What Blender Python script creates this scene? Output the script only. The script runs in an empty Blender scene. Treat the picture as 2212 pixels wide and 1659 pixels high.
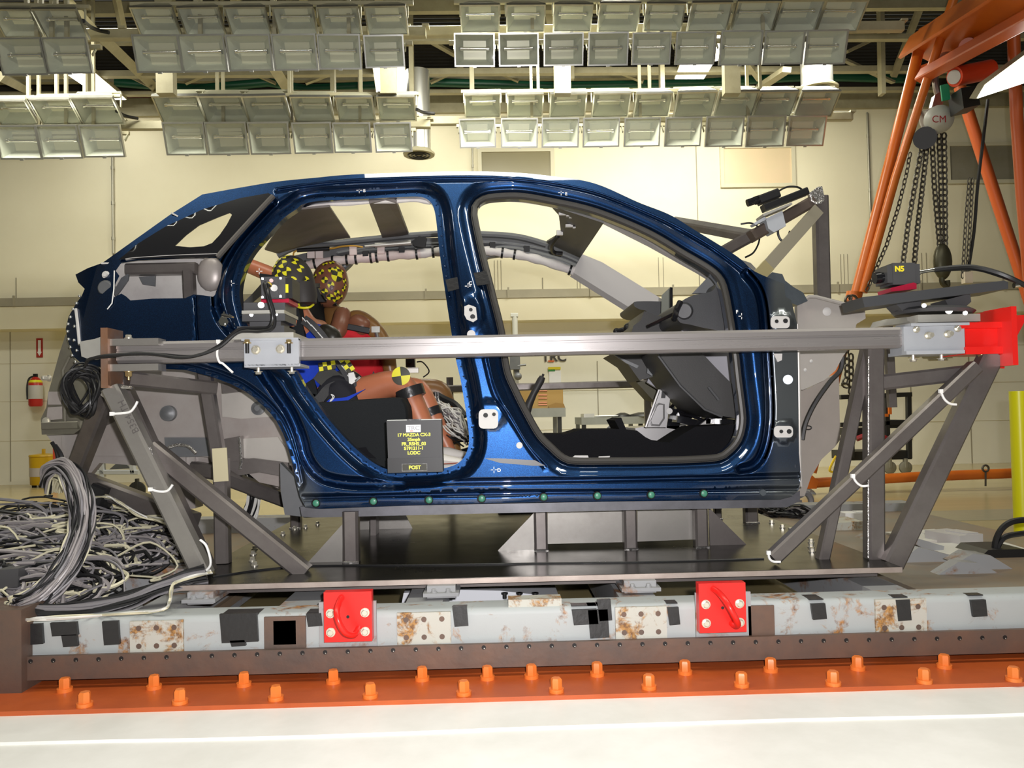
import bpy, bmesh, math, random
from mathutils import Vector as V, Matrix, Quaternion
from mathutils.geometry import delaunay_2d_cdt
random.seed(7)
C = bpy.context.scene.collection
SC = bpy.context.scene

# ---------------------------------------------------------------- camera
F = 1720.0
CAMZ = 0.82
YAW, PITCH, ROLL, VSH = 0.024, 0.025, 0.0205, 0.0122
F0 = V((math.sin(YAW)*math.cos(PITCH), math.cos(YAW)*math.cos(PITCH), math.sin(PITCH)))
R0 = V((math.cos(YAW), -math.sin(YAW), 0))
U0 = R0.cross(F0)
RX = R0*math.cos(ROLL) - U0*math.sin(ROLL)
UX = U0*math.cos(ROLL) + R0*math.sin(ROLL)
CAM = V((0, 0, CAMZ))
cd = bpy.data.cameras.new('camera'); cam = bpy.data.objects.new('camera', cd); C.objects.link(cam)
cd.sensor_width = 36; cd.lens = 36*F/2212; cd.shift_y = VSH*F/2212; cd.clip_start = 0.02; cd.clip_end = 200
cam.matrix_world = Matrix(((RX.x, UX.x, -F0.x, 0), (RX.y, UX.y, -F0.y, 0), (RX.z, UX.z, -F0.z, CAMZ), (0, 0, 0, 1)))
SC.camera = cam

def ray(px, py):
    return RX*((px-1106)/F) + UX*((829.5-py)/F + VSH) + F0
def P(px, py, Y):
    """the point at depth Y (metres from the lens plane) seen at that spot of the photograph"""
    d = ray(px, py); return CAM + d*(Y/d.y)
def PZ(px, py, Z):
    d = ray(px, py); return CAM + d*((Z-CAMZ)/d.z)

# ---------------------------------------------------------------- world, lamps, exposure
w = bpy.data.worlds.new('world'); SC.world = w; w.use_nodes = True
w.node_tree.nodes['Background'].inputs[0].default_value = (0.80, 0.78, 0.66, 1)
w.node_tree.nodes['Background'].inputs[1].default_value = 0.10
def area(name, loc, size, sy, energy, col, tgt):
    l = bpy.data.lights.new(name, 'AREA'); l.shape = 'RECTANGLE'; l.size = size; l.size_y = sy; l.energy = energy; l.color = col
    o = bpy.data.objects.new(name, l); C.objects.link(o); o.location = loc
    o.rotation_euler = (V(tgt)-V(loc)).to_track_quat('-Z', 'Y').to_euler(); return o
WARM = (1.0, 0.975, 0.84)
for i, (x, y, z, e) in enumerate([(-3.2, 2.1, 5.5, 70), (0, 1.9, 5.5, 70), (3.2, 2.1, 5.5, 70), (-4.4, 7.2, 4.7, 112), (0.4, 7.2, 4.7, 200), (2.9, 8.5, 4.7, 130)]):
    area('ceiling_lamp_light', (x, y, z), 2.2, 0.35, e, WARM, (x, y+(0.1 if y < 4 else 1.6), 0))
area('camera_flash', (0.10, -0.02, CAMZ+0.09), 0.05, 0.03, 84, (1.0, 0.97, 0.98), (0.10, 3, CAMZ+0.05))
SC.view_settings.view_transform = 'Standard'; SC.view_settings.look = 'None'
SC.view_settings.exposure = 0.0; SC.view_settings.gamma = 1.0; SC.view_settings.use_curve_mapping = False
SC.cycles.max_bounces = 6; SC.cycles.caustics_reflective = False; SC.cycles.caustics_refractive = False
SC.cycles.use_denoising = True

# ---------------------------------------------------------------- materials
MATS = {}
def mat(name, col, rough=0.5, metal=0.0, col2=None, scale=8.0, amt=0.5, bump=0.0, bscale=40.0, spec=0.5, coat=0.0, emit=0.0, trans=0.0, alpha=1.0, stretch=None, detail=6.0, rvar=0.0):
    if name in MATS: return MATS[name]
    m = bpy.data.materials.new(name); m.use_nodes = True
    n, l = m.node_tree.nodes, m.node_tree.links
    b = n['Principled BSDF']
    c4 = (*col, 1)
    b.inputs['Base Color'].default_value = c4; b.inputs['Roughness'].default_value = rough; b.inputs['Metallic'].default_value = metal
    b.inputs['Specular IOR Level'].default_value = spec; b.inputs['Coat Weight'].default_value = coat; b.inputs['Coat Roughness'].default_value = 0.03
    b.inputs['Transmission Weight'].default_value = trans; b.inputs['Alpha'].default_value = alpha
    if emit: b.inputs['Emission Color'].default_value = c4; b.inputs['Emission Strength'].default_value = emit
    if col2 or bump or rvar:
        tc = n.new('ShaderNodeTexCoord'); mp = n.new('ShaderNodeMapping'); l.new(tc.outputs['Object'], mp.inputs[0])
        if stretch: mp.inputs['Scale'].default_value = stretch
    if col2 or rvar:
        no = n.new('ShaderNodeTexNoise'); no.inputs['Scale'].default_value = scale; no.inputs['Detail'].default_value = detail; no.inputs['Roughness'].default_value = 0.65
        l.new(mp.outputs[0], no.inputs[0])
    if col2:
        r = n.new('ShaderNodeValToRGB'); r.color_ramp.elements[0].position = 0.5-0.25*(1-amt)-0.05; r.color_ramp.elements[1].position = 0.5+0.25*(1-amt)+0.05
        r.color_ramp.elements[0].color = c4; r.color_ramp.elements[1].color = (*col2, 1)
        l.new(no.outputs[0], r.inputs[0]); l.new(r.outputs[0], b.inputs['Base Color'])
    if rvar:
        mr = n.new('ShaderNodeMapRange'); mr.inputs[1].default_value = 0.3; mr.inputs[2].default_value = 0.7; mr.inputs[3].default_value = max(0.02, rough-rvar); mr.inputs[4].default_value = rough+rvar
        l.new(no.outputs[0], mr.inputs[0]); l.new(mr.outputs[0], b.inputs['Roughness'])
    if bump:
        nb = n.new('ShaderNodeTexNoise'); nb.inputs['Scale'].default_value = bscale; nb.inputs['Detail'].default_value = 4
        l.new(mp.outputs[0], nb.inputs[0]); bp = n.new('ShaderNodeBump'); bp.inputs['Strength'].default_value = bump; bp.inputs['Distance'].default_value = 0.01
        l.new(nb.outputs[0], bp.inputs['Height']); l.new(bp.outputs[0], b.inputs['Normal'])
    MATS[name] = m; return m

def rusty(name, paint, rust, dark, cover, scale, rough=0.55):
    """old paint with rust patches that have a shape of their own"""
    if name in MATS: return MATS[name]
    m = bpy.data.materials.new(name); m.use_nodes = True
    n, l = m.node_tree.nodes, m.node_tree.links; b = n['Principled BSDF']; b.inputs['Roughness'].default_value = rough
    tc = n.new('ShaderNodeTexCoord')
    a = n.new('ShaderNodeTexNoise'); a.inputs['Scale'].default_value = scale; a.inputs['Detail'].default_value = 9; a.inputs['Roughness'].default_value = 0.7; a.inputs['Distortion'].default_value = 0.4
    c = n.new('ShaderNodeTexNoise'); c.inputs['Scale'].default_value = scale*7; c.inputs['Detail'].default_value = 4
    l.new(tc.outputs['Object'], a.inputs[0]); l.new(tc.outputs['Object'], c.inputs[0])
    r1 = n.new('ShaderNodeValToRGB'); e = r1.color_ramp.elements; e[0].position = cover; e[0].color = (0, 0, 0, 1); e[1].position = cover+0.1; e[1].color = (1, 1, 1, 1)
    l.new(a.outputs[0], r1.inputs[0])
    r2 = n.new('ShaderNodeValToRGB'); e = r2.color_ramp.elements; e[0].position = 0.38; e[0].color = (*dark, 1); e[1].position = 0.62; e[1].color = (*rust, 1)
    l.new(c.outputs[0], r2.inputs[0])
    mx = n.new('ShaderNodeMixRGB'); mx.inputs[1].default_value = (*paint, 1)
    l.new(r1.outputs[0], mx.inputs[0]); l.new(r2.outputs[0], mx.inputs[2]); l.new(mx.outputs[0], b.inputs['Base Color'])
    bp = n.new('ShaderNodeBump'); bp.inputs['Strength'].default_value = 0.25; bp.inputs['Distance'].default_value = 0.004
    l.new(a.outputs[0], bp.inputs['Height']); l.new(bp.outputs[0], b.inputs['Normal'])
    MATS[name] = m; return m

# ---------------------------------------------------------------- mesh building
class MB:
    def __init__(s): s.v = []; s.f = []; s.m = []
    def add(s, vs, fs, mi=0):
        k = len(s.v); s.v += [V(p) for p in vs]; s.f += [tuple(i+k for i in f) for f in fs]; s.m += [mi]*len(fs); return s
    def box(s, c, d, rot=None, mi=0):
        x, y, z = d[0]/2, d[1]/2, d[2]/2; c = V(c)
        pts = [V(p) for p in ((-x,-y,-z),(x,-y,-z),(x,y,-z),(-x,y,-z),(-x,-y,z),(x,-y,z),(x,y,z),(-x,y,z))]
        if rot is not None: pts = [rot @ p for p in pts]
        return s.add([c+p for p in pts], [(3,2,1,0),(4,5,6,7),(0,1,5,4),(1,2,6,5),(2,3,7,6),(3,0,4,7)], mi)
    def mm(s, a, b, mi=0):
        a, b = V(a), V(b); return s.box((a+b)/2, [abs(t) for t in (b-a)], None, mi)
    def sweep(s, rings, closed=False, caps=True, mi=0):
        k = len(rings[0]); fs = []; vs = [p for r in rings for p in r]; N = len(rings)
        for i in range(N if closed else N-1):
            j = (i+1) % N
            for a in range(k):
                b = (a+1) % k; fs.append((i*k+a, i*k+b, j*k+b, j*k+a))
        if caps and not closed: fs.append(tuple(reversed(range(k)))); fs.append(tuple((N-1)*k+a for a in range(k)))
        return s.add(vs, fs, mi)
    def bar(s, A, B, w, d=None, up=(0, 1, 0), ch=0.16, mi=0):
        """square tube from A to B: w across the view, d along up"""
        A, B = V(A), V(B); d = w if d is None else d; t = (B-A).normalized(); u = V(up); u = (u-t*u.dot(t)).normalized(); x = t.cross(u)
        c = ch*min(w, d); a, b = w/2, d/2
        sec = [(-a+c,-b),(a-c,-b),(a,-b+c),(a,b-c),(a-c,b),(-a+c,b),(-a,b-c),(-a,-b+c)] if c > 0 else [(-a,-b),(a,-b),(a,b),(-a,b)]
        return s.sweep([[A+x*p+u*q for p, q in sec], [B+x*p+u*q for p, q in sec]], mi=mi)
    def tube(s, pts, r, n=8, closed=False, mi=0, caps=True):
        pts = [V(p) for p in pts]; N = len(pts); rs = r if isinstance(r, (list, tuple)) else [r]*N
        T = [((pts[(i+1) % N] if closed or i < N-1 else pts[i]) - (pts[i-1] if closed or i > 0 else pts[i])).normalized() for i in range(N)]
        u = T[0].orthogonal().normalized(); rings = []
        for i in range(N):
            if i: u = T[i-1].rotation_difference(T[i]) @ u
            u = (u - T[i]*u.dot(T[i])).normalized(); q = T[i].cross(u)
            rings.append([pts[i]+(u*math.cos(2*math.pi*a/n)+q*math.sin(2*math.pi*a/n))*rs[i] for a in range(n)])
        return s.sweep(rings, closed, caps, mi)
    def lathe(s, A, B, prof, n=20, mi=0):
        """prof: (fraction along A-B, radius)"""
        A, B = V(A), V(B); t = (B-A); u = t.orthogonal().normalized(); q = t.normalized().cross(u)
        return s.sweep([[A+t*h+(u*math.cos(2*math.pi*a/n)+q*math.sin(2*math.pi*a/n))*max(r, 1e-4) for a in range(n)] for h, r in prof], mi=mi)
    def cyl(s, A, B, r, n=16, mi=0): return s.lathe(A, B, [(0, r), (1, r)], n, mi)
    def prism(s, front, off, mi=0):
        """extrude a planar outline (world points) by a vector"""
        off = V(off); k = len(front); vs = [V(p) for p in front] + [V(p)+off for p in front]
        return s.add(vs, [tuple(range(k)), tuple(reversed(range(k, 2*k)))] + [(i, i+k, (i+1) % k+k, (i+1) % k) for i in range(k)], mi)
    def pxprism(s, pts, Y, d, mi=0): return s.prism([P(x, y, Y) for x, y in pts], (0, d, 0), mi)
    def ball(s, c, r, n=12, m=8, mi=0, rot=None):
        r = (r, r, r) if not isinstance(r, (tuple, list)) else r; c = V(c); rings = []
        for i in range(m+1):
            a = math.pi*i/m; rr = max(math.sin(a), 1e-3); ring = []
            for j in range(n):
                b = 2*math.pi*j/n; p = V((r[0]*rr*math.cos(b), r[1]*rr*math.sin(b), -r[2]*math.cos(a)))
                ring.append(c+(rot @ p if rot is not None else p))
            rings.append(ring)
        return s.sweep(rings, mi=mi)
    def hexbolt(s, c, axis, r, h, mi=0, washer=True):
        c, a = V(c), V(axis).normalized()
        if washer: s.cyl(c, c+a*h*0.25, r*1.35, 14, mi)
        s.lathe(c+a*h*0.2, c+a*h, [(0, r), (0.85, r), (1, r*0.8)], 6, mi); return s

LOC = {}
def build(name, mb, mats, parent=None, label=None, cat=None, group=None, kind=None, angle=38, smooth=True, loc=None):
    mats = mats if isinstance(mats, (list, tuple)) else [mats]
    if parent is not None: base = LOC[parent.name]
    elif loc is not None: base = V(loc)
    else:
        xs = [p.x for p in mb.v]; ys = [p.y for p in mb.v]; zs = [p.z for p in mb.v]
        base = V(((min(xs)+max(xs))/2, (min(ys)+max(ys))/2, min(zs)))
    me = bpy.data.meshes.new(name); me.from_pydata([p-base for p in mb.v], [], mb.f)
    for m in mats: me.materials.append(m)
    if len(mats) > 1: me.polygons.foreach_set('material_index', mb.m)
    if smooth:
        me.polygons.foreach_set('use_smooth', [True]*len(me.polygons))
        try: me.set_sharp_from_angle(angle=math.radians(angle))
        except Exception: pass
    me.update()
    o = bpy.data.objects.new(name, me); C.objects.link(o)
    if parent is not None: o.parent = parent; LOC[o.name] = base
    else: o.location = base; LOC[o.name] = base
    tagit(o, label, cat, group, kind); return o
def tagit(o, label=None, cat=None, group=None, kind=None):
    if label: o['label'] = label
    if cat: o['category'] = cat
    if group: o['group'] = group
    if kind: o['kind'] = kind
def thing(name, label, cat, loc, group=None, kind=None):
    o = bpy.data.objects.new(name, None); C.objects.link(o); o.location = loc; o.empty_display_size = 0.1
    LOC[o.name] = V(loc); tagit(o, label, cat, group, kind); return o
def dup(root, loc, rot=None, label=None, group=None):
    """a copy of a thing with copies of its parts and their parts"""
    r = root.copy(); C.objects.link(r); r.location = loc
    if rot is not None: r.rotation_euler = rot
    if label: r['label'] = label
    if group: r['group'] = group
    LOC[r.name] = V(loc)
    for ch in list(root.children):
        c = ch.copy(); C.objects.link(c); c.parent = r; LOC[c.name] = V(loc)
        for g in ch.children:
            d = g.copy(); C.objects.link(d); d.parent = c
    return r
def text(name, body, size, loc, mat_, parent=None, rot=(math.pi/2, 0, 0), ext=0.0008, align='CENTER', label=None, cat=None, xs=1.0, bold=0.0):
    cu = bpy.data.curves.new(name, 'FONT'); cu.body = body; cu.size = size; cu.extrude = ext; cu.align_x = align; cu.align_y = 'CENTER'; cu.space_line = 0.95; cu.offset = bold
    o = bpy.data.objects.new(name, cu); dg = bpy.context.evaluated_depsgraph_get(); C.objects.link(o)
    dg.update(); me = bpy.data.meshes.new_from_object(o.evaluated_get(bpy.context.evaluated_depsgraph_get()))
    bpy.data.objects.remove(o); me.name = name; me.materials.clear(); me.materials.append(mat_)
    R = Matrix.LocRotScale(None, __import__('mathutils').Euler(rot), V((xs, 1, 1))); me.transform(R)
    o = bpy.data.objects.new(name, me); C.objects.link(o)
    if parent is not None: o.parent = parent; o.location = V(loc)-LOC[parent.name]
    else: o.location = loc
    tagit(o, label, cat); return o
def catmull(pts, n=8, closed=False):
    out = []; N = len(pts); d = len(pts[0])
    for i in range(N if closed else N-1):
        g = lambda k: pts[k % N] if closed else pts[max(0, min(N-1, k))]
        p0, p1, p2, p3 = g(i-1), g(i), g(i+1), g(i+2)
        for s in range(n):
            t = s/n
            out.append(tuple(0.5*((2*p1[k])+(-p0[k]+p2[k])*t+(2*p0[k]-5*p1[k]+4*p2[k]-p3[k])*t*t+(-p0[k]+3*p1[k]-3*p2[k]+p3[k])*t**3) for k in range(d)))
    if not closed: out.append(tuple(pts[-1]))
    return out
def quadring(outer, inner):
    k = len(outer); return list(outer)+list(inner), [(i, (i+1) % k, (i+1) % k+k, i+k) for i in range(k)]
# ================================================================ the room
WY = 10.9
M_wall = mat('wall_paint', (0.86, 0.805, 0.60), 0.75, col2=(0.83, 0.77, 0.565), scale=1.5, bump=0.03, bscale=60)
M_walllow = mat('wall_paint_lower', (0.87, 0.84, 0.70), 0.75, col2=(0.84, 0.81, 0.67), scale=2)
M_cream = mat('cream_steel', (0.42, 0.385, 0.255), 0.5, col2=(0.33, 0.30, 0.19), scale=5)
M_race = mat('raceway_grey', (0.42, 0.38, 0.28), 0.5, col2=(0.36, 0.33, 0.24), scale=3)
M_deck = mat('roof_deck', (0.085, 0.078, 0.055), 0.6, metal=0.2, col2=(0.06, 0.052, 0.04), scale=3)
M_black = mat('black_plastic', (0.012, 0.012, 0.013), 0.45)
M_blackg = mat('black_gloss', (0.01, 0.01, 0.012), 0.15)
M_steel = mat('galvanised', (0.62, 0.62, 0.58), 0.32, metal=0.9, col2=(0.5, 0.5, 0.47), scale=6)
M_chrome = mat('chrome', (0.85, 0.84, 0.8), 0.12, metal=1.0)
M_white = mat('white_plastic', (0.85, 0.85, 0.82), 0.4)

# floor: tan sealed concrete with a grey lane, a white painted track slab towards the lens, glare put into its colour
fm = mat('floor_epoxy', (0.47, 0.385, 0.19), 0.22, col2=(0.41, 0.335, 0.165), scale=1.2, stretch=(0.4, 2.5, 1), bump=0.02, bscale=8)
mb = MB(); mb.mm((-14, 2.285, -0.1), (14, 13, 0.0)); build('floor', mb, fm, kind='structure')
lane = mat('floor_lane_grey', (0.36, 0.34, 0.23), 0.25, col2=(0.31, 0.29, 0.2), scale=2)
mb = MB(); mb.mm((-14, 5.55, 0.0005), (14, 6.1, 0.002)); build('floor_lane', mb, lane, kind='structure')
M_track = mat('track_paint_and_glare', (0.93, 0.925, 0.88), 0.5, col2=(0.76, 0.755, 0.70), scale=2.2, amt=0.35, bump=0.12, bscale=9)  # white raised to carry the glare on the near floor
mb = MB(); mb.mm((-9, -1.5, -0.08), (9, 2.10, -0.006)); build('floor_track', mb, M_track, kind='structure')
mb = MB()
xs = [-9+i*0.25 for i in range(73)]
ed = [2.10+0.006*math.sin(x*3.1)+random.uniform(-.004, .004) for x in xs]
mb.sweep([[V((x, e-0.012, -0.02)), V((x, e, 0.001)), V((x, 2.29, 0.001)), V((x, 2.29, -0.02))] for x, e in zip(xs, ed)])
build('floor_kerb', mb, M_track, kind='structure')

# back wall in three heights: pit-faced lower wall, projecting band, upper wall
zf = lambda py: (P(1106, py, WY-0.32)).z
z712, z665, z645, z598 = zf(692), zf(644), zf(626), zf(583)
mb = MB(); mb.mm((-13, WY, 0), (13, WY+0.2, z712+0.05)); build('wall_back', mb, M_walllow, kind='structure')
mb = MB(); mb.mm((-13, WY-0.32, z712), (13, WY+0.1, z665)); build('trim_1', mb, M_wall, kind='structure')
mb = MB(); mb.mm((-13, WY-0.335, z665+0.002), (13, WY+0.1, z645)); race = build('trim_2', mb, M_race, kind='structure')
for k in range(13):
    px = 30+k*178
    m = MB(); c = P(px, 640-px*0.0195+14, WY-0.335); m.mm((c.x-.012, WY-0.35, z665), (c.x+.012, WY-0.33, z645+.03)); build('bracket', m, M_race, parent=race)
mb = MB(); mb.mm((-13, WY-0.28, z645), (13, WY+0.1, 5.05)); upper = build('wall_back', mb, M_wall, kind='structure')
mb = MB(); mb.mm((-13, WY-0.34, 4.86), (13, WY+0.1, 5.1)); build('trim_3', mb, M_cream, kind='structure')
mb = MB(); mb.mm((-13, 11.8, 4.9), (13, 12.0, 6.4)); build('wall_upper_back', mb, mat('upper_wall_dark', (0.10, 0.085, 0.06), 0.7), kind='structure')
M_seam = mat('panel_joint', (0.33, 0.30, 0.22), 0.7)
def seam(px, y0, y1, wd=0.012, Y=None, m=M_seam, name='joint'):
    Y = Y or WY-0.28
    a, b = P(px, y0, Y), P(px, y1, Y); q = MB(); q.mm((a.x-wd/2, Y-0.006, b.z), (a.x+wd/2, Y+0.004, a.z)); return build(name, q, m, parent=upper)
for px, y0, y1 in [(1503, 310, 655), (243, 335, 640), (1020, 318, 650), (1875, 245, 640), (35, 600, 650), (1172, 600, 640), (2094, 560, 640)]:
    seam(px, y0, y1)
for px in (1068, 1075, 1082, 1246, 1252, 1422, 1432, 1815, 1822, 1830, 1990, 2000):
    seam(px, 562-(px-1106)*0.018, 632-(px-1106)*0.018, 0.006)
for px, y0, y1 in [(22, 715, 1040), (1290, 780, 905), (1966, 810, 950), (2089, 700, 1000), (1440, 700, 780)]:
    seam(px, y0, y1, 0.01, WY-0.001)
for py in (786, 868, 953):    # block courses low on the wall
    a = P(0, py, WY-0.002); q = MB(); q.mm((-13, WY-0.004, a.z-0.003), (13, WY+0.002, a.z+0.003)); build('joint', q, mat('course_joint', (0.66, 0.59, 0.42), 0.8), parent=upper)
def conduit(px, y0, y1, lab, r=0.018):
    a, b = P(px, y0, WY-0.31), P(px, y1, WY-0.31); q = MB(); q.cyl((a.x, a.y, b.z), (a.x, a.y, a.z), r, 10)
    for t in (0.15, 0.5, 0.85): q.cyl((a.x, a.y, b.z+(a.z-b.z)*t-.02), (a.x, a.y, b.z+(a.z-b.z)*t+.02), r*1.35, 10)
    build('wall_conduit', q, mat('conduit_grey', (0.42, 0.40, 0.32), 0.4, metal=0.4), label=lab, cat='conduit')
conduit(243, 330, 548, 'thin conduit running down the cream wall behind the car tail')
conduit(1019, 240, 380, 'thin conduit running down the wall beside the olive window, above the car roof', 0.012)
conduit(1873, 243, 580, 'thin conduit running down the wall behind the twin orange legs', 0.014)
# high windows, painted over
wf = mat('window_frame', (0.66, 0.62, 0.46), 0.6)
def window(n, x0, y0, x1, y1, m, lab):
    Y = WY-0.285; q = MB(); a, b = P(x0, y0, Y), P(x1, y1, Y); z0, z1 = P((x0+x1)/2, y1, Y).z, P((x0+x1)/2, y0, Y).z
    t = 0.05
    for A, B in (((a.x-t, Y-.03, z0-t), (b.x+t, Y, z0)), ((a.x-t, Y-.03, z1), (b.x+t, Y, z1+t)), ((a.x-t, Y-.03, z0), (a.x, Y, z1)), ((b.x, Y-.03, z0), (b.x+t, Y, z1))): q.mm(A, B)
    o = build('window_%d' % n, q, wf, kind='structure')
    q = MB(); q.mm((a.x, Y-.012, z0), (b.x, Y-.002, z1)); build('pane', q, m, parent=o, label=lab)
window(1, 1040, 329, 1190, 398, mat('pane_olive', (0.20, 0.17, 0.075), 0.3), 'olive pane')
window(2, 1562, 321, 1710, 397, mat('pane_cream', (0.80, 0.62, 0.42), 0.35, col2=(0.72, 0.60, 0.38), scale=1.2), 'cream pane')
window(3, 2049, 316, 2197, 389, mat('pane_grey', (0.30, 0.28, 0.22), 0.3, col2=(0.24, 0.22, 0.15), scale=2), 'grey pane')

# roof deck and steel above
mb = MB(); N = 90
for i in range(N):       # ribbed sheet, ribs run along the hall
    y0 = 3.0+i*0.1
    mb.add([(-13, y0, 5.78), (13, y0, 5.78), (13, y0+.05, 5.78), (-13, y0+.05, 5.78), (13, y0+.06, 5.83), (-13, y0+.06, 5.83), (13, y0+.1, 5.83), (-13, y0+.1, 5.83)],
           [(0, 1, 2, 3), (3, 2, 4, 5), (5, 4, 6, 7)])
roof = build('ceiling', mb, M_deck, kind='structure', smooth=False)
def steel(name, A, B, wd, dp=None, m=M_cream, ch=0.0, up=(0, 1, 0)):
    q = MB(); q.bar(A, B, wd, dp, up=up, ch=ch); return build(name, q, m, parent=roof)
# long girders across the view and sloping braces in front of the deck
for (x0, y0, x1, y1, Y, wd) in [(-60, 163, 2260, 148, 9.6, .07), (-60, 205, 2260, 192, 10.2, .05), (-60, 92, 2260, 80, 9.0, .06), (-60, 22, 2260, 6, 8.6, .13), (-60, 176, 2260, 160, 10.4, .06)]:
    steel('girder', P(x0, y0, Y), P(x1, y1, Y), wd, .08)
for (x0, y0, Y0, x1, y1, Y1, wd) in [(215, 75, 8.2, 335, 190, 10.2, .11), (0, 165, 8.4, 60, 195, 10, .09), (130, -20, 7.4, 215, 75, 8.2, .10), (575, 120, 8.6, 625, 200, 10.2, .12),
    (270, 160, 10, 330, 190, 10, .03), (400, 180, 10, 470, 150, 10, .03), (530, 152, 10, 595, 180, 10, .03), (660, 180, 10, 740, 150, 10, .03), (905, 75, 9, 985, 120, 9.6, .03), (930, 178, 10, 1000, 145, 10, .035), (1060, 148, 10, 1120, 175, 10, .035),
    (1310, 145, 10, 1390, 176, 10, .035), (1830, 112, 9.6, 1935, 62, 9.6, .03), (1825, 130, 9.6, 1930, 178, 10, .03), (1990, 10, 9, 1930, 165, 9.6, .07), (1700, 150, 9, 1640, 190, 10, .10), (250, -10, 8, 265, 60, 8.4, .06), (500, -20, 8, 530, 40, 8.4, .10), (640, -20, 8, 700, 60, 9, .05),
    (1180, 0, 8.6, 1190, 60, 8.8, .09), (1240, 145, 9.4, 1210, 145, 9.4, .3), (800, -20, 7.6, 880, 60, 8.6, .05), (1480, -20, 8.2, 1400, 60, 9.0, .05), (1560, 60, 8.6, 1640, 170, 9.8, .06)]:
    steel('brace', P(x0, y0, Y0), P(x1, y1, Y1), wd, .06)
for px, Y in ((360, 7.6), (840, 7.9), (1215, 7.8), (1580, 7.9), (190, 8.8), (890, 9.0), (1020, 8.9), (1905, 9.3), (1430, 9.2), (720, 9.2)):
    steel('hanger', P(px, 205, Y), P(px-4, -30, Y), .16 if Y < 8 else .05, .10)
def pipe(name, pts, r, m, lab):
    q = MB(); q.tube([P(*p) for p in pts], r, 10); build(name, q, m, label=lab, cat='pipe')
pipe('sprinkler_pipe', [(-60, 215, 10.6), (600, 208, 10.6), (1200, 203, 10.6), (1700, 200, 10.6), (2300, 190, 10.6)], .035, mat('pipe_red', (0.16, 0.015, 0.018), 0.4), 'dark red pipe running along under the roof deck')
pipe('water_pipe', [(250, 178, 10.3), (420, 192, 10.3), (580, 178, 10.3), (660, 192, 10.3), (940, 178, 10.3), (1200, 186, 10.3), (1500, 180, 10.3), (1760, 165, 10.3), (2000, 172, 10.3)], .055, mat('hose_green', (0.012, 0.10, 0.05), 0.4), 'dark green hose strung along under the roof deck')
# lit strip lights
M_tube = mat('lit_tube', (1.0, 0.99, 0.92), 0.4, emit=9)
def strip(pts, lab, Z=None):
    t = thing('ceiling_light', lab, 'light', pts[0], group='lit strip lights under the roof')
    q = MB(); nrm = (pts[1]-pts[0]).cross(pts[3]-pts[0]).normalized()
    if nrm.z > 0: nrm = -nrm
    q.prism([p+nrm*0.004 for p in pts], -nrm*0.003); build('diffuser', q, M_tube, parent=t)
    q = MB(); c = sum(pts, V())/4; q.prism([c+(p-c)*1.04 - nrm*0.004 for p in pts], -nrm*0.05); build('housing', q, M_cream, parent=t)
Zl = 4.95
def pq(q): return [PZ(x, y, Zl) for x, y in q]
strip(pq([(130, 150), (195, 150), (272, 215), (225, 215)]), 'lit strip light slanting down between the floodlight rows at left')
strip(pq([(805, 138), (872, 138), (886, 217), (816, 217)]), 'lit square light glaring between the floodlight rows above the car tail')
strip(pq([(1472, 134), (1542, 134), (1520, 170), (1458, 170)]), 'lit light panel under the floodlights, above the windscreen')
strip(pq([(1550, 68), (1566, 68), (1556, 128), (1545, 132)]), 'narrow lit strip light between two floodlights')
strip([P(2112, 212, 6.0), P(2130, 182, 6.0), P(2240, 100, 6.5), P(2240, 170, 6.5)], 'lit strip light beside the orange hoist beam')
# round air ducts with diffusers
def duct(px, ytop, ybot, Y, r, lab):
    A, B = P(px, ybot, Y), P(px, ytop, Y); A = V((B.x, B.y, A.z))
    t = thing('air_duct', lab, 'duct', A)
    q = MB(); q.lathe(A, B, [(0, r), (1, r)], 28); build('duct_pipe', q, mat('duct_steel', (0.7, 0.7, 0.66), 0.28, metal=0.85), parent=t)
    q = MB(); q.lathe(A-V((0, 0, .03)), A+V((0, 0, .03)), [(0, r*1.30), (0.3, r*1.34), (1, r*1.02)], 28); build('flange', q, M_cream, parent=t)
    q = MB()
    for k in range(1, 4):
        rr = r*1.2*k/4; ring = [A+V((rr*math.cos(a*2*math.pi/24), rr*math.sin(a*2*math.pi/24), -.034)) for a in range(24)]; q.tube(ring, .010, 6, closed=True)
    build('grille', q, M_black, parent=t)
duct(902, 155, 330, 9.3, .14, 'bright round steel air duct hanging behind the floodlights above the rear door')
duct(1762, 90, 190, 8.9, .175, 'bright round steel air duct behind the right-hand floodlights')

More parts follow.
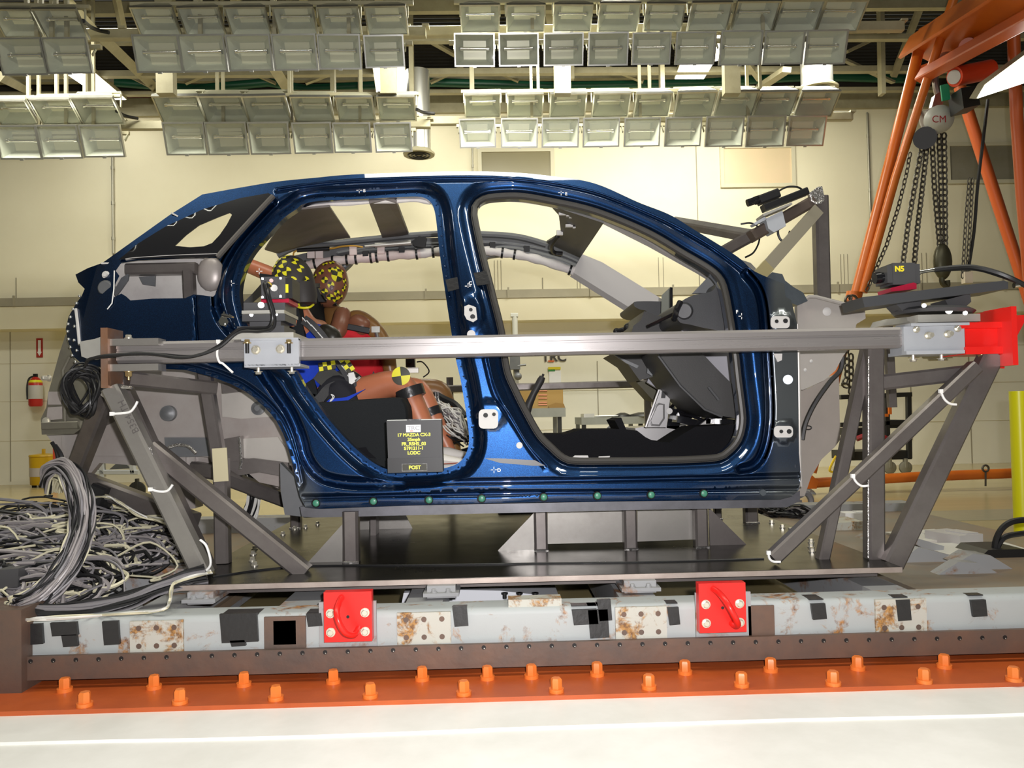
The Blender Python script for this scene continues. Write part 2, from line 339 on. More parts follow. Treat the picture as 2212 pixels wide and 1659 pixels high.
# ---------------------------------------------------------------- floodlights
M_lbody = mat('floodlight_body', (0.46, 0.45, 0.33), 0.45, metal=0.3)
M_lrefl = mat('floodlight_reflector', (0.74, 0.77, 0.66), 0.25, metal=0.25, col2=(0.62, 0.65, 0.55), scale=5)
M_lglass = mat('floodlight_glass', (0.9, 0.95, 0.88), 0.02, alpha=0.13, spec=0.8)
M_lback = mat('floodlight_backplate', (0.90, 0.89, 0.66), 0.3, metal=0.1)
def lamp_proto():
    t = thing('floodlight', 'x', 'floodlight', (0, 0, 0))
    W, H, D = .175, .135, .12
    def rect(w, h, y): return [V((-w, y, -h)), V((w, y, -h)), V((w, y, h)), V((-w, y, h))]
    q = MB(); o, i = rect(W, H, 0), rect(W*.93, H*.90, 0)
    v, f = quadring(o, i); q.add(v, f); v, f = quadring(rect(W, H, .03), o); q.add(v, f); v, f = quadring(i, rect(W*.93, H*.9, .02)); q.add(v, f)
    build('frame', q, M_steel, parent=t)
    q = MB(); v, f = quadring(rect(W*.93, H*.9, .015), rect(W*.56, H*.55, D)); q.add(v, f); build('reflector', q, M_lrefl, parent=t)
    q = MB(); q.add(rect(W*.57, H*.56, D-.002), [(0, 1, 2, 3)]); build('backplate', q, M_lback, parent=t)
    q = MB(); q.cyl((-W*.62, D*.55, .01), (W*.62, D*.55, .01), .014, 10); q.cyl((-W*.72, D*.55, .01), (-W*.60, D*.55, .01), .02, 10); q.cyl((W*.60, D*.55, .01), (W*.72, D*.55, .01), .02, 10); build('bulb', q, M_chrome, parent=t)
    q = MB(); q.add(rect(W*.935, H*.905, .006), [(0, 1, 2, 3)]); build('glass', q, M_lglass, parent=t)
    q = MB(); v, f = quadring(rect(W*.99, H*.98, .03), rect(W*.6, H*.6, D+.03)); q.add(v, f); q.add(rect(W*.6, H*.6, D+.03), [(3, 2, 1, 0)]); build('housing', q, M_lbody, parent=t)
    q = MB()
    for s in (-1, 1): q.bar((s*W*1.03, .05, 0), (s*W*1.03, .16, .06), .02, .008, up=(1, 0, 0), ch=0)
    q.bar((-W*1.03, .16, .06), (W*1.03, .16, .06), .02, .02, ch=0); build('bracket', q, M_lbody, parent=t)
    q = MB(); q.box((0, -.004, -H*1.0), (.03, .012, .014)); build('latch', q, M_steel, parent=t)
    return t
RAILZ = []
lamp0 = lamp_proto(); lamp_used = []
ORD = ['first', 'second', 'third', 'fourth', 'fifth', 'sixth', 'seventh', 'eighth', 'ninth']
def lamp(px, py, Y, tilt, turn, label, sc=1.0, rollz=0.0):
    p = P(px, py, Y); g = 'floodlights hung in rows under the roof'
    if not lamp_used: lamp0.location = p; o = lamp0; o['label'] = label; o['group'] = g; lamp_used.append(1)
    else: o = dup(lamp0, p, None, label, g)
    o.rotation_euler = (math.radians(tilt), rollz, math.radians(turn)); o.scale = (sc,)*3; return o
def rowrail(ends, tilt, desc):
    a = math.radians(tilt); dy, dz = .16*math.cos(a)-.06*math.sin(a), .16*math.sin(a)+.06*math.cos(a)
    ds = V((0, dy, dz)); A, B = ends[0]+ds, ends[-1]+ds; ex = (B-A).normalized()*.22; q = MB(); q.bar(A-ex, B+ex, .035, .035, ch=0.1)
    n = 3
    for k in range(n):
        c = A+(B-A)*(k+.5)/n; q.bar(c, (c.x, c.y, 5.79), .03, .03, ch=0)
    build('lamp_rail', q, M_cream, label='slim hanging rail that carries '+desc, cat='rail')
def row(xs, y0, y1, Y, tilt, desc, turns=None, sc=1.0):
    N = len(xs); ends = []
    for k, (a, b) in enumerate(xs):
        cx = (a+b)/2; yy = y0+(y1-y0)*(k/(N-1) if N > 1 else 0)
        lamp(cx, yy, Y, tilt, turns(cx) if turns else 0, '%s floodlight from the left in %s' % (ORD[k], desc), sc*((b-a)*Y/F/.35)*(1.0 if tilt > 40 else 1.03), random.uniform(-.012, .012))
        ends.append(P(cx, yy, Y))
    rowrail(ends, tilt, desc)
row([(-6, 80), (85, 178)], 52, 54, 6.5, 58, 'the top row, upper left corner bank')
row([(-2, 93), (98, 190)], 122, 120, 6.45, 24, 'the lower row, upper left corner bank')
row([(292, 382), (392, 480), (492, 580), (594, 682), (690, 778), (790, 880)], 49, 46, 6.5, 58, 'the top row of the six-wide bank')
row([(291, 388), (390, 486), (492, 585), (590, 683), (688, 778), (788, 872)], 116, 111, 6.45, 24, 'the second row of the six-wide bank')
row([(994, 1080), (1093, 1178), (1195, 1280), (1292, 1382), (1392, 1478), (1488, 1578), (1584, 1679), (1677, 1778), (1768, 1866)], 42, 36, 6.7, 58, 'the top row of the nine-wide bank')
row([(982, 1068), (1078, 1163), (1175, 1260), (1271, 1357), (1366, 1449), (1460, 1545), (1556, 1646), (1650, 1737), (1740, 1830)], 108, 102, 6.7, 24, 'the second row of the nine-wide bank')
row([(-14, 68), (78, 163), (165, 256)], 245, 241, 8.0, 58, 'the upper row of the low left-edge bank')
row([(-5, 84), (82, 170), (177, 262)], 308, 305, 8.0, 24, 'the bottom row of the low left-edge bank')
row([(340, 438), (437, 532), (530, 624), (632, 718), (728, 808), (816, 898)], 240, 236, 8.0, 58, 'the third row above the rear window')
row([(356, 442), (447, 533), (539, 624), (634, 716), (721, 800), (810, 888)], 300, 297, 8.0, 24, 'the bottom row above the rear window')
row([(1003, 1082), (1095, 1174), (1187, 1267), (1279, 1361), (1370, 1450), (1458, 1545), (1546, 1634), (1633, 1719), (1722, 1808)], 230, 226, 8.15, 58, 'the third row above the windscreen')
row([(993, 1070), (1083, 1161), (1171, 1250), (1260, 1338), (1349, 1426), (1437, 1515), (1525, 1606), (1613, 1696), (1702, 1783)], 288, 283, 8.15, 24, 'the bottom row above the windscreen')
ROWS = []
def lrail(x0, x1, y0, y1, Y, lab):
    q = MB(); q.bar(P(x0, y0, Y), P(x1, y1, Y), .09, .07, ch=0.1)
    for k in range(7):
        c = P(x0+(x1-x0)*k/6, y0+(y1-y0)*k/6, Y); q.box(c+V((0, 0, .05)), (.06, .09, .02))
    build('lamp_rail', q, M_cream, label=lab, cat='rail')
lrail(-60, 920, 78, 70, 6.9, 'cream hanging rail behind the upper left floodlight banks')
lrail(880, 1950, 70, 58, 7.1, 'cream hanging rail behind the upper right floodlight bank')
lrail(-60, 930, 274, 268, 8.35, 'cream hanging rail behind the lower left floodlight banks')
lrail(900, 1840, 262, 252, 8.5, 'cream hanging rail behind the lower right floodlight bank')
M_cable = mat('cable_black', (0.012, 0.012, 0.013), 0.4)
def cable(name, pts, r, m, lab, cat='cable', n=8):
    q = MB(); q.tube([V(p) for p in catmull([tuple(P(*p)) for p in pts], n)], r, 6); return build(name, q, m, label=lab, cat=cat)
cable('lamp_cable', [(180, 45, 6.5), (195, 58, 6.7), (215, 66, 6.8), (235, 70, 6.8)], .018, M_cable, 'short black cable from the upper left floodlight to the rail')
cable('lamp_cable', [(252, 240, 8.0), (270, 250, 8.2), (298, 256, 8.3)], .018, M_cable, 'short black cable from the low left floodlight to the rail')
cable('lamp_cable', [(900, 236, 8.0), (915, 243, 8.2), (938, 245, 8.3)], .018, M_cable, 'short black cable beside the round air duct')
cable('lamp_cable', [(1990, 270, 8.2), (1997, 285, 8.2)], .01, M_cable, 'short black cable at the end of the lower right floodlights')
# ================================================================ test sled
M_orange = mat('orange_paint', (0.56, 0.115, 0.025), 0.3, col2=(0.44, 0.085, 0.022), scale=4, bump=0.06, bscale=20)
M_orange2 = mat('orange_bolt', (0.78, 0.20, 0.035), 0.4)
M_rust = mat('rusty_plate', (0.165, 0.098, 0.068), 0.5, col2=(0.11, 0.082, 0.068), scale=7, bump=0.12, bscale=30, metal=0.2)
M_beam = rusty('sled_paint', (0.40, 0.425, 0.42), (0.42, 0.20, 0.06), (0.16, 0.07, 0.03), 0.55, 9)
M_pad = rusty('pad_paint', (0.50, 0.50, 0.44), (0.45, 0.24, 0.07), (0.17, 0.08, 0.03), 0.49, 16)
M_grey = rusty('sled_grey', (0.33, 0.335, 0.34), (0.34, 0.16, 0.06), (0.15, 0.08, 0.045), 0.55, 5)
M_tape = mat('black_tape', (0.022, 0.022, 0.023), 0.32, bump=0.15, bscale=60)
M_hole = mat('hole_dark', (0.006, 0.006, 0.006), 0.6)
M_deckp = mat('deck_steel', (0.075, 0.073, 0.066), 0.24, metal=0.75, col2=(0.045, 0.043, 0.04), scale=3, bump=0.03, bscale=14, rvar=0.06)
M_edge = mat('deck_edge', (0.55, 0.47, 0.42), 0.4, metal=0.5, col2=(0.42, 0.34, 0.30), scale=10)
M_tubes = mat('raw_tube', (0.21, 0.19, 0.18), 0.36, metal=0.5, col2=(0.14, 0.122, 0.115), scale=5, bump=0.04, bscale=25, rvar=0.08)
M_tubel = mat('raw_tube_light', (0.34, 0.325, 0.30), 0.36, metal=0.5, col2=(0.26, 0.245, 0.225), scale=6, rvar=0.08)
M_bright = mat('bright_rail', (0.36, 0.338, 0.33), 0.3, metal=0.5, col2=(0.28, 0.26, 0.255), scale=5, stretch=(0.3, 1, 6), rvar=0.06)
M_zinc = mat('zinc_bolt', (0.78, 0.74, 0.62), 0.3, metal=0.7)
M_brass = mat('brass_bolt', (0.65, 0.48, 0.22), 0.3, metal=0.8)
M_weld = mat('weld_bead', (0.5, 0.48, 0.46), 0.25, metal=0.9, bump=0.5, bscale=120)
M_red = mat('red_paint', (0.80, 0.018, 0.014), 0.32, bump=0.03, bscale=20)
M_alu = mat('aluminium_plate', (0.62, 0.61, 0.56), 0.38, metal=0.55, col2=(0.55, 0.54, 0.49), scale=12)
M_lgrey = mat('light_grey_paint', (0.44, 0.46, 0.49), 0.4, col2=(0.40, 0.42, 0.455), scale=8)
M_dkgrey = mat('anodised_grey', (0.10, 0.10, 0.105), 0.4, metal=0.3)
M_tie = mat('white_tie', (0.9, 0.9, 0.88), 0.4)

# orange floor rail with two rows of bolts
t = thing('floor_rail', 'orange painted floor rail with two rows of bolts under the rusty sled edge', 'rail', (0, 2.45, 0))
mb = MB(); mb.mm((-3.2, 2.288, 0.0), (3.2, 2.66, 0.014)); build('plate', mb, M_orange, parent=t)
def obolt(px, py):
    c = PZ(px, py, 0.014); q = MB(); q.hexbolt(c, (0, 0, 1), .0165, .040); build('bolt', q, M_orange2, parent=t)
for px, py in [(140,1493),(333,1487),(527,1481),(720,1475),(912,1469),(1053,1467),(1148,1464),(1290,1459),(1480,1455),(1665,1450),(1853,1446),(2040,1442),(-50,1497),(2240,1436),
               (183,1525),(389,1519),(596,1511),(800,1506),(1002,1500),(1202,1494),(1402,1487),(1602,1482),(1800,1479),(1997,1474),(2190,1470)]: obolt(px, py)

for x0, x1, m_ in [(62, 118, M_pad), (165, 330, M_pad), (566, 690, M_white), (700, 930, M_white), (1077, 1248, M_white), (1396, 1640, M_pad), (1750, 1900, M_pad), (1960, 2120, M_pad)]:
    a_, b_ = P(x0, 1450, 2.67), P(x1, 1450, 2.67); q = MB(); q.mm((a_.x, 2.668, .0), (b_.x, 2.70, .042)); build('lit_floor_block', q, m_, parent=t)  # added pale blocks standing in for lit floor seen under the flange
# sled: front flange with drilled holes, painted front beam, cross members, far beam
SL = thing('test_sled', 'long rusty sled frame of grey painted beams under the steel deck', 'sled', (0, 2.6, 0.03))
fz0, fz1 = P(1106, 1441, 2.47).z, P(1106, 1390, 2.47).z
mb = MB(); mb.mm((-2.6, 2.47, fz0), (2.6, 2.485, fz1)); flange = build('drilled_flange', mb, M_rust, parent=SL)
for k in range(-1, 47):
    px = 17+48.95*k; y = 1430-0.0305*(px-17) if px < 1138 else 1396-0.0185*(px-1138)
    c = P(px, y, 2.47); q = MB(); q.cyl(c+V((0, -.0008, 0)), c+V((0, .006, 0)), .0068, 14); q.lathe(c+V((.0015, -.0014, -.003)), c+V((.0015, .002, -.003)), [(0, .0018), (1, .002)], 8, 1)  # dark disc for the hole, steel dot painting a gleam in it
    build('hole', q, [M_hole, M_steel], parent=flange)
bz0, bz1 = fz1-.03, P(1106, 1312, 2.50).z
mb = MB()
sec = []
for y, z in [(2.60, bz0), (2.498, bz0), (2.498, bz1-.022), (2.501, bz1-.010), (2.508, bz1-.003), (2.518, bz1), (2.60, bz1)]: sec.append((y, z))
x0 = P(48, 1370, 2.5).x
mb.sweep([[V((x, y, z)) for y, z in sec] for x in (x0, -0.6, 0.6, 2.6)]); build('front_beam', mb, M_beam, parent=SL)
mb = MB(); mb.mm((-2.7, 2.44, .0), (P(46, 1370, 2.44).x, 2.62, P(20, 1318, 2.44).z)); build('end_plate', mb, M_rust, parent=SL)
def pad(x0, x1, y0, y1, holes=True, m=M_pad):
    a, b = P(x0, y0, 2.497), P(x1, y1, 2.497); q = MB(); q.mm((a.x, 2.488, b.z), (b.x, 2.4975, a.z)); o = build('mounting_pad', q, m, parent=SL)
    if holes:
        q = MB()
        for i in range(3):
            for j in range(2): c = V((a.x+(b.x-a.x)*(i+.5)/3, 2.4878, b.z+(a.z-b.z)*(0.22+.56*j))); q.cyl(c, c+V((0, .003, 0)), .0085, 12)
        build('bolt_holes', q, M_rust, parent=o, kind='stuff')
pad(283, 398, 1341, 1407); pad(858, 975, 1323, 1388); pad(1328, 1440, 1311, 1378); pad(1888, 2000, 1294, 1370); pad(592, 641, 1340, 1390, False); pad(572, 662, 1332, 1398, False, M_rust)
pad(1614, 1672, 1308, 1372, False, M_rust); pad(690, 815, 1300, 1398, False, M_grey); pad(1500, 1622, 1280, 1376, False, M_grey)
for x0, x1, y0, y1 in [(58,90,1349,1391),(108,165,1346,1372),(132,165,1372,1396),(220,255,1343,1392),(474,555,1327,1386),(496,528,1384,1395),(661,694,1326,1352),(977,1009,1310,1352),(1235,1290,1318,1348),(1270,1314,1318,1377),(1290,1320,1296,1340),(1442,1467,1313,1349),(1752,1784,1305,1337),(1935,1967,1296,1340),(2098,2131,1297,1331)]:
    a, b = P(x0, y0, 2.4865), P(x1, y1, 2.4865); q = MB(); q.prism([V((a.x, 2.4865, a.z)), V((b.x, 2.4865, a.z+.001)), V((b.x+.004, 2.4865, b.z)), V((a.x+.006, 2.4865, b.z-.002))], (0, .011, 0))
    if y0 < 1330 or px < 300: q.mm((a.x, 2.50, bz1-.002), (b.x, 2.53+random.random()*.04, bz1+.001))
    build('tape_patch', q, M_tape, parent=SL)
mb = MB(); a, b = P(1098, 1300, 2.52), P(1213, 1316, 2.52); mb.mm((a.x, 2.51, b.z), (b.x, 2.57, a.z+.008)); build('clamp_block', mb, M_pad, parent=SL)
# cross members and far beam
def cross(px, w=.12, y1=5.2, z1=None, m=M_grey):
    x = P(px, 1300, 2.6).x; z1 = z1 or bz1-.005; q = MB(); q.mm((x-w/2, 2.60, .06), (x+w/2, y1, z1)); build('cross_beam', q, m, parent=SL)
for px in (330, 640, 915, 1380, 1930): cross(px)
mb = MB(); mb.mm((-2.6, 4.9, .05), (2.6, 5.05, bz1)); build('far_beam', mb, M_grey, parent=SL)
mb = MB(); mb.mm((-2.6, 2.75, .03), (2.6, 2.80, .16)); build('inner_channel', mb, M_grey, parent=SL)
# deck stands on the front beam
for x0, x1, yt, yb in [(925, 985, 1262, 1300), (1345, 1412, 1250, 1292), (415, 470, 1275, 1318)]:
    a, b = P(x0, yb, 2.70), P(x1, yt, 2.70); q = MB(); q.mm((a.x, 2.66, bz1-.002), (b.x, 2.86, .254)); q.mm((a.x-.012, 2.64, .222), (b.x+.012, 2.88, .234))
    for dx in (.25, .75): q.hexbolt((a.x+(b.x-a.x)*dx, 2.655, .234), (0, 0, 1), .008, .012)
    build('deck_stand', q, M_grey, parent=SL)
# webs and gussets on the outer right end of the sled
def web(pts, Y, d, nm='gusset', m=M_grey): q = MB(); q.pxprism(pts, Y, d); build(nm, q, m, parent=SL)
web([(1995, 1262), (2070, 1214), (2112, 1216), (2220, 1268), (2220, 1284), (2115, 1282)], 3.05, .06)
web([(2068, 1216), (2102, 1196), (2140, 1200), (2222, 1250), (2222, 1270), (2112, 1218)], 3.12, .10)
web([(1940, 1215), (1985, 1182), (2110, 1214), (2060, 1220), (2010, 1252), (1950, 1240)], 3.30, .06)
web([(1970, 1172), (1985, 1164), (2040, 1180), (2038, 1190), (2090, 1212), (2050, 1212)], 3.50, .10)
web([(1806, 1130), (1864, 1126), (1864, 1172), (1830, 1178), (1806, 1168)], 4.20, .2, 'pedestal', M_pad)
web([(1840, 1178), (1880, 1158), (1920, 1168), (1910, 1196), (1860, 1190)], 3.9, .1)
web([(2122, 1200), (2135, 1188), (2212, 1186), (2240, 1230), (2200, 1228)], 3.35, .2, 'rubber_stop', M_black)
mb = MB(); a = PZ(1960, 1250, .19); mb.mm((a.x, 2.62, .14), (2.6, 4.9, .165)); build('side_plate', mb, mat('sled_floor_grime', (.24,.215,.175), .5, col2=(.30,.20,.12), scale=3), parent=SL)
web([(93, 1330), (200, 1258), (280, 1290), (300, 1326)], 2.78, .05)
web([(190, 1290), (230, 1215), (400, 1230), (385, 1262), (300, 1300)], 3.1, .3)
web([(290, 1205), (410, 1190), (420, 1235), (300, 1240)], 3.5, .2, 'pedestal', M_pad)
mb = MB(); mb.mm((-2.4, 2.7, .10), (P(410, 1280, 2.7).x, 4.9, .13)); build('side_plate', mb, mat('sled_floor_grime', (.24,.215,.175), .5, col2=(.30,.20,.12), scale=3), parent=SL)
# light painted box under the deck, seen between the stands
mb = MB(); mb.prism([P(868, 1302, 3.0), P(872, 1281, 3.0), P(985, 1274, 3.0), P(1080, 1276, 3.0), P(1208, 1290, 3.0), P(1210, 1310, 3.0)], (0, .5, 0)); o = build('sled_tray', mb, mat('tray_white', (0.72, 0.74, 0.78), 0.35), label='pale tray lying under the deck between the two red tow plates', cat='tray')
tray = o
mb = MB()
for px in (1090, 1122, 1156): c = P(px, 1280, 2.99); mb.cyl(c, c+V((0, 0, -.022)), .008, 10); mb.cyl(c, c+V((0, 0, -.006)), .013, 10)
build('studs', mb, M_black, parent=tray)

# deck plate with its posts and gussets
DZ = 0.272
dl, dr = PZ(372, 1262, DZ).x, PZ(1951, 1226, DZ).x
DK = thing('sled_deck', 'dark glossy steel deck plate bolted on top of the sled', 'deck', (0, 2.69, DZ-.018))
mb = MB(); mb.mm((dl, 2.692, DZ-.018), (dr, 5.0, DZ)); build('plate', mb, M_deckp, parent=DK)
mb = MB(); mb.mm((dl, 2.684, DZ-.0175), (dr, 2.692, DZ-.0008)); build('cut_edge', mb, M_edge, parent=DK, label='bare bright cut edge')
mb = MB(); mb.mm((dl+.05, 2.76, DZ-.045), (dr-.05, 2.86, DZ-.018)); build('stiffener', mb, M_tubes, parent=DK)
mb = MB(); q = catmull([tuple(PZ(x, y, DZ+.002)) for x, y in [(460, 1246), (640, 1224), (900, 1221), (1150, 1217), (1400, 1214), (1650, 1207)]], 6); mb.tube(q, .0035, 6); build('ground_wire', mb, M_cable, label='thin black wire lying along the front of the deck', cat='wire')
def deckbolt(px, py): c = PZ(px, py, DZ); q = MB(); q.hexbolt(c, (0, 0, 1), .010, .016); build('bolt', q, M_zinc, parent=DK)
for px, py in [(592,1163),(611,1155),(637,1143),(686,1133),(660,1140),(550,1187),(547,1198),(545,1212),(1667,1130),(1690,1140),(1708,1147),(1752,1172),(1752,1182),(1754,1192),(550,1222)]: deckbolt(px, py)
def dpost(x0, x1, yb, yt, nm='support_post', m=M_tubes, dep=.06):
    c = PZ((x0+x1)/2, yb, DZ); Y = c.y; a, b = P(x0, yb, Y), P(x1, yb, Y); top = P((x0+x1)/2, yt, Y).z; q = MB(); q.bar((c.x, Y+dep/2, DZ), (c.x, Y+dep/2, top), b.x-a.x, dep); build(nm, q, m, parent=DK)
    q = MB(); ring = [V((a.x-.002, Y-.002, DZ+.002)), V((b.x+.002, Y-.002, DZ+.002))]; q.tube(ring, .005, 6); build('weld', q, M_weld, parent=DK)
dpost(740, 774, 1216, 1106); dpost(1155, 1184, 1190, 1098); dpost(1350, 1378, 1187, 1096); dpost(1504, 1532, 1183, 1094); dpost(1612, 1640, 1130, 1088); dpost(626, 648, 1142, 1098); dpost(1545, 1560, 1122, 1090, dep=.04)
def dplate(pts, Y, d=.008, m=M_tubel): q = MB(); q.pxprism(pts, Y, d); build('gusset', q, m, parent=DK)
Yp = PZ(757, 1216, DZ).y; dplate([(664, 1216), (740, 1132), (740, 1216)], Yp+.03)
Ym = PZ(1169, 1190, DZ).y; dplate([(1075, 1190), (1155, 1106), (1155, 1190)], Ym+.03); dplate([(1183, 1100), (1352, 1097), (1352, 1171), (1183, 1175)], Ym+.05); dplate([(1377, 1097), (1506, 1095), (1506, 1165), (1377, 1170)], Ym+.05); dplate([(1531, 1096), (1614, 1178), (1534, 1182)], Ym+.03, m=M_tubes)
dplate([(775, 1100), (870, 1100), (899, 1157), (775, 1160)], 3.9); dplate([(1078, 1100), (1160, 1100), (1160, 1126), (1070, 1128)], 4.4); dplate([(800, 1100), (812, 1100), (812, 1172), (800, 1172)], 3.7, .1, M_tubes)

# ---------------------------------------------------------------- red tow plates
def tow(x0, x1, y0, y1, ring, lab):
    Y = 2.452; a, b = P(x0, y0, Y), P(x1, y1, Y)
    t = thing('tow_plate', lab, 'tow plate', ((a.x+b.x)/2, Y, b.z)); q = MB(); q.mm((a.x, Y, b.z), (b.x, 2.487, a.z)); build('plate', q, M_red, parent=t)
    q = MB(); pts = catmull([tuple(P(*p)) for p in ring], 6); q.tube(pts, .0095, 10); build('ring', q, M_red, parent=t)
    for u in (.14, .86):
        for v_ in (.2, .58):
            c = V((a.x+(b.x-a.x)*u, Y, b.z+(a.z-b.z)*v_)); q = MB(); q.hexbolt(c, (0, -1, 0), .0105, .012); build('bolt', q, M_zinc, parent=t)
    q = MB(); c = V(((a.x+b.x)/2, Y-.0006, (a.z+b.z)/2+.0)); q.cyl(c, c+V((0, .002, 0)), .005, 12); build('hole', q, M_hole, parent=t)
tow(699, 804, 1280, 1385, [(738, 1290, 2.455), (732, 1302, 2.42), (727, 1322, 2.385), (732, 1344, 2.37), (745, 1366, 2.38), (762, 1372, 2.40), (770, 1366, 2.42), (774, 1358, 2.455)], 'square red tow plate with bent ring, left of the sled middle')
tow(1509, 1613, 1261, 1365, [(1540, 1272, 2.455), (1552, 1280, 2.42), (1566, 1296, 2.385), (1580, 1318, 2.365), (1591, 1340, 2.375), (1594, 1350, 2.40), (1588, 1352, 2.43), (1580, 1346, 2.455)], 'square red tow plate with bent ring, right of the sled middle')

# ---------------------------------------------------------------- side rail and its legs
RY = 2.80
RG = thing('side_frame', 'bare steel camera frame: long horizontal tube on slanted legs beside the car', 'frame', (0, RY, DZ))
def rig(name, A, B, wd=.066, dp=None, m=M_tubes, up=(0, 1, 0), par=None, ch=.14):
    q = MB(); q.bar(P(*A), P(*B), wd, dp, up=up, ch=ch); return build(name, q, m, parent=par or RG)
A, B = P(262, 763.5, RY+.035), P(1946, 730.5, RY+.035)
q = MB(); c = .010; h = .0375
sec = [(-h, -h+c), (-h+c, -h), (h-c, -h), (h, -h+c), (h, h-c), (h-c, h), (.012, h), (.011, h-.003), (.004, h-.003), (.003, h), (-h+c, h), (-h, h-c)]
q.sweep([[p+V((0, -yy, zz)) for zz, yy in sec] for p in (A, B)]); rail = build('rail_tube', q, M_bright, parent=RG)
# end plate and straps at the tail end
a = P(217, 708, 2.76); b = P(217, 838, 2.76)
q = MB(); q.mm((a.x, 2.76, b.z), (a.x+.024, 2.875, a.z)); build('end_plate', q, mat('plate_rusted', (0.35, 0.29, 0.26), 0.4, metal=0.6, col2=(0.38, 0.16, 0.06), scale=6, amt=.2), parent=RG)
for y in (738, 793):
    q = MB(); u, v_ = P(236, y-6, 2.775), P(342, y+7, 2.775); q.mm((u.x, 2.775, v_.z), (v_.x, 2.84, u.z)); build('strap', q, M_tubel, parent=RG)
c = P(278, 732, 2.80); q = MB(); q.hexbolt(c, (0, 0, 1), .011, .014); build('bolt', q, M_zinc, parent=RG)
c = P(278, 800, 2.80); q = MB(); q.hexbolt(c, (0, 0, -1), .012, .022); q.cyl(c, c+V((0, 0, -.034)), .005, 10); build('bolt', q, M_brass, parent=RG)
q = MB(); q.pxprism([(172, 738), (205, 732), (222, 726), (222, 768), (190, 775), (176, 770)], 2.80, .06); build('tail_bracket', q, M_alu, parent=RG)
Lf = rig('leg', (243, 838, 2.81), (441, 1243, 2.80), .062, .066, M_tubel)
# pencilled lettering up the leg
tm = mat('pencil', (0.10, 0.09, 0.085), 0.7)
d = (P(441, 1243, 2.80)-P(243, 838, 2.81)).normalized(); ang = math.atan2(d.z, d.x)
text('pencil_marks', 'B354 TH', .034, P(278, 900, 2.774), tm, parent=RG, rot=(math.pi/2, -ang+math.pi, 0), ext=.0004)
rig('leg', (262, 826, 2.90), (452, 1236, 2.88), .05, .06)
rig('brace', (275, 817, 2.86), (462, 838, 3.12), .052)
rig('leg', (440, 792, 3.12), (474, 995, 3.10), .050)
rig('leg', (478, 990, 3.10), (482, 1216, 3.08), .054)
q = MB(); q.bar(P(474, 968, 3.066), P(478, 1040, 3.066), .056, .004, ch=0); build('tape_wrap', q, mat('masking_tape', (0.62, 0.56, 0.36), 0.6), parent=RG, label='tan tape wrap')
rig('brace', (327, 968, 2.86), (660, 1238, 2.86), .062)
rig('brace', (232, 846, 3.0), (160, 1032, 3.25), .062, .07, M_tubes)
rig('brace', (180, 1040, 3.3), (420, 1128, 3.2), .075)
q = MB(); q.bar(P(205, 1064, 3.25), P(234, 1076, 3.24), .085, .085, ch=.1); build('tape_wrap', q, M_tape, parent=RG)
rig('brace', (486, 1030, 3.3), (660, 1096, 3.6), .06)
rig('brace', (420, 1012, 3.4), (475, 1022, 3.35), .06)
q = MB(); q.tube([P(262, 836, 2.775), P(285, 838, 2.775)], .006, 6); q.tube([P(322, 966, 2.79), P(330, 1000, 2.79), P(345, 1030, 2.79)], .008, 6); build('weld', q, M_weld, parent=RG)
# nose end
N1 = rig('leg', (1874, 752, 2.90), (1775, 1212, 2.88), .040, .05)
rig('leg', (1886, 740, 2.87), (1888, 1216, 2.86), .060, .064)
q = MB(); q.tube([P(1876, 770, 2.825), P(1875, 1205, 2.825)], .0035, 6); build('weld', q, M_weld, parent=RG)
rig('brace', (1890, 828, 2.87), (2115, 802, 2.84), .056)
rig('leg', (2142, 765, 2.82), (1925, 1218, 2.82), .074, .06, M_tubes)
rig('brace', (2106, 792, 2.80), (1668, 1206, 2.78), .050, .05)
# small bracing on the far side of the nose end
rig('leg', (1917, 690, 3.6), (1927, 880, 3.6), .036)
# splice box at the nose end of the rail
a, b = P(1950, 706, 2.79), P(2083, 757, 2.79)
q = MB(); q.mm((a.x, 2.785, b.z), (b.x, 2.885, a.z)); q.mm((a.x, 2.77, b.z-.012), (b.x-.01, 2.90, b.z)); q.mm((a.x+.02, 2.77, a.z), (b.x+.01, 2.90, a.z+.01)); sb = build('splice_box', q, M_lgrey, parent=RG)
def bolts(par, pts, Y, r=.010, m=M_zinc, ax=(0, -1, 0), h=.014):
    for x, y in pts: q = MB(); q.hexbolt(P(x, y, Y), ax, r, h); build('bolt', q, m, parent=par)
bolts(sb, [(2004, 725), (2046, 722)], 2.785, .010, M_zinc, (0, -1, 0), .03); bolts(sb, [(1979, 712), (2068, 710)], 2.783, .009)
for x, y in ((1972, 760), (2033, 758)):
    c = P(x, y, 2.82); q = MB(); q.cyl(c, c+V((0, 0, -.030)), .006, 8); q.lathe(c+V((0, 0, -.006)), c, [(0, .012), (1, .017)], 12); q.hexbolt(c+V((0, 0, -.026)), (0, 0, -1), .011, .010); build('jack_screw', q, M_zinc, parent=sb)
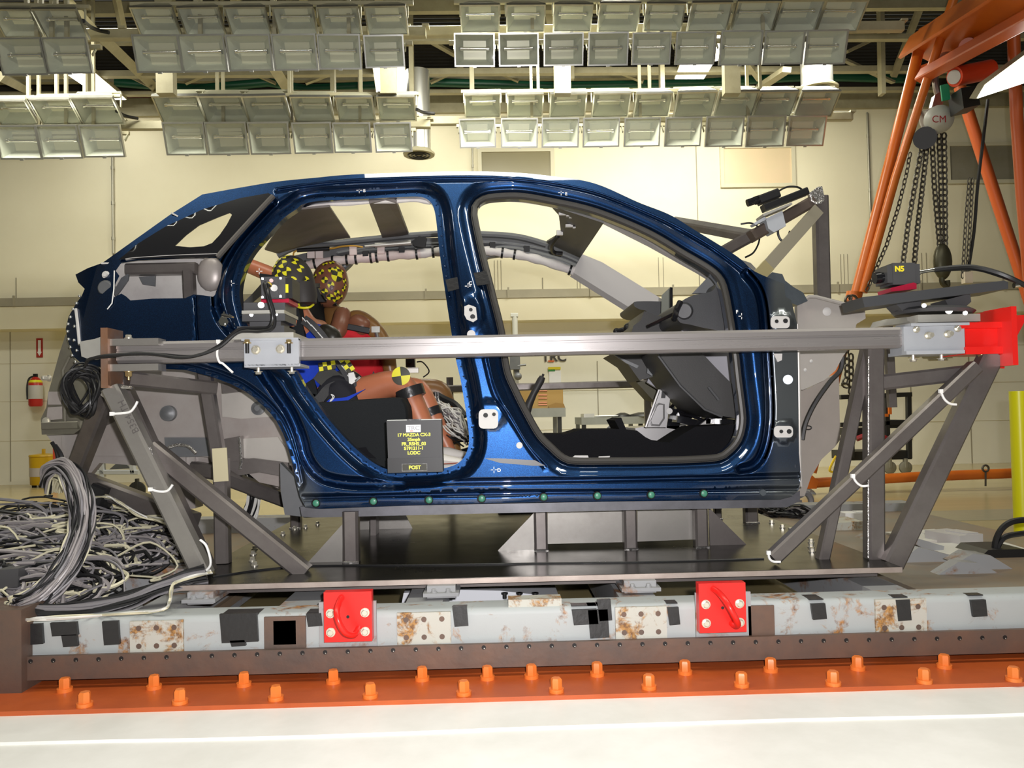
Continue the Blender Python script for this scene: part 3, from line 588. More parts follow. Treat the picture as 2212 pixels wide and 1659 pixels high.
# red end block
RE = thing('end_stop', 'bright red steel end stop bolted on the nose end of the long tube', 'end stop', P(2130, 790, 2.8))
a, b = P(2084, 706, 2.80), P(2168, 752, 2.80)
q = MB(); q.mm((a.x, 2.80, b.z), (b.x, 2.88, a.z)); build('block', q, M_red, parent=RE)
for y0, y1, k in ((697, 708, 0), (750, 764, 1)):
    u, v_ = P(2072 if k == 0 else 2084, y0, 2.78), P(2170, y1, 2.78); q = MB(); q.mm((u.x, 2.775, v_.z), (v_.x, 2.92, u.z)); build('flange', q, M_red, parent=RE)
u, v_ = P(2168, 665, 2.76), P(2184, 790, 2.76); q = MB(); q.mm((u.x, 2.72, v_.z), (v_.x, 2.92, u.z)); build('face_plate', q, M_red, parent=RE)
q = MB(); q.pxprism([(2182, 682), (2215, 680), (2215, 692), (2196, 728), (2182, 740)], 2.85, .012); build('gusset', q, M_red, parent=RE)
q = MB(); q.pxprism([(2128, 672), (2170, 664), (2170, 690), (2130, 692)], 2.92, .012); q.pxprism([(2120, 764), (2170, 762), (2170, 796), (2118, 792)], 2.90, .012); build('cheek', q, M_red, parent=RE)
c = P(2121, 764, 2.82); q = MB(); q.hexbolt(c, (0, 0, -1), .012, .022); q.cyl(c, c+V((0, 0, -.032)), .006, 8); build('bolt', q, M_brass, parent=RE)

def tie(pts, Y, lab):
    q = MB(); q.tube(catmull([tuple(P(x, y, Y)) for x, y in pts], 6), .0042, 6); c = P(*pts[0], Y); q.box(c, (.013, .010, .013)); build('cable_tie', q, M_tie, label=lab, cat='cable tie')
tie([(472, 738), (469, 765), (474, 782), (482, 786), (503, 805)], 2.785, 'white cable tie hanging from the long tube left of the grey clamp')
tie([(242, 894), (262, 893), (280, 890), (290, 880), (297, 867)], 2.762, 'white cable tie near the top of the pencilled slanted leg')
tie([(325, 1057), (345, 1062), (362, 1060), (373, 1047)], 2.762, 'white cable tie halfway down the pencilled slanted leg')
tie([(412, 1237), (430, 1237), (446, 1232), (455, 1215), (446, 1180), (432, 1166)], 2.755, 'white cable tie at the foot of the pencilled slanted leg')
tie([(2032, 845), (2040, 862), (2052, 872), (2066, 874)], 2.755, 'white cable tie high on the slanted brace at the nose end')
tie([(1842, 1028), (1850, 1042), (1862, 1050), (1876, 1049)], 2.745, 'white cable tie halfway along the slanted brace at the nose end')
tie([(1660, 1194), (1662, 1206), (1670, 1213), (1686, 1214)], 2.735, 'white cable tie at the foot of the slanted brace at the nose end')
# ================================================================ the car body
import numpy as np
YC = 3.885
CAR = thing('car_body', 'dark blue car body without doors, glass or wheels, mounted on the sled deck', 'car', (0, YC, 0.44))
def paint():
    m = bpy.data.materials.new('car_paint'); m.use_nodes = True; n, l = m.node_tree.nodes, m.node_tree.links; b = n['Principled BSDF']
    tc = n.new('ShaderNodeTexCoord'); vo = n.new('ShaderNodeTexVoronoi'); vo.inputs['Scale'].default_value = 420; l.new(tc.outputs['Object'], vo.inputs[0])
    r = n.new('ShaderNodeValToRGB'); r.color_ramp.elements[0].color = (0.007, 0.062, 0.20, 1); r.color_ramp.elements[1].color = (0.002, 0.020, 0.07, 1); r.color_ramp.elements[1].position = 0.5
    l.new(vo.outputs['Distance'], r.inputs[0])
    # bare primer shows where the colour coat thins out on the hinge pillar and sill ends
    at = n.new('ShaderNodeAttribute'); at.attribute_name = 'bare'; mx = n.new('ShaderNodeMixRGB'); mx.inputs[2].default_value = (0.15, 0.165, 0.175, 1)
    l.new(at.outputs['Fac'], mx.inputs[0]); l.new(r.outputs[0], mx.inputs[1]); l.new(mx.outputs[0], b.inputs['Base Color'])
    b.inputs['Metallic'].default_value = 0.85; b.inputs['Roughness'].default_value = 0.34; b.inputs['Coat Weight'].default_value = 1.0; b.inputs['Coat Roughness'].default_value = 0.02; return m
M_paint = paint()
M_over = mat('overspray_grey', (0.13, 0.15, 0.165), 0.32, metal=0.35, col2=(0.07, 0.085, 0.10), scale=5, coat=0.4)
M_prim = mat('primer_grey', (0.16, 0.165, 0.17), 0.45, metal=0.2, col2=(0.12, 0.125, 0.135), scale=4)
M_bare = mat('bare_panel', (0.50, 0.47, 0.43), 0.4, metal=0.2, col2=(0.43, 0.40, 0.37), scale=3)
M_dirty = mat('sealed_steel', (0.33, 0.28, 0.255), 0.4, metal=0.25, col2=(0.45, 0.42, 0.40), scale=3.5, amt=.3, bump=0.05, bscale=12)
M_olive = mat('bumper_steel', (0.22, 0.21, 0.155), 0.35, metal=0.35, col2=(0.15, 0.135, 0.11), scale=6, bump=0.08, bscale=20)
M_seal = mat('door_seal', (0.045, 0.042, 0.038), 0.45)
M_trim = mat('light_trim', (0.52, 0.50, 0.49), 0.55)
M_mask = mat('masked_primer', (0.60, 0.585, 0.565), 0.5)
M_dash = mat('dash_plastic', (0.045, 0.046, 0.050), 0.5, bump=0.05, bscale=300)
M_dashl = mat('dash_lower', (0.028, 0.027, 0.027), 0.5, bump=0.05, bscale=300)
M_lav = mat('cool_grey_panel', (0.36, 0.355, 0.39), 0.45)
M_carpet = mat('carpet_black', (0.012, 0.012, 0.014), 0.95, bump=0.5, bscale=350, spec=0.1)
M_fabric = mat('seat_fabric', (0.020, 0.022, 0.024), 0.9, bump=0.35, bscale=400, spec=0.15)
M_silver = mat('stamped_steel', (0.46, 0.45, 0.45), 0.35, metal=0.6)

FRONT_AP = [(1031,462),(1034,446),(1045,437),(1065,432),(1121,430),(1189,441),(1284,463),(1393,507),(1474,554),(1528,586),(1551,608),(1561,638),(1568,675),(1574,711),(1581,758),(1588,821),(1596,885),(1597,915),(1588,948),(1565,973),(1537,983),(1416,988),(1320,989),(1243,989),(1220,983),(1195,961),(1170,935),(1142,886),(1119,840),(1101,796),(1090,716),(1071,638),(1052,562),(1040,510)]
REAR_AP = [(640,452),(655,441),(690,434),(760,431),(860,426),(905,425),(925,432),(936,447),(942,475),(949,540),(957,599),(970,686),(984,772),(997,831),(1010,914),(1013,955),(1004,985),(985,1003),(950,1013),(900,1017),(850,1016),(812,1003),(762,963),(712,908),(680,865),(656,831),(636,798),(600,770),(560,745),(536,705),(520,655),(518,620),(528,580),(546,545),(580,506),(612,472)]
OUT = [(437,420),(520,405),(600,392),(680,384),(760,377),(900,372),(1000,370),(1100,372),(1189,380),(1284,396),(1379,437),(1447,464),(1501,497),(1560,533),(1599,559),(1625,583),(1660,600),(1694,613),(1697,641),(1709,648),(1722,700),(1724,800),(1726,980),(1730,1030),(1726,1058),(1712,1072),(1685,1079),(1500,1081),(1300,1083),(1100,1086),(900,1091),(690,1099),(660,1096),(648,1072),(640,1042),(632,1002),(623,970),(612,938),(597,909),(585,894),(568,876),(546,857),(529,845),(500,830),(455,813),(400,799),(344,796),(260,792),(185,792),(158,770),(146,735),(142,711),(148,684),(164,656),(176,640),(183,624),(169,610),(163,593),(190,579),(221,568),(291,518),(367,464)]
QWIN = [(262,557),(300,532),(360,497),(440,460),(520,436),(578,424),(586,426),(560,452),(500,518),(468,551),(440,552),(360,553)]
HOLE = [(262,568),(300,562),(400,557),(470,557),(481,572),(478,600),(466,636),(460,641),(440,638),(418,636),(400,644),(330,645),(282,649),(272,640),(262,634),(247,642),(242,636),(250,612),(258,596),(250,585)]
def resamp(p, st, closed=False):
    p = np.array(p, float); q = np.vstack([p, p[:1]]) if closed else p; s = np.r_[0, np.cumsum(np.linalg.norm(np.diff(q, axis=0), axis=1))]; n = max(2, int(s[-1]/st)); t = np.linspace(0, s[-1], n+1)
    r = np.stack([np.interp(t, s, q[:, 0]), np.interp(t, s, q[:, 1])], 1); return r[:-1] if closed else r
def closed_cat(p, n): return [tuple(q) for q in catmull(p, n, True)]
fa, ra = resamp(closed_cat(FRONT_AP, 8), 5.5, True), resamp(closed_cat(REAR_AP, 8), 5.5, True)
outp = []
for i, p in enumerate(OUT):
    q = OUT[(i+1) % len(OUT)]; k = max(1, int(math.hypot(q[0]-p[0], q[1]-p[1])/14))
    outp += [(p[0]+(q[0]-p[0])*t/k, p[1]+(q[1]-p[1])*t/k) for t in range(k)]
outp = np.array(outp)
_top = [q for q in OUT[:17]]
outtop = resamp(catmull(_top, 8), 7); outp = np.vstack([outtop, outp[[i for i, q in enumerate(outp) if i >= next(k for k, p in enumerate(outp) if abs(p[0]-1660) < .5 and abs(p[1]-600) < .5)+1]]])
def dens(pp, st=12):
    o = []
    for i, p in enumerate(pp):
        q = pp[(i+1) % len(pp)]; k = max(1, int(math.hypot(q[0]-p[0], q[1]-p[1])/st)); o += [(p[0]+(q[0]-p[0])*t/k, p[1]+(q[1]-p[1])*t/k) for t in range(k)]
    return np.array(o)
qw, ho = dens(QWIN), dens(HOLE)
def seg_dist(pts, poly, closed=True):
    a = poly; b = np.roll(poly, -1, 0) if closed else None
    if not closed: a, b = poly[:-1], poly[1:]
    best = np.full(len(pts), 1e9)
    for i in range(len(a)):
        d = b[i]-a[i]; t = np.clip(((pts-a[i])@d)/max(d@d, 1e-9), 0, 1); e = pts-(a[i]+t[:, None]*d); best = np.minimum(best, (e*e).sum(1))
    return np.sqrt(best)
def inside(pts, poly):
    x, y = pts[:, 0], pts[:, 1]; r = np.zeros(len(pts), bool); a, b = poly, np.roll(poly, -1, 0)
    for i in range(len(a)):
        c = ((a[i, 1] > y) != (b[i, 1] > y)); xx = (b[i, 0]-a[i, 0])*(y-a[i, 1])/((b[i, 1]-a[i, 1]) or 1e-9)+a[i, 0]; r ^= c & (x < xx)
    return r
def offs(poly, d):
    t = np.roll(poly, -1, 0)-np.roll(poly, 1, 0); n = np.stack([t[:, 1], -t[:, 0]], 1); n /= np.linalg.norm(n, axis=1)[:, None]+1e-9
    if np.cross(t, n[:, :2]).mean() != 0:
        c = poly+n*0.5
        if inside(c, poly).mean() > 0.5: n = -n
    return poly+n*d
lerp = np.interp
GR = [  # long pressed channels: polyline, half width, depth
    (np.array(catmull([(470,668),(486,700),(545,770),(597,847),(626,890),(648,941),(660,985),(677,1014),(701,1033),(745,1043),(800,1045),(870,1043)], 6)), 13, .034),
    (np.array([(850,1044),(1000,1041),(1340,1036),(1600,1031),(1725,1028)]), 6, .020),
    (np.array([(655,1076),(900,1069),(1200,1064),(1500,1060),(1725,1057)]), 3.5, .008),
    (np.array(catmull([(600,412),(680,401),(760,394),(900,389),(1000,387),(1090,389),(1189,399),(1284,419),(1365,450),(1447,487),(1528,533),(1575,566),(1610,592)], 5)), 4.5, .012),
    (np.array(catmull([(1612,592),(1634,618),(1646,650),(1652,700),(1657,780),(1662,880),(1658,940),(1645,985),(1625,1008),(1600,1014)], 5)), 11, .035),
    (np.array(catmull([(1047,770),(1068,850),(1100,900),(1140,965),(1176,1008)], 5)), 5, .012),
    (np.array(catmull([(590,440),(540,492),(490,560),(468,620),(468,665)], 5)), 10, .030),
    (np.array([(422,640),(424,700),(428,740)]), 2.5, .008)]
ARCH = np.array(catmull([(344,796),(400,799),(455,813),(500,830),(529,845),(568,876),(597,909),(612,938),(623,970),(632,1002),(640,1042)], 4))
GR = [(resamp(g, 9), hw, dp) for g, hw, dp in GR]
def depth(p):
    df, dr = seg_dist(p, fa), seg_dist(p, ra)
    d = lerp(df, [0, 14, 19, 27, 31, 40, 46], [.050, .050, .030, .024, .018, .004, 0])
    d = np.maximum(d, lerp(dr, [0, 15, 18, 24, 33, 38], [.046, .046, .040, .030, .006, 0]))
    for g, hw, dp in GR: d = np.maximum(d, lerp(seg_dist(p, g, False), [0, hw*.55, hw, hw*1.25], [dp, dp*.9, dp*.12, 0]))
    da = seg_dist(p, ARCH, False)
    d = np.maximum(d, lerp(da, [0, 9, 12, 15, 19, 22], [.014, .004, .012, .012, .002, 0]))
    # hinge pads pressed proud, lamp panel
    for x, y, rx, ry, h in [(1688, 697, 26, 24, -.012), (1693, 932, 26, 24, -.012), (1020, 676, 24, 40, -.008), (1058, 895, 34, 30, -.010)]:
        e = np.sqrt(((p[:, 0]-x)/rx)**2+((p[:, 1]-y)/ry)**2); d = d+lerp(e, [0, .8, 1.15], [h, h, 0])
    return d
def Yb(x, z):
    t = max(0.0, (z-1.12)/.65); y = 3.0+.25*t**1.25
    if x < -1.36: y += .22*((-1.36-x)/.4)**2
    if z < .50: y += .25*(.50-z)
    return y
def skin_pts(p, dep):
    out = []
    for (x, y), d in zip(p, dep):
        Y = 3.05
        for _ in range(3): q = P(x, y, Y); Y = Yb(q.x, q.z)+d
        out.append(P(x, y, Y))
    return out
def make_skin():
    loops = [outp, fa, ra, qw, ho]; pts = []; edges = []
    for lp in loops:
        k = len(pts); pts += [tuple(q) for q in lp]; edges += [(k+i, k+(i+1) % len(lp)) for i in range(len(lp))]
    # feature lines go in as constraint edges so that the pressed steps stay crisp
    def line(g, closed):
        k = len(pts); pts.extend(tuple(q) for q in g); n = len(g); edges.extend((k+i, k+(i+1) % n) for i in range(n if closed else n-1))
    for lp, ds in ((fa, (7, 14, 19, 23, 27, 31, 35.5, 40, 46, 49)), (ra, (8, 15, 18, 24, 28.5, 33, 38, 41))):
        for d in ds: line(offs(lp, d), True)
    def along(g, ds):
        g = resamp(g, 6); t = np.gradient(g, axis=0); n = np.stack([-t[:, 1], t[:, 0]], 1); n /= np.linalg.norm(n, axis=1)[:, None]
        for s in ds: line(g+n*s, False)
    for g, hw, dp in GR: along(g, [hw*s for s in ((0, .55, -.55, 1, -1, 1.25, -1.25, 1.25+3/hw, -1.25-3/hw) if hw > 4 else (0, .55, -.55, 1, -1))])
    along(ARCH, (-9, -12, -15, -19, -22, -25))
    extra = []
    gx, gy = np.meshgrid(np.arange(140, 1735, 8.0), np.arange(366, 1102, 8.0)); extra += list(zip((gx+(np.round(gy/8) % 2)*4).ravel(), gy.ravel()))
    ex = np.array(extra); ok = inside(ex, outp)
    for lp in (fa, ra, qw, ho): ok &= ~inside(ex, lp)
    ok &= seg_dist(ex, outp) > 2.5
    for lp in (fa, ra, qw, ho): ok &= seg_dist(ex, lp) > 2.5
    ex = ex[ok]
    key = {}; allp = np.array(pts)
    cell = {(int(q[0]/5), int(q[1]/5)) for q in allp}
    ex = [q for q in ex if (int(q[0]/5), int(q[1]/5)) not in cell]
    for q in ex: key.setdefault((int(q[0]/2.2), int(q[1]/2.2)), tuple(q))
    pts += list(key.values())
    vs, es, fs, *_ = delaunay_2d_cdt([V(p) for p in pts], edges, [], 0, 1e-4, False)
    p2 = np.array([(v.x, v.y) for v in vs]); tri = np.array([f for f in fs if len(f) == 3]); cen = p2[tri].mean(1)
    ok = inside(cen, outp)
    for lp in (fa, ra, qw, ho): ok &= ~inside(cen, lp)
    return p2, tri[ok], cen[ok]
p2, tris, cens = make_skin()
w3 = skin_pts(p2, depth(p2))
def faced(t):
    a, b, c = (w3[int(i)] for i in t); return tuple(int(i) for i in t) if (b-a).cross(c-a).y < 0 else tuple(int(i) for i in reversed(t))
tris = [faced(t) for t in tris]
mb = MB(); mb.v = w3; mb.f = tris; mb.m = [0]*len(tris)
bs = build('body_side', mb, M_paint, parent=CAR, angle=60)
at = bs.data.attributes.new('bare', 'FLOAT', 'POINT')
bare = lerp(p2[:, 0], [1652, 1676], [0, 1])*lerp(p2[:, 1], [585, 610], [0, 1])
bare = np.maximum(bare, lerp(p2[:, 0], [1560, 1690], [0, .9])*lerp(p2[:, 1], [1030, 1045], [0, 1])); bare = np.maximum(bare, lerp(p2[:, 0], [655, 700], [.8, 0])*lerp(p2[:, 1], [1000, 1050], [0, 1]))
bare *= 1-.6*np.exp(-((p2[:, 1]-985)/60)**2)
at.data.foreach_set('value', bare.astype(np.float32))
def skin_normals(p, e=1.8):
    ax = np.array([e, 0]); ay = np.array([0, e])
    q = [skin_pts(p+d, depth(p+d)) for d in (ax, -ax, ay, -ay)]; out = []
    for a, b, c, d in zip(*q):
        n = (a-b).cross(c-d).normalized(); out.append(n if n.y < 0 else -n)
    return out
NRM = skin_normals(p2)
for e in bs.data.edges: e.use_edge_sharp = False
bs.data.normals_split_custom_set_from_vertices([tuple(n) for n in NRM])
def rim(lp, dy, name, m, far=False):
    a = skin_pts(lp, depth(lp)); mb = MB(); k = len(a)
    if far: a = [V((p.x, 2*YC-p.y, p.z)) for p in a]; dy = -dy
    mb.add(list(a)+[p+V((0, dy, 0)) for p in a], [(i, (i+1) % k, (i+1) % k+k, i+k) for i in range(k)]); build(name, mb, m, parent=CAR)
for lp in (fa, ra): rim(lp, .045, 'door_flange', M_paint)
rim(outp, .05, 'body_return', M_prim)
# the other side of the shell, seen from inside
mb = MB(); mb.v = [V((p.x, 2*YC-p.y, p.z)) for p in w3]; mb.f = list(tris); mb.m = [0]*len(mb.f)
bs = build('body_side', mb, M_prim, parent=CAR, angle=60, label='grey inner face of the other body side')
for e in bs.data.edges: e.use_edge_sharp = False
bs.data.normals_split_custom_set_from_vertices([(n.x, n.y, n.z) for n in (V((m.x, m.y, -m.z)) for m in NRM)])
for lp in (fa, ra): rim(lp, .05, 'door_flange', M_prim, True)
# rubber seal round the front opening
sl = offs(fa, 6.0); ss = skin_pts(sl, np.full(len(sl), .040)); mb = MB(); mb.tube(ss[::2], .0125, 8, closed=True); build('door_seal', mb, M_seal, parent=CAR)
mb = MB(); q = offs(fa, 12.5); mb.tube(skin_pts(q, np.full(len(q), .045))[::2], .004, 6, closed=True); build('seal_lip', mb, M_seal, parent=CAR)
# spot welds along the rear opening
mb = MB(); q = offs(ra, 8)[::4]
for p in skin_pts(q, np.full(len(q), .0445)): mb.ball(p, .0035, 6, 4)
build('spot_welds', mb, M_paint, parent=CAR, kind='stuff')
def onskin(px, py, d=0.0): return skin_pts([(px, py)], [depth(np.array([(px, py)]))[0]+d])[0]
# quarter glass, its clear opening and the trim strip along the pillar
def sheet(outer, holes, dep, m, name, thick=.004, lab=None, step=14):
    o = dens(outer, step); hs = [dens(h, step) for h in holes]; pts = []; ed = []
    for lp in [o]+hs: k = len(pts); pts += [tuple(q) for q in lp]; ed += [(k+i, k+(i+1) % len(lp)) for i in range(len(lp))]
    x0, y0 = o.min(0); x1, y1 = o.max(0)
    if max(x1-x0, y1-y0) > 40:
        gx, gy = np.meshgrid(np.arange(x0, x1, 8.0), np.arange(y0, y1, 8.0)); g = np.stack([gx.ravel(), gy.ravel()], 1); ok = inside(g, o) & (seg_dist(g, o) > 3)
        for h in hs: ok &= ~inside(g, h) & (seg_dist(g, h) > 3)
        pts += [tuple(q) for q in g[ok]]
    vs, es, fs, *_ = delaunay_2d_cdt([V(p) for p in pts], ed, [], 0, 1e-4, False); q2 = np.array([(v.x, v.y) for v in vs]); tr = np.array([f for f in fs if len(f) == 3]); ce = q2[tr].mean(1); ok = inside(ce, o)
    for h in hs: ok &= ~inside(ce, h)
    w_ = skin_pts(q2, np.full(len(q2), dep)); mb = MB(); mb.add(w_, [tuple(int(i) for i in (t if (w_[int(t[1])]-w_[int(t[0])]).cross(w_[int(t[2])]-w_[int(t[0])]).y < 0 else t[::-1])) for t in tr[ok]])
    for lp in [o]+hs:
        a = skin_pts(lp, np.full(len(lp), dep)); k = len(a); mb.add([p+V((0, .0002, 0)) for p in a]+[p+V((0, thick, 0)) for p in a], [(i, (i+1) % k, (i+1) % k+k, i+k) for i in range(k)])
    return build(name, mb, m, parent=CAR, angle=50, label=lab)
sheet([(256,561),(298,526),(358,489),(438,452),(518,428),(580,417),(592,424),(563,454),(503,520),(472,554),(440,556),(360,557)], [[(378,531),(402,508),(430,487),(470,470),(496,460),(501,464),(490,485),(474,508),(458,525),(440,532),(410,534)]], -.008, M_blackg, 'quarter_glass', lab='black bordered quarter glass')
mb = MB(); q = catmull([(590,424),(560,456),(500,522),(470,556)], 6); mb.tube(skin_pts(q, np.full(len(q), -.006)), .011, 8); build('pillar_trim', mb, mat('pillar_trim', (0.13, 0.12, 0.11), 0.35, metal=.4), parent=CAR)
mb = MB(); q = catmull([(272,560),(300,557),(380,552),(470,549)], 6); mb.tube(skin_pts(q, np.full(len(q), -.004)), .0045, 6); build('glass_trim', mb, M_trim, parent=CAR)
# inside the cut-away: pale inner panel, welded square tube frame, torn plates
mb = MB(); mb.pxprism([(236,560),(300,556),(484,552),(490,640),(400,660),(240,655)], 3.22, .01); build('inner_panel', mb, mat('sealer_white', (0.62, 0.60, 0.57), 0.45, col2=(0.40, 0.37, 0.36), scale=5, amt=.3), parent=CAR)
mb = MB(); mb.bar(P(276, 583, 3.17), P(425, 580, 3.17), .045, .05); mb.bar(P(408, 586, 3.165), P(411, 645, 3.165), .04, .05); build('square_tube', mb, M_tubes, parent=CAR)
mb = MB(); mb.pxprism([(262,600),(278,590),(276,605),(262,625),(250,640),(245,630)], 3.15, .01); mb.pxprism([(300,598),(335,596),(334,618),(308,614)], 3.19, .01); build('torn_plate', mb, M_prim, parent=CAR)
mb = MB(); c = P(455, 592, 3.20); mb.ball(c, (.055, .03, .07), 14, 8); build('strut_dome', mb, M_dirty, parent=CAR)
mb = MB(); c = onskin(227, 622); mb.lathe(c+V((0, -.006, 0)), c+V((0, .02, 0)), [(0, .024), (.3, .030), (1, .032)], 20); build('grommet', mb, M_prim, parent=CAR)
mb = MB(); c = onskin(229, 594); mb.lathe(c+V((0, -.012, 0)), c+V((0, .004, 0)), [(0, .008), (.5, .010), (.6, .015), (1, .016)], 14); build('stud', mb, M_mask, parent=CAR)
mb = MB(); mb.tube([onskin(247, 585, -.004), onskin(246, 625, -.006), onskin(242, 655, -.006), onskin(232, 668, -.004)], .0022, 6); build('wire', mb, M_tie, parent=CAR)
mb = MB(); q = [(164,668),(168,700),(172,745)]; mb.tube(skin_pts(q, np.full(3, -.004)), .006, 6); build('lamp_edge', mb, M_mask, parent=CAR)
mb = MB()
for x, y in [(172,640),(165,655),(158,668),(152,685),(147,700),(146,716),(148,733),(152,750),(156,768),(163,782),(161,705),(160,735),(166,757)]: mb.ball(onskin(x, y, -.001), .006, 8, 5)
build('spot_welds', mb, M_steel, parent=CAR, kind='stuff')
# latch striker on the rear pillar
mb = MB(); c = onskin(488, 690); mb.box(c+V((0, -.006, 0)), (.035, .012, .05), Matrix.Rotation(.5, 3, 'Y')); A = c+V((-.008, -.012, .012)); B = c+V((.035, -.03, .004)); mb.tube([A, A+V((.01, -.03, 0)), B+V((0, -.01, 0)), B], .006, 8); mb.cyl(c+V((-.008, -.006, -.016)), c+V((-.008, -.018, -.016)), .010, 10); build('latch_striker', mb, M_chrome, parent=CAR)
# masked hinge pads with bolt holes
def hpad(pts, holes, lab='pale masked hinge seat'):
    o = sheet(pts, [], -.0175 if pts[0][0] > 1500 else -.012, M_mask, 'hinge_pad', lab=lab, step=6); mb = MB()
    for x, y, r in holes:
        c = onskin(x, y, 0)+V((0, -.0035, 0)); c = skin_pts([(x, y)], [-.020 if pts[0][0] > 1500 else -.014])[0]; mb.cyl(c, c+V((0, .004, 0)), r, 14)
    build('bolt_holes', mb, M_hole, parent=o, kind='stuff')
def rr(x0, y0, x1, y1, r=8):
    o = []
    for cx, cy, a0 in ((x1-r, y0+r, -90), (x1-r, y1-r, 0), (x0+r, y1-r, 90), (x0+r, y0+r, 180)):
        o += [(cx+r*math.cos(math.radians(a0+t)), cy+r*math.sin(math.radians(a0+t))) for t in (0, 30, 60, 90)]
    return o
hpad(rr(1665, 683, 1706, 709), [(1678, 694, .007), (1697, 693, .009)])
hpad(rr(1672, 920, 1713, 945), [(1688, 932, .007), (1705, 932, .009)])
hpad([(1003,662),(1012,658),(1022,661),(1028,664),(1031,690),(1022,696),(1008,690),(1003,680)], [(1017, 669, .007), (1021, 684, .0095)])
hpad(rr(1034, 884, 1076, 926, 10), [(1049, 897, .009), (1067, 895, .007)])
for x, y, r in ((1122, 962, .012), (1018, 722, .016)): mb = MB(); mb.cyl(onskin(x, y, -.006), onskin(x, y, .006), r, 16); build('plug', mb, M_mask, parent=CAR)
q = [(1046,990),(1070,990),(1155,994),(1178,1006),(1150,1006),(1080,1000)]; sheet(q, [], -.003, mat('sill_insert', (0.045, 0.045, 0.045), .35, metal=.3), 'sill_insert', step=10)
# green plugs along the sill and the pinch flange
M_green = mat('green_plug', (0.06, 0.25, 0.16), 0.35)
for x, y in [(682,1087),(806,1083),(926,1080),(1040,1077),(1174,1074),(1290,1071),(1406,1069),(1520,1066)]:
    c = onskin(x, y); q = MB(); q.lathe(c+V((0, -.002, 0)), c+V((0, .01, 0)), [(0, .0165), (.3, .0175), (1, .018)], 18, 1); q.ball(c+V((.0015, -.003, 0)), (.0125, .004, .0125), 14, 8); build('plug', q, [M_green, M_blackg], parent=CAR, label='green plug')
c = onskin(1648, 1064); q = MB(); q.lathe(c+V((0, -.003, 0)), c+V((0, .01, 0)), [(0, .012), (1, .015)], 16); build('plug', q, M_over, parent=CAR)
a, b = P(652, 1116, 3.06), P(1725, 1094, 3.06)
mb = MB(); mb.prism([P(648, 1094, 3.05), P(700, 1096, 3.05), P(1690, 1076, 3.05), P(1728, 1060, 3.05), P(1728, 1082, 3.05), P(1700, 1096, 3.05), P(1400, 1101, 3.05), P(680, 1118, 3.05), P(652, 1116, 3.05)], (0, .012, 0)); build('pinch_flange', mb, mat('flange_sealed', (0.10, 0.10, 0.11), 0.4, metal=.4, col2=(.15, .15, .17), scale=9), parent=CAR)
# white + marks with letters
M_mark = mat('mark_white', (0.9, 0.9, 0.9), 0.5)
for x, y, ch, dx, dy in [(1212,416,'E',11,3),(776,411,'B',11,1),(1011,618,'C',5,-6),(1067,1015,'D',11,1),(1602,683,'F',-10,-9),(560,586,'A',-4,-3),(500,612,'A',8,-4)]:
    q = MB(); c = onskin(x, y, -.0015)
    for sx, sz in ((1, 0), (-1, 0), (0, 1), (0, -1)): q.box(c+V((sx*.0075, 0, sz*.0075)), (.009 if sx else .0025, .0015, .009 if sz else .0025))
    o = build('survey_mark', q, M_mark, parent=CAR)
    if x > 700: text('mark_letter', ch, .018, onskin(x+dx, y+dy, -.002), M_mark, parent=CAR, bold=.0006)
# dark tape over the pillar
sheet([(962,604),(1010,594),(1012,618),(968,630)], [], .012, M_tape, 'tape_patch', step=8); sheet([(1020,590),(1050,585),(1060,613),(1030,617)], [], .012, M_tape, 'tape_patch', step=8)
# little bright tabs on the tail edge
for x, y, a in ((378, 464, .5), (228, 569, 0)): mb = MB(); mb.box(onskin(x, y), (.03, .01, .006), Matrix.Rotation(a, 3, 'Y')); build('tail_tab', mb, M_mask, parent=CAR)
# black cowl stub at the foot of the windscreen pillar
mb = MB(); mb.pxprism([(1598,560),(1622,568),(1642,590),(1636,606),(1616,590)], 3.2, .04); build('screen_bracket', mb, M_steel, parent=CAR)
# hinge pillar tower and inner wing
mb = MB(); mb.pxprism([(1654,600),(1668,588),(1690,592),(1696,606),(1714,620),(1735,632),(1745,650),(1722,660),(1700,650)], 3.18, .06); build('wing_top', mb, M_over, parent=CAR)
mb = MB(); mb.pxprism([(1722,660),(1738,648),(1748,640),(1762,641),(1868,668),(1870,688),(1850,700),(1842,740),(1822,768),(1805,800),(1780,822),(1735,842),(1726,842)], 3.24, .03); build('inner_wing', mb, M_bare, parent=CAR)
mb = MB(); mb.tube([P(1738,647,3.235), P(1748,641,3.232), P(1762,641,3.232), P(1868,668,3.235)], .008, 8); build('wing_bead', mb, M_bare, parent=CAR)
mb = MB(); mb.pxprism([(1722,830),(1745,840),(1785,818),(1812,806),(1815,950),(1803,966),(1775,992),(1752,1030),(1738,1072),(1722,1072)], 3.34, .03); build('wheel_housing', mb, mat('housing_tan', (0.37, 0.325, 0.29), 0.5, col2=(0.32, 0.285, 0.25), scale=4), parent=CAR)
mb = MB(); mb.tube(catmull([tuple(P(x, y, 3.28)) for x, y in [(1733,950),(1740,915),(1760,872),(1792,826),(1815,800),(1820,770)]], 5), .010, 6); build('crease_shade', mb, M_dashl, parent=CAR)  # dark tube laid along the crease to paint its shade
mb = MB(); mb.tube([P(1722,700,3.02), P(1725,800,3.02), P(1727,980,3.02), P(1731,1050,3.04)], .008, 8); build('pillar_bead', mb, M_bare, parent=CAR)
for x, y, Y, r in [(1787,673,3.24,.018),(1753,780,3.24,.007),(1740,799,3.24,.007)]: mb = MB(); c = P(x, y, Y-.003); mb.lathe(c, c+V((0, .006, 0)), [(0, r*.5), (.4, r), (1, r)], 16); build('stud', mb, M_mask, parent=CAR)
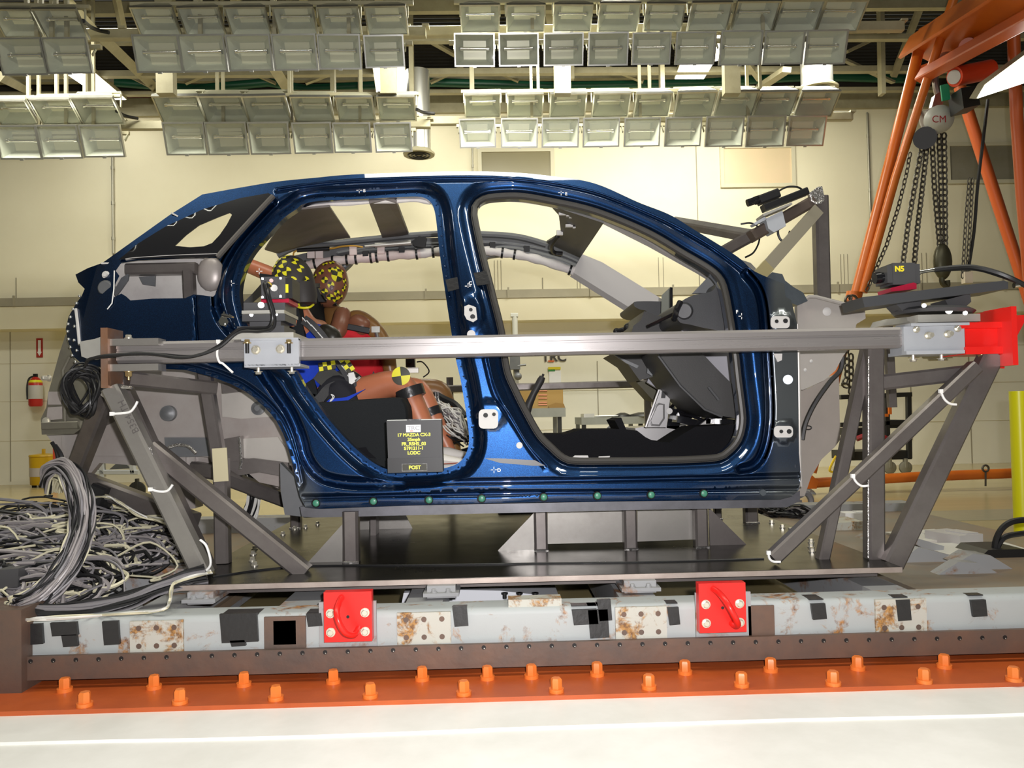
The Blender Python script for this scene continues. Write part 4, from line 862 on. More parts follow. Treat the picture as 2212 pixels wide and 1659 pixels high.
mb = MB(); ring = [P(1746+7*math.cos(t*.4), 924+4*math.sin(t*.4), 3.33) for t in range(16)]; mb.tube(ring, .0025, 6, closed=True); build('clip_ring', mb, M_black, parent=CAR)
mb = MB(); mb.cyl(P(1702, 820, 3.0), P(1702, 820, 2.985), .018, 18); build('plug', mb, M_over, parent=CAR)
mb = MB(); mb.pxprism([(1671,764),(1690,764),(1689,778),(1680,782)], 2.992, .006); build('slot', mb, M_trim, parent=CAR)
# ---------------------------------------------------------------- tail: wheel housing, bumper brackets
mb = MB(); mb.pxprism([(130,900),(160,810),(280,786),(470,790),(540,845),(600,905),(630,975),(645,1060),(560,1042),(500,992),(420,985),(240,985),(135,985)], 3.36, .03); build('wheel_housing', mb, M_dirty, parent=CAR)
mb = MB(); mb.pxprism([(505,845),(545,852),(590,900),(520,905),(480,900),(478,850)], 3.345, .02); build('patch_panel', mb, M_bare, parent=CAR); mb = MB(); mb.pxprism([(520,948),(600,944),(628,985),(632,1006),(560,994),(520,988)], 3.345, .02); build('patch_panel', mb, M_bare, parent=CAR)
mb = MB(); mb.pxprism([(355,945),(468,945),(470,985),(358,988)], 3.35, .02); build('patch_panel', mb, M_prim, parent=CAR)
for x, y, r in [(362,893,.032),(557,882,.028)]: mb = MB(); c = P(x, y, 3.34); mb.lathe(c+V((0, -.012, 0)), c+V((0, .016, 0)), [(0, r*.4), (.3, r*.75), (.35, r), (1, r*1.05)], 20); build('plug', mb, M_prim, parent=CAR)
mb = MB(); mb.pxprism([(484,948),(518,942),(520,995),(488,998)], 3.30, .05); build('tube_stub', mb, M_tubes, parent=CAR); mb = MB(); mb.pxprism([(478,828),(512,824),(513,846),(480,850)], 3.30, .05); build('tube_stub', mb, M_tubes, parent=CAR)
mb = MB(); mb.pxprism([(486,996),(545,990),(622,1000),(626,1032),(560,1020),(500,1030)], 3.32, .04); build('weld_plate', mb, M_tubes, parent=CAR)
mb = MB(); mb.tube(catmull([tuple(P(x, y, 3.295)) for x, y in [(516,944),(519,970),(521,996),(518,1014)]], 5), .006, 6); mb.tube(catmull([tuple(P(x, y, 3.32)) for x, y in [(358,970),(380,962),(405,964),(424,980)]], 5), .007, 6); build('weld', mb, M_weld, parent=CAR)
mb = MB(); mb.pxprism([(358,975),(420,972),(422,1098),(362,1104)], 3.40, .09); mb.pxprism([(420,985),(468,985),(470,1004),(420,1006)], 3.42, .05); build('support_tube', mb, M_dirty, parent=CAR)
mb = MB(); mb.pxprism([(555,1036),(602,1046),(608,1078),(560,1062)], 3.5, .05); build('support_tube', mb, M_dirty, parent=CAR)
mb = MB(); mb.pxprism([(605,1000),(645,1040),(660,1100),(652,1116),(615,1112),(606,1060)], 3.16, .04); build('wheel_housing', mb, M_prim, parent=CAR)
BP = [(118,800),(128,764),(142,722),(152,760),(172,792),(205,806),(216,850),(236,868),(232,896),(200,915),(172,928),(160,937),(90,939),(88,905),(100,880),(104,850)]
mb = MB(); mb.pxprism(BP, 3.20, .25); bp = build('bumper_bracket', mb, M_olive, parent=CAR)
mb = MB(); mb.pxprism([(104,846),(134,846),(132,874),(103,874)], 3.196, .006); mb.pxprism([(103,880),(134,878),(134,905),(100,908)], 3.196, .006); build('pocket', mb, M_dirty, parent=bp)
mb = MB(); mb.bar(P(92, 920, 3.19), P(170, 918, 3.19), .03, .02); mb.tube([P(150,770,3.19), P(135,800,3.19), P(138,850,3.19), P(140,915,3.19)], .006, 6); build('bead', mb, M_olive, parent=bp)
mb = MB(); c = P(108, 817, 3.19); mb.hexbolt(c, (-.6, -.8, 0), .010, .03); mb.hexbolt(P(190, 822, 3.19), (0, -1, 0), .012, .012); mb.hexbolt(P(100, 910, 3.19), (0, -1, 0), .012, .008); build('bolt', mb, M_zinc, parent=bp)
mb = MB(); mb.pxprism([(100,939),(160,937),(280,960),(400,985),(400,1005),(300,1006),(215,1000),(190,1030),(134,1036),(128,975)], 3.38, .04); build('rear_valance', mb, M_dirty, parent=CAR)
mb = MB(); mb.tube(catmull([tuple(P(x, y, 3.3)) for x, y in [(112,955),(122,975),(126,1010),(124,1060)]], 5), .008, 6); mb.tube(catmull([tuple(P(x, y, 3.3)) for x, y in [(118,962),(132,985),(136,1020),(134,1060)]], 5), .010, 6); build('hose', mb, M_cable, parent=CAR)
# floor pan and underside
mb = MB(); mb.mm((-.74, 3.10, .475), (1.12, 4.67, .50)); build('floor_pan', mb, M_prim, parent=CAR)
mb = MB(); mb.mm((-.75, 3.14, .43), (1.15, 3.2, .475)); build('chassis_rail', mb, M_prim, parent=CAR); mb = MB(); mb.mm((-.75, 4.55, .40), (1.15, 4.63, .475)); build('chassis_rail', mb, M_prim, parent=CAR)
# ---------------------------------------------------------------- roof cross members
def slab(pts, th, m, name, lab=None, par=None):
    w_ = [P(*p) for p in pts]; q = MB(); n = (w_[1]-w_[0]).cross(w_[2]-w_[0]).normalized(); q.prism(w_, n*th); return build(name, q, m, parent=par or CAR, label=lab)
M_roof = mat('roof_underside', (0.13, 0.115, 0.105), 0.55, metal=.2, col2=(0.19, 0.165, 0.155), scale=4)
slab([(625,455,3.3),(712,447,3.28),(757,514,4.4),(690,522,4.42),(600,548,4.42),(572,540,3.9)], .008, M_roof, 'roof_panel')
bow = slab([(798,440,3.3),(832,432,3.3),(866,510,4.42),(826,514,4.42)], .012, M_roof, 'roof_bow'); slab([(832,432,3.3),(856,438,3.3),(882,506,4.42),(866,510,4.42)], .012, M_roof, 'roof_bow')
slab([(1188,444,3.3),(1304,482,3.3),(1290,503,3.7),(1254,556,4.4),(1180,524,4.4),(1212,505,3.9),(1207,465,3.5)], .012, mat('header_dark', (.07, .068, .066), .5, metal=.3), 'screen_header')
for x, y, Y in [(1218,462,3.42),(1240,468,3.45),(1232,488,3.6)]: mb = MB(); mb.box(P(x, y, Y), (.045, .02, .012)); mb.box(P(x+8, y-4, Y), (.012, .02, .04)); build('header_bracket', mb, M_mask, parent=CAR)
mb = MB(); mb.box(P(1209, 503, 3.85), (.03, .02, .025)); build('header_plug', mb, M_mask, parent=CAR)
mb = MB(); mb.tube(catmull([tuple(P(*p)) for p in [(1205,510,4.0),(1192,530,4.1),(1196,545,4.2),(1215,548,4.2)]], 5), .012, 6); build('hose', mb, M_cable, parent=CAR)
# curtain airbags
M_bag = mat('airbag_pink', (0.76, 0.60, 0.57), 0.8, col2=(0.80, 0.72, 0.70), scale=4, bump=0.25, bscale=30); M_bagw = mat('airbag_white', (0.84, 0.82, 0.78), 0.8, col2=(0.74, 0.68, 0.67), scale=9, amt=.2, bump=0.25, bscale=30)
fb = [(648,578),(690,568),(740,562),(790,558),(850,552),(900,549),(945,544),(1000,541),(1045,541),(1085,546),(1130,553),(1180,566),(1240,586)]
cb = catmull([tuple(P(x, y, 4.40)) for x, y in fb], 5); mb = MB(); mb.tube(cb[:27], [.026+.003*math.sin(i*1.7) for i in range(27)], 10); ab = build('curtain_airbag', mb, M_bag, parent=CAR)
mb = MB(); mb.tube(cb[26:], [.025+.003*math.sin(i*1.7) for i in range(len(cb)-26)], 10); ab2 = build('curtain_airbag', mb, M_bagw, parent=CAR)
for x in (661,682,720,749,772,798,817,840,898,940,1087,1108,1226):
    i = min(range(len(cb)-1), key=lambda k: abs((P(x, 550, 4.40)-V(cb[k])).x)); d = (V(cb[i+1])-V(cb[i])).normalized(); q = MB(); q.cyl(V(cb[i])-d*.006, V(cb[i])+d*.006, .031, 12); build('strap', q, M_cable, parent=ab if x < 800 else ab2)
q = MB()
for x, y in [(672,548),(690,548),(763,541),(823,538)]: q.box(P(x, y, 4.38), (.04, .012, .05))
build('mount_tab', q, M_bag, parent=ab)
q = MB(); q.cyl(P(810, 530, 4.37), P(888, 524, 4.37), .014, 12); q.cyl(P(788, 532, 4.37), P(812, 530, 4.37), .007, 10); build('inflator', q, M_alu, parent=CAR)
q = MB(); q.cyl(P(642, 541, 4.37), P(712, 537, 4.37), .011, 10); q.tube(catmull([tuple(P(x, y, 4.37)) for x, y in [(634,556),(642,541)]]+[tuple(P(x, y, 4.37)) for x, y in [(712,537),(740,532),(765,531),(784,534)]], 4), .005, 6, mi=1); build('wire_loom', q, [M_cable, mat('wire_amber', (.6, .33, .05), .5)], parent=CAR)
q = MB(); q.pxprism([(888,522),(905,510),(922,514),(918,534),(896,532)], 4.36, .02); build('black_cover', q, M_cable, parent=CAR)
q = MB()
for x, y in [(868,540),(1064,529),(1138,537),(790,548)]: q.box(P(x, y, 4.38), (.032, .012, .03))
build('clip', q, M_black, parent=CAR)
mb = MB(); mb.tube(catmull([tuple(P(x, y, 4.44)) for x, y in [(600,552),(640,534),(700,528),(800,517),(945,505),(1045,506),(1120,512),(1180,528)]], 5), .018, 8); build('cant_rail', mb, M_prim, parent=CAR)
nb = catmull([tuple(P(x, y, 3.32)) for x, y in [(628,455),(650,446),(690,441),(760,438),(850,433),(905,432),(930,438)]], 5); mb = MB(); mb.tube(nb, [.011+.002*math.sin(i) for i in range(len(nb))], 8); build('curtain_airbag', mb, M_bagw, parent=CAR)
nb = catmull([tuple(P(x, y, 3.32)) for x, y in [(1050,437),(1100,433),(1180,443),(1290,468)]], 5); mb = MB(); mb.tube(nb, .006, 8); build('curtain_airbag', mb, M_bagw, parent=CAR)
# pillar trims
slab([(1258,549,4.36),(1300,566,4.36),(1440,652,4.30),(1440,690,4.30),(1400,684,4.30),(1372,672,4.30),(1236,587,4.40)], .04, M_trim, 'pillar_trim', 'pale grey windscreen pillar trim, other side')
slab([(1286,466,3.34),(1310,468,3.34),(1530,588,3.34),(1552,612,3.34),(1540,612,3.40),(1505,590,3.40),(1400,532,3.40),(1296,480,3.40)], .006, M_trim, 'pillar_trim', 'pale grey windscreen pillar trim, near side')
# ---------------------------------------------------------------- dash and cabin
DA = CAR
mb = MB(); mb.pxprism(catmull([(1466,668),(1474,650),(1500,637),(1538,629),(1550,612),(1562,612),(1580,660),(1588,714),(1535,711),(1490,701),(1470,697),(1462,684)], 3, True), 3.16, .75); build('dashboard', mb, M_dash, parent=CAR)
mb = MB(); mb.pxprism([(1496,634),(1538,590),(1556,600),(1560,640),(1540,632)], 3.30, .02); build('screen_corner', mb, M_prim, parent=CAR)
mb = MB(); a = P(1472, 672, 3.15); mb.lathe(P(1478, 672, 3.145), P(1478, 672, 3.17), [(0, .028), (.4, .035), (1, .036)], 20); build('air_vent', mb, M_dash, parent=CAR)
mb = MB(); mb.tube([P(1470,652,3.14), P(1462,668,3.13), P(1458,682,3.14), P(1456,690,3.16)], .012, 8); mb.bar(P(1402, 703, 3.3), P(1460, 676, 3.16), .014, .02); build('dash_trim', mb, M_blackg, parent=CAR)
mb = MB(); mb.pxprism(catmull([(1369,655),(1376,651),(1420,651),(1440,655),(1440,684),(1405,690),(1396,672),(1384,669),(1372,663)], 3, True), 3.85, .42); build('instrument_hood', mb, M_dash, parent=CAR)
slab([(1429,638,3.72),(1448,620,3.70),(1448,668,3.70),(1428,686,3.72)], .03, mat('screen_glass', (.22, .23, .20), .08), 'display_screen', 'upright display screen')
mb = MB(); mb.bar(P(1449, 622, 3.69), P(1449, 668, 3.69), .012, .03); build('screen_frame', mb, M_blackg, parent=CAR)
mb = MB(); mb.pxprism([(1392,672),(1428,684),(1462,672),(1478,700),(1476,722),(1362,724),(1368,704),(1384,692)], 3.50, .5); build('centre_stack', mb, M_dashl, parent=CAR)
mb = MB(); mb.ball(P(1356, 708, 3.9), .022, 10, 6); mb.ball(P(1332, 716, 3.95), .018, 10, 6); mb.tube([P(1330,716,3.95), P(1345,712,3.92), P(1372,716,3.9)], .012, 8); build('column_switch', mb, M_black, parent=CAR)
mb = MB(); mb.pxprism([(1418,758),(1512,758),(1552,800),(1592,840),(1596,905),(1548,896),(1520,882),(1470,834),(1436,790)], 3.20, .45); build('glove_box', mb, M_dashl, parent=CAR)
mb = MB(); mb.tube([P(1422,768,3.195), P(1470,834,3.195), P(1522,884,3.195), P(1560,900,3.195)], .006, 6); mb.bar(P(1530, 836, 3.195), P(1552, 864, 3.195), .01, .01); build('glove_box_edge', mb, M_dash, parent=CAR)
mb = MB(); mb.pxprism([(1505,752),(1600,752),(1606,850),(1585,842),(1545,800)], 3.36, .02); mb.pxprism([(1466,698),(1580,712),(1580,724),(1476,724)], 3.36, .02); build('kick_panel', mb, M_lav, parent=CAR)
mb = MB(); mb.pxprism([(1322,764),(1388,756),(1430,768),(1428,796),(1410,814),(1382,822),(1356,786)], 3.55, .3); build('column_shroud', mb, M_dashl, parent=CAR)
mb = MB(); mb.pxprism([(1326,766),(1380,790),(1376,796),(1352,784)], 3.54, .02); mb.pxprism([(1400,782),(1424,784),(1424,800),(1408,812),(1398,806)], 3.53, .02); build('shroud_edge', mb, M_prim, parent=CAR)
mb = MB(); mb.pxprism([(1402,812),(1424,794),(1446,798),(1488,850),(1478,858),(1430,846),(1398,826)], 3.7, .03); build('knee_panel', mb, M_lav, parent=CAR)
mb = MB()
for k in range(4): mb.bar(P(1424+k*2, 796+k*6, 3.69), P(1458+k*6, 806+k*8, 3.69), .006, .006, ch=0)
build('panel_slots', mb, M_black, parent=CAR)
mb = MB(); mb.pxprism([(1370,820),(1402,826),(1432,848),(1428,868),(1408,862)], 3.9, .2); build('lower_shroud', mb, mat('shroud_olive', (.07, .062, .03), .5), parent=CAR)
br = [(1395,923),(1418,858),(1424,842),(1436,838),(1450,842),(1446,872),(1440,923)]; mb = MB(); mb.pxprism(br, 3.60, .03); brk = build('console_bracket', mb, M_silver, parent=CAR)
mb = MB(); lp = [(1408,918),(1404,908),(1418,876),(1424,872),(1434,874),(1434,904),(1424,919)]; mb.tube([P(x, y, 3.598) for x, y in lp], .005, 6, closed=True); mb.tube([P(1395,923,3.60), P(1418,858,3.60), P(1424,842,3.60)], .006, 6); build('pressed_bead', mb, M_silver, parent=brk)
mb = MB(); mb.pxprism([(1430,842),(1440,842),(1437,860),(1428,860)], 3.597, .006); build('bracket_slot', mb, M_black, parent=brk)
mb = MB()
for x, y, Y, sx, sz in [(1458,896,3.75,.07,.05),(1476,888,3.72,.06,.07),(1500,886,3.7,.08,.05),(1520,900,3.7,.07,.04),(1462,862,3.8,.05,.06),(1540,908,3.6,.09,.03),(1490,912,3.65,.14,.03),(1450,915,3.8,.06,.05),(1566,912,3.5,.06,.03)]: mb.box(P(x, y, Y), (sx, .10, sz), Matrix.Rotation(random.uniform(-.25, .25), 3, 'Y'))
mb.tube(catmull([tuple(P(*p)) for p in [(1448,880,3.7),(1462,872,3.66),(1470,892,3.66),(1500,900,3.6),(1530,915,3.6)]], 5), .008, 6); build('heater_unit', mb, M_blackg, parent=CAR)
mb = MB(); mb.pxprism([(1510,920),(1530,904),(1536,905),(1534,918)], 3.55, .02); mb.pxprism([(1590,902),(1596,900),(1597,915),(1588,916)], 3.5, .02); mb.cyl(P(1446, 888, 3.58), P(1446, 888, 3.62), .014, 12); build('metal_clip', mb, M_mask, parent=CAR)
cpl = [(1150,945),(1184,938),(1222,938),(1246,931),(1252,928),(1338,927),(1328,908),(1342,902),(1353,928),(1376,930),(1394,944),(1412,953),(1446,956),(1474,938),(1502,922),(1600,916),(1604,985),(1420,996),(1230,998),(1190,985)]
mb = MB(); mb.pxprism(cpl, 3.30, .25); build('carpet', mb, M_carpet, parent=CAR)
mb = MB(); mb.pxprism([(1242,984),(1270,984),(1272,990),(1234,990)], 3.10, .01); build('sill_gap', mb, M_mask, parent=CAR); mb = MB(); mb.pxprism([(1294,986),(1318,985),(1316,989),(1292,990)], 3.10, .01); build('sill_gap', mb, M_mask, parent=CAR)
mb = MB(); mb.pxprism([(1212,945),(1232,930),(1310,926),(1329,908),(1338,930),(1338,945)], 4.45, .02); build('far_sill', mb, mat('pale_primer', (.66, .67, .72), .4), parent=CAR)
mb = MB(); mb.pxprism(catmull([(1372,925),(1430,921),(1492,921),(1478,940),(1448,958),(1410,956),(1392,944)], 3, True), 3.75, .3); build('tunnel', mb, M_silver, parent=CAR)
mb = MB(); mb.tube([P(1136,895,3.85), P(1143,872,3.85), P(1153,850,3.85), P(1168,822,3.85), P(1172,814,3.85)], [.022, .02, .017, .019, .015], 12); mb.cyl(P(1171, 815, 3.85), P(1174, 808, 3.85), .006, 8); build('handbrake', mb, M_dashl, parent=CAR)
# rear bench
RS = thing('rear_seat', 'dark grey stitched rear bench seat cushion under the two dummies', 'seat', P(780, 1010, 3.6))
cu = catmull([(655,872),(700,868),(800,861),(862,858),(872,866),(880,890),(878,960),(850,1030),(780,1010),(720,930),(676,880)], 3, True)
mb = MB(); c0 = V(P(780, 930, 3.25)); mb.sweep([[c0+(P(x, y, 3.25)-c0)*s+V((0, dy, 0)) for x, y in cu] for dy, s in ((0, .96), (.012, .99), (.03, 1), (1.15, 1), (1.18, .97))]); build('cushion', mb, M_fabric, parent=RS)
mb = MB()
for k in range(30):
    t = k/29; a = P(692+172*t, 886-12*t-1.5*math.sin(t*3), 3.262); mb.box(a, (.008, .003, .0016))
build('stitching', mb, M_tie, parent=RS, kind='stuff')
slab([(560,590,3.5),(630,600,3.5),(690,870,3.5),(610,880,3.5)], .95, M_fabric, 'backrest', par=RS)
mb = MB(); mb.pxprism([(768,968),(790,966),(796,976),(812,990),(770,985)], 3.24, .03); build('seat_bracket', mb, M_blackg, parent=RS)
# ================================================================ crash dummies
def skinned(name, joints, edges, mats, parent, lvl=2, root=0, label=None):
    """one continuous body grown over a skeleton: joints {i: (point, radius)}"""
    ks = list(joints); ix = {k: i for i, k in enumerate(ks)}; base = LOC[parent.name]
    me = bpy.data.meshes.new(name); me.from_pydata([V(joints[k][0])-base for k in ks], [(ix[a], ix[b]) for a, b in edges], [])
    o = bpy.data.objects.new(name, me); C.objects.link(o); m = o.modifiers.new('s', 'SKIN'); m.use_smooth_shade = True
    for i, k in enumerate(ks):
        r = joints[k][1]; me.skin_vertices[0].data[i].radius = (r, r) if not isinstance(r, tuple) else r; me.skin_vertices[0].data[i].use_root = (i == root)
    s = o.modifiers.new('d', 'SUBSURF'); s.levels = lvl; s.render_levels = lvl
    dg = bpy.context.evaluated_depsgraph_get(); dg.update(); out = bpy.data.meshes.new_from_object(o.evaluated_get(dg)); bpy.data.objects.remove(o)
    out.materials.clear(); out.materials.append(mats); out.polygons.foreach_set('use_smooth', [True]*len(out.polygons)); out.name = name
    o = bpy.data.objects.new(name, out); C.objects.link(o); o.parent = parent; LOC[o.name] = base; tagit(o, label); return o
M_skin = mat('dummy_vinyl_tan', (0.56, 0.20, 0.10), 0.38, col2=(0.50, 0.17, 0.085), scale=5)
M_skin2 = mat('dummy_vinyl_brown', (0.20, 0.075, 0.045), 0.36, col2=(0.24, 0.10, 0.05), scale=4)
M_gold = mat('dummy_vinyl_gold', (0.26, 0.13, 0.035), 0.36, col2=(0.18, 0.085, 0.03), scale=5)
M_blue = mat('shirt_blue', (0.005, 0.055, 0.62), 0.8, bump=0.2, bscale=30, col2=(0.004, 0.035, 0.42), scale=6)
M_redc = mat('shirt_red', (0.58, 0.010, 0.02), 0.8, bump=0.2, bscale=30)
M_short = mat('shorts_black', (0.014, 0.014, 0.02), 0.85, bump=0.2, bscale=40)
M_hood = mat('head_cover_black', (0.042, 0.037, 0.034), 0.6, bump=0.15, bscale=25)
M_yel = mat('marker_yellow', (0.85, 0.78, 0.02), 0.5); M_mblk = mat('marker_black', (0.03, 0.028, 0.012), 0.5)
M_belt = mat('belt_webbing', (0.05, 0.05, 0.053), 0.7, bump=0.3, bscale=300)
M_beltm = mat('belt_marks', (.7, .7, .68), .5)
D1 = thing('crash_test_dummy', 'seated tan dummy in blue shirt and black shorts with black marked head, nearer the lens', 'dummy', P(700, 870, 3.65))
D2 = thing('crash_test_dummy', 'seated brown dummy in red shirt, on the side away from the lens', 'dummy', P(740, 870, 4.15))
ya, yb = 3.62, 4.15
p = lambda x, y, Y, r: (P(x, y, Y), r)
B1 = {0: p(690,868,3.68,.085), 1: p(676,800,3.68,.085), 2: p(670,735,3.66,.085), 3: p(652,690,3.64,.06), 4: p(640,655,3.62,.05),
      5: p(642,705,3.54,.045), 6: p(600,660,3.50,.048), 7: p(610,603,3.56,.040), 8: p(540,575,3.62,.037), 85: p(505,558,3.66,.030),
      9: p(690,705,3.80,.045), 10: p(706,745,3.84,.045), 11: p(742,800,3.80,.038), 12: p(790,838,3.78,.032),
      20: p(730,870,3.56,.085), 21: p(800,846,3.54,.082), 22: p(868,818,3.52,.074), 23: p(890,868,3.50,.060), 24: p(914,925,3.49,.056), 25: p(942,985,3.48,.036), 26: p(948,1000,3.46,.034), 27: p(985,1008,3.46,.028),
      30: p(730,872,3.80,.08), 31: p(840,852,3.80,.076), 32: p(908,838,3.80,.068), 33: p(926,885,3.79,.056), 34: p(948,930,3.78,.048), 35: p(970,972,3.77,.034), 36: p(975,985,3.76,.034), 37: p(1005,988,3.76,.026)}
E1 = [(0,1),(1,2),(2,3),(3,4),(2,5),(5,6),(6,7),(7,8),(8,85),(2,9),(9,10),(10,11),(11,12),(0,20),(20,21),(21,22),(22,23),(23,24),(24,25),(25,26),(26,27),(0,30),(30,31),(31,32),(32,33),(33,34),(34,35),(35,36),(36,37)]
body1 = skinned('body', B1, E1, M_skin, D1)
skinned('shirt', {0: p(684,862,3.66,.165), 1: p(668,805,3.65,.175), 2: p(664,745,3.64,.165), 3: p(660,700,3.64,.09), 5: p(652,712,3.54,.105), 9: p(690,712,3.72,.09)}, [(0,1),(1,2),(2,3),(2,5),(2,9)], M_blue, D1, label='blue shirt')
skinned('shorts', {0: p(700,872,3.68,.12), 20: p(735,866,3.56,.145), 21: p(796,846,3.54,.135), 30: p(728,870,3.80,.13), 31: p(800,858,3.80,.13)}, [(0,20),(20,21),(0,30),(30,31)], M_short, D1, label='black shorts')
q = MB(); q.pxprism([(690,882),(712,862),(748,858),(790,840),(750,866),(715,884)], 3.375, .01); build('shirt_tail', q, M_blue, parent=D1, label='blue shirt tail over the thigh')
q = MB(); q.tube(catmull([tuple(P(x, y, 3.37)) for x, y in [(713,866),(719,858),(715,852),(722,856),(718,864),(712,868)]], 4), .002, 6); build('shirt_logo', q, M_mark, parent=D1)
def headshape(c, r, tilt, D, m, name, n=24, mm=18):
    rot = Matrix.Rotation(tilt, 3, 'Y'); q = MB(); q.ball(c, r, n, mm, rot=rot); return build(name, q, m, parent=D), rot
def marks(c, r, rot, par, spots, size, D):
    for a, b, s in spots:      # a, b: sideways and up over the head as seen from the lens, -1..1
        y = -math.sqrt(max(0.02, 1-a*a-b*b)); lp = V((a*r[0], y*r[1], b*r[2])); nn = V((a/r[0], y/r[1], b/r[2])).normalized(); u = V((0, 0, 1)).cross(nn).normalized(); v_ = nn.cross(u); sz = size*s
        q = MB(); N = 16; pts = [lp+nn*.003]; k = random.uniform(-.2, .2)
        for i in range(N): t = 2*math.pi*i/N+k; pts.append(lp+nn*.002+(u*math.cos(t)+v_*math.sin(t))*sz-nn*(sz*sz/(2*min(r))))
        q.add([c+rot @ P_ for P_ in pts[:1]]+[c+rot @ P_ for P_ in pts[1:]], [(0, 1+i, 1+(i+1) % N) for i in range(N)]); q.m = [(i//(N//4)) % 2 for i in range(N)]
        build('target_marker', q, [M_yel, M_mblk], parent=par)
random.seed(5)
c1 = P(634, 610, 3.55); r1 = (.093, .085, .122); h1, rt1 = headshape(c1, r1, -.25, D1, M_hood, 'head_cover')
h1['label'] = 'black head cover with yellow target markers'
q = MB(); q.tube([P(652,620,3.53), P(656,640,3.52), P(657,656,3.52)], [.062,.060,.054], 16); build('neck_shield', q, M_hood, parent=D1)
q = MB(); q.tube(catmull([tuple(P(*t)) for t in [(636,661,3.50),(652,665,3.47),(668,664,3.47),(677,658,3.50)]], 5), .005, 6); build('shield_edge', q, M_yel, parent=D1)
sp = [(.05,.90,1),(-.35,.82,1),(-.62,.6,1),(-.12,.62,1.25),(.45,.62,1.1),(-.45,.32,1.1),(.0,.30,1.2),(.62,.30,1.1),(-.7,.1,1),(.15,-.10,1.2),(.72,-.15,1),(-.3,-.05,1),(-.6,-.3,1),(.35,-.62,1.2),(-.15,-.45,1),(.1,-.85,1.1)]
marks(c1, r1, rt1, h1, sp, .017, D1)
q = MB(); q.lathe(P(870,812,3.445), P(870,812,3.452), [(0, .036), (1, .038)], 24); km = q
N = 24; q = MB(); cc = P(866,812,3.437); ring = [cc+V((.040*math.cos(2*math.pi*i/N+.1), .004, .040*math.sin(2*math.pi*i/N+.1))) for i in range(N)]; q.add([cc]+ring, [(0, 1+i, 1+(i+1) % N) for i in range(N)]); q.m = [(i//6) % 2 for i in range(N)]; build('target_marker', q, [M_mblk, M_yel], parent=D1, label='round yellow and black knee target')
def strapband(A, B, r, D, nm='leg_strap', w_=.045):
    A, B = V(A), V(B); d = (B-A).normalized(); q = MB(); q.lathe(A-d*w_/2, A+d*w_/2, [(0, r), (1, r*.97)], 20); build(nm, q, M_tape, parent=D)
strapband(P(886,850,3.50), P(914,925,3.49), .067, D1); strapband(P(931,893,3.79), P(948,930,3.78), .055, D1, w_=.04)
q = MB(); q.tube([P(860,868,3.46), P(864,878,3.45), P(870,874,3.44)], .014, 8); build('strap_buckle', q, M_black, parent=D1)
def shoe(x, y, Y, D):
    q = MB(); c = P(x, y, Y); rings = []
    for t, hw, h in [(-.055,.022,.055),(-.04,.032,.066),(0,.036,.062),(.05,.040,.046),(.09,.040,.036),(.125,.028,.026),(.135,.012,.016)]:
        rings.append([c+V((t, hw*math.cos(2*math.pi*k/12), h*.5+h*.5*math.sin(2*math.pi*k/12))) for k in range(12)])
    q.sweep(rings); o = build('shoe', q, mat('shoe_canvas', (.85, .82, .76), .7), parent=D, label='white canvas shoe')
    q = MB(); q.prism([c+V((-.06,-.03,-.012)), c+V((.10,-.042,-.012)), c+V((.14,-.02,-.012)), c+V((.14,.02,-.012)), c+V((.10,.042,-.012)), c+V((-.06,.03,-.012))], (0, 0, .016)); build('sole', q, M_mask, parent=o)
    q = MB(); q.tube([c+V((-.055,-.034,.006)), c+V((.05,-.0425,.010)), c+V((.11,-.040,.012))], .0025, 6); build('sole_line', q, mat('sole_red', (.35,.08,.05), .6), parent=o)
    q = MB()
    for k in range(5): q.bar(c+V((.005+.017*k, -.024, .060-.006*k)), c+V((.005+.017*k, .024, .060-.006*k)), .006, .006)
    build('laces', q, M_mask, parent=o, kind='stuff')
shoe(972, 995, 3.72, D1); shoe(940, 1006, 3.44, D1)
# seat belts
def belt(pts, Y, w_, D, m=M_belt, nm='seat_belt', marksn=0):
    q = MB(); pp = catmull([tuple(P(x, y, Y if len(r) == 0 else r[0])) for x, y, *r in pts], 6)
    vs = []; fs = []
    for i, a in enumerate(pp):
        d = (V(pp[min(i+1, len(pp)-1)])-V(pp[max(i-1, 0)])).normalized(); n = V((0, 1, 0)).cross(d).normalized(); vs += [V(a)+n*w_/2, V(a)-n*w_/2, V(a)+n*w_/2+V((0, .004, 0)), V(a)-n*w_/2+V((0, .004, 0))]
    for i in range(len(pp)-1): a = i*4; fs += [(a, a+1, a+5, a+4), (a+2, a+6, a+7, a+3), (a, a+4, a+6, a+2), (a+1, a+3, a+7, a+5)]
    q.add(vs, fs); o = build(nm, q, m, parent=D)
    if marksn:
        q = MB()
        for k in range(marksn):
            i = int((k+.6)/marksn*(len(pp)-1)); q.box(V(pp[i])+V((0, -.002, 0)), (.004, .002, w_*.9), Matrix.Rotation(-.7, 3, 'Y'))
        build('belt_marks', q, M_beltm, parent=o, kind='stuff')
    return o
belt([(655,690,3.46),(672,702,3.44),(692,724,3.44),(712,752,3.45),(740,790,3.46),(762,826,3.47)], 3.44, .042, D1, marksn=9)
belt([(690,800,3.50),(730,830,3.48),(770,830,3.48)], 3.5, .09, D1, mat('vest_grey', (.06,.06,.056), .8))
belt([(664,884,3.44),(690,862,3.44),(716,836,3.46),(770,828,3.48)], 3.45, .04, D1)
def chk(x, y, n, ang, Y):
    c = P(x, y, Y); R_ = Matrix.Rotation(ang, 3, 'Y'); q = MB()
    for i in range(n):
        for j in range(2): q.box(c+R_ @ V((i*.018, 0, j*.018)), (.018, .003, .018), R_, mi=(i+j) % 2)
    build('belt_targets', q, [M_yel, M_mblk], parent=D1, kind='stuff')
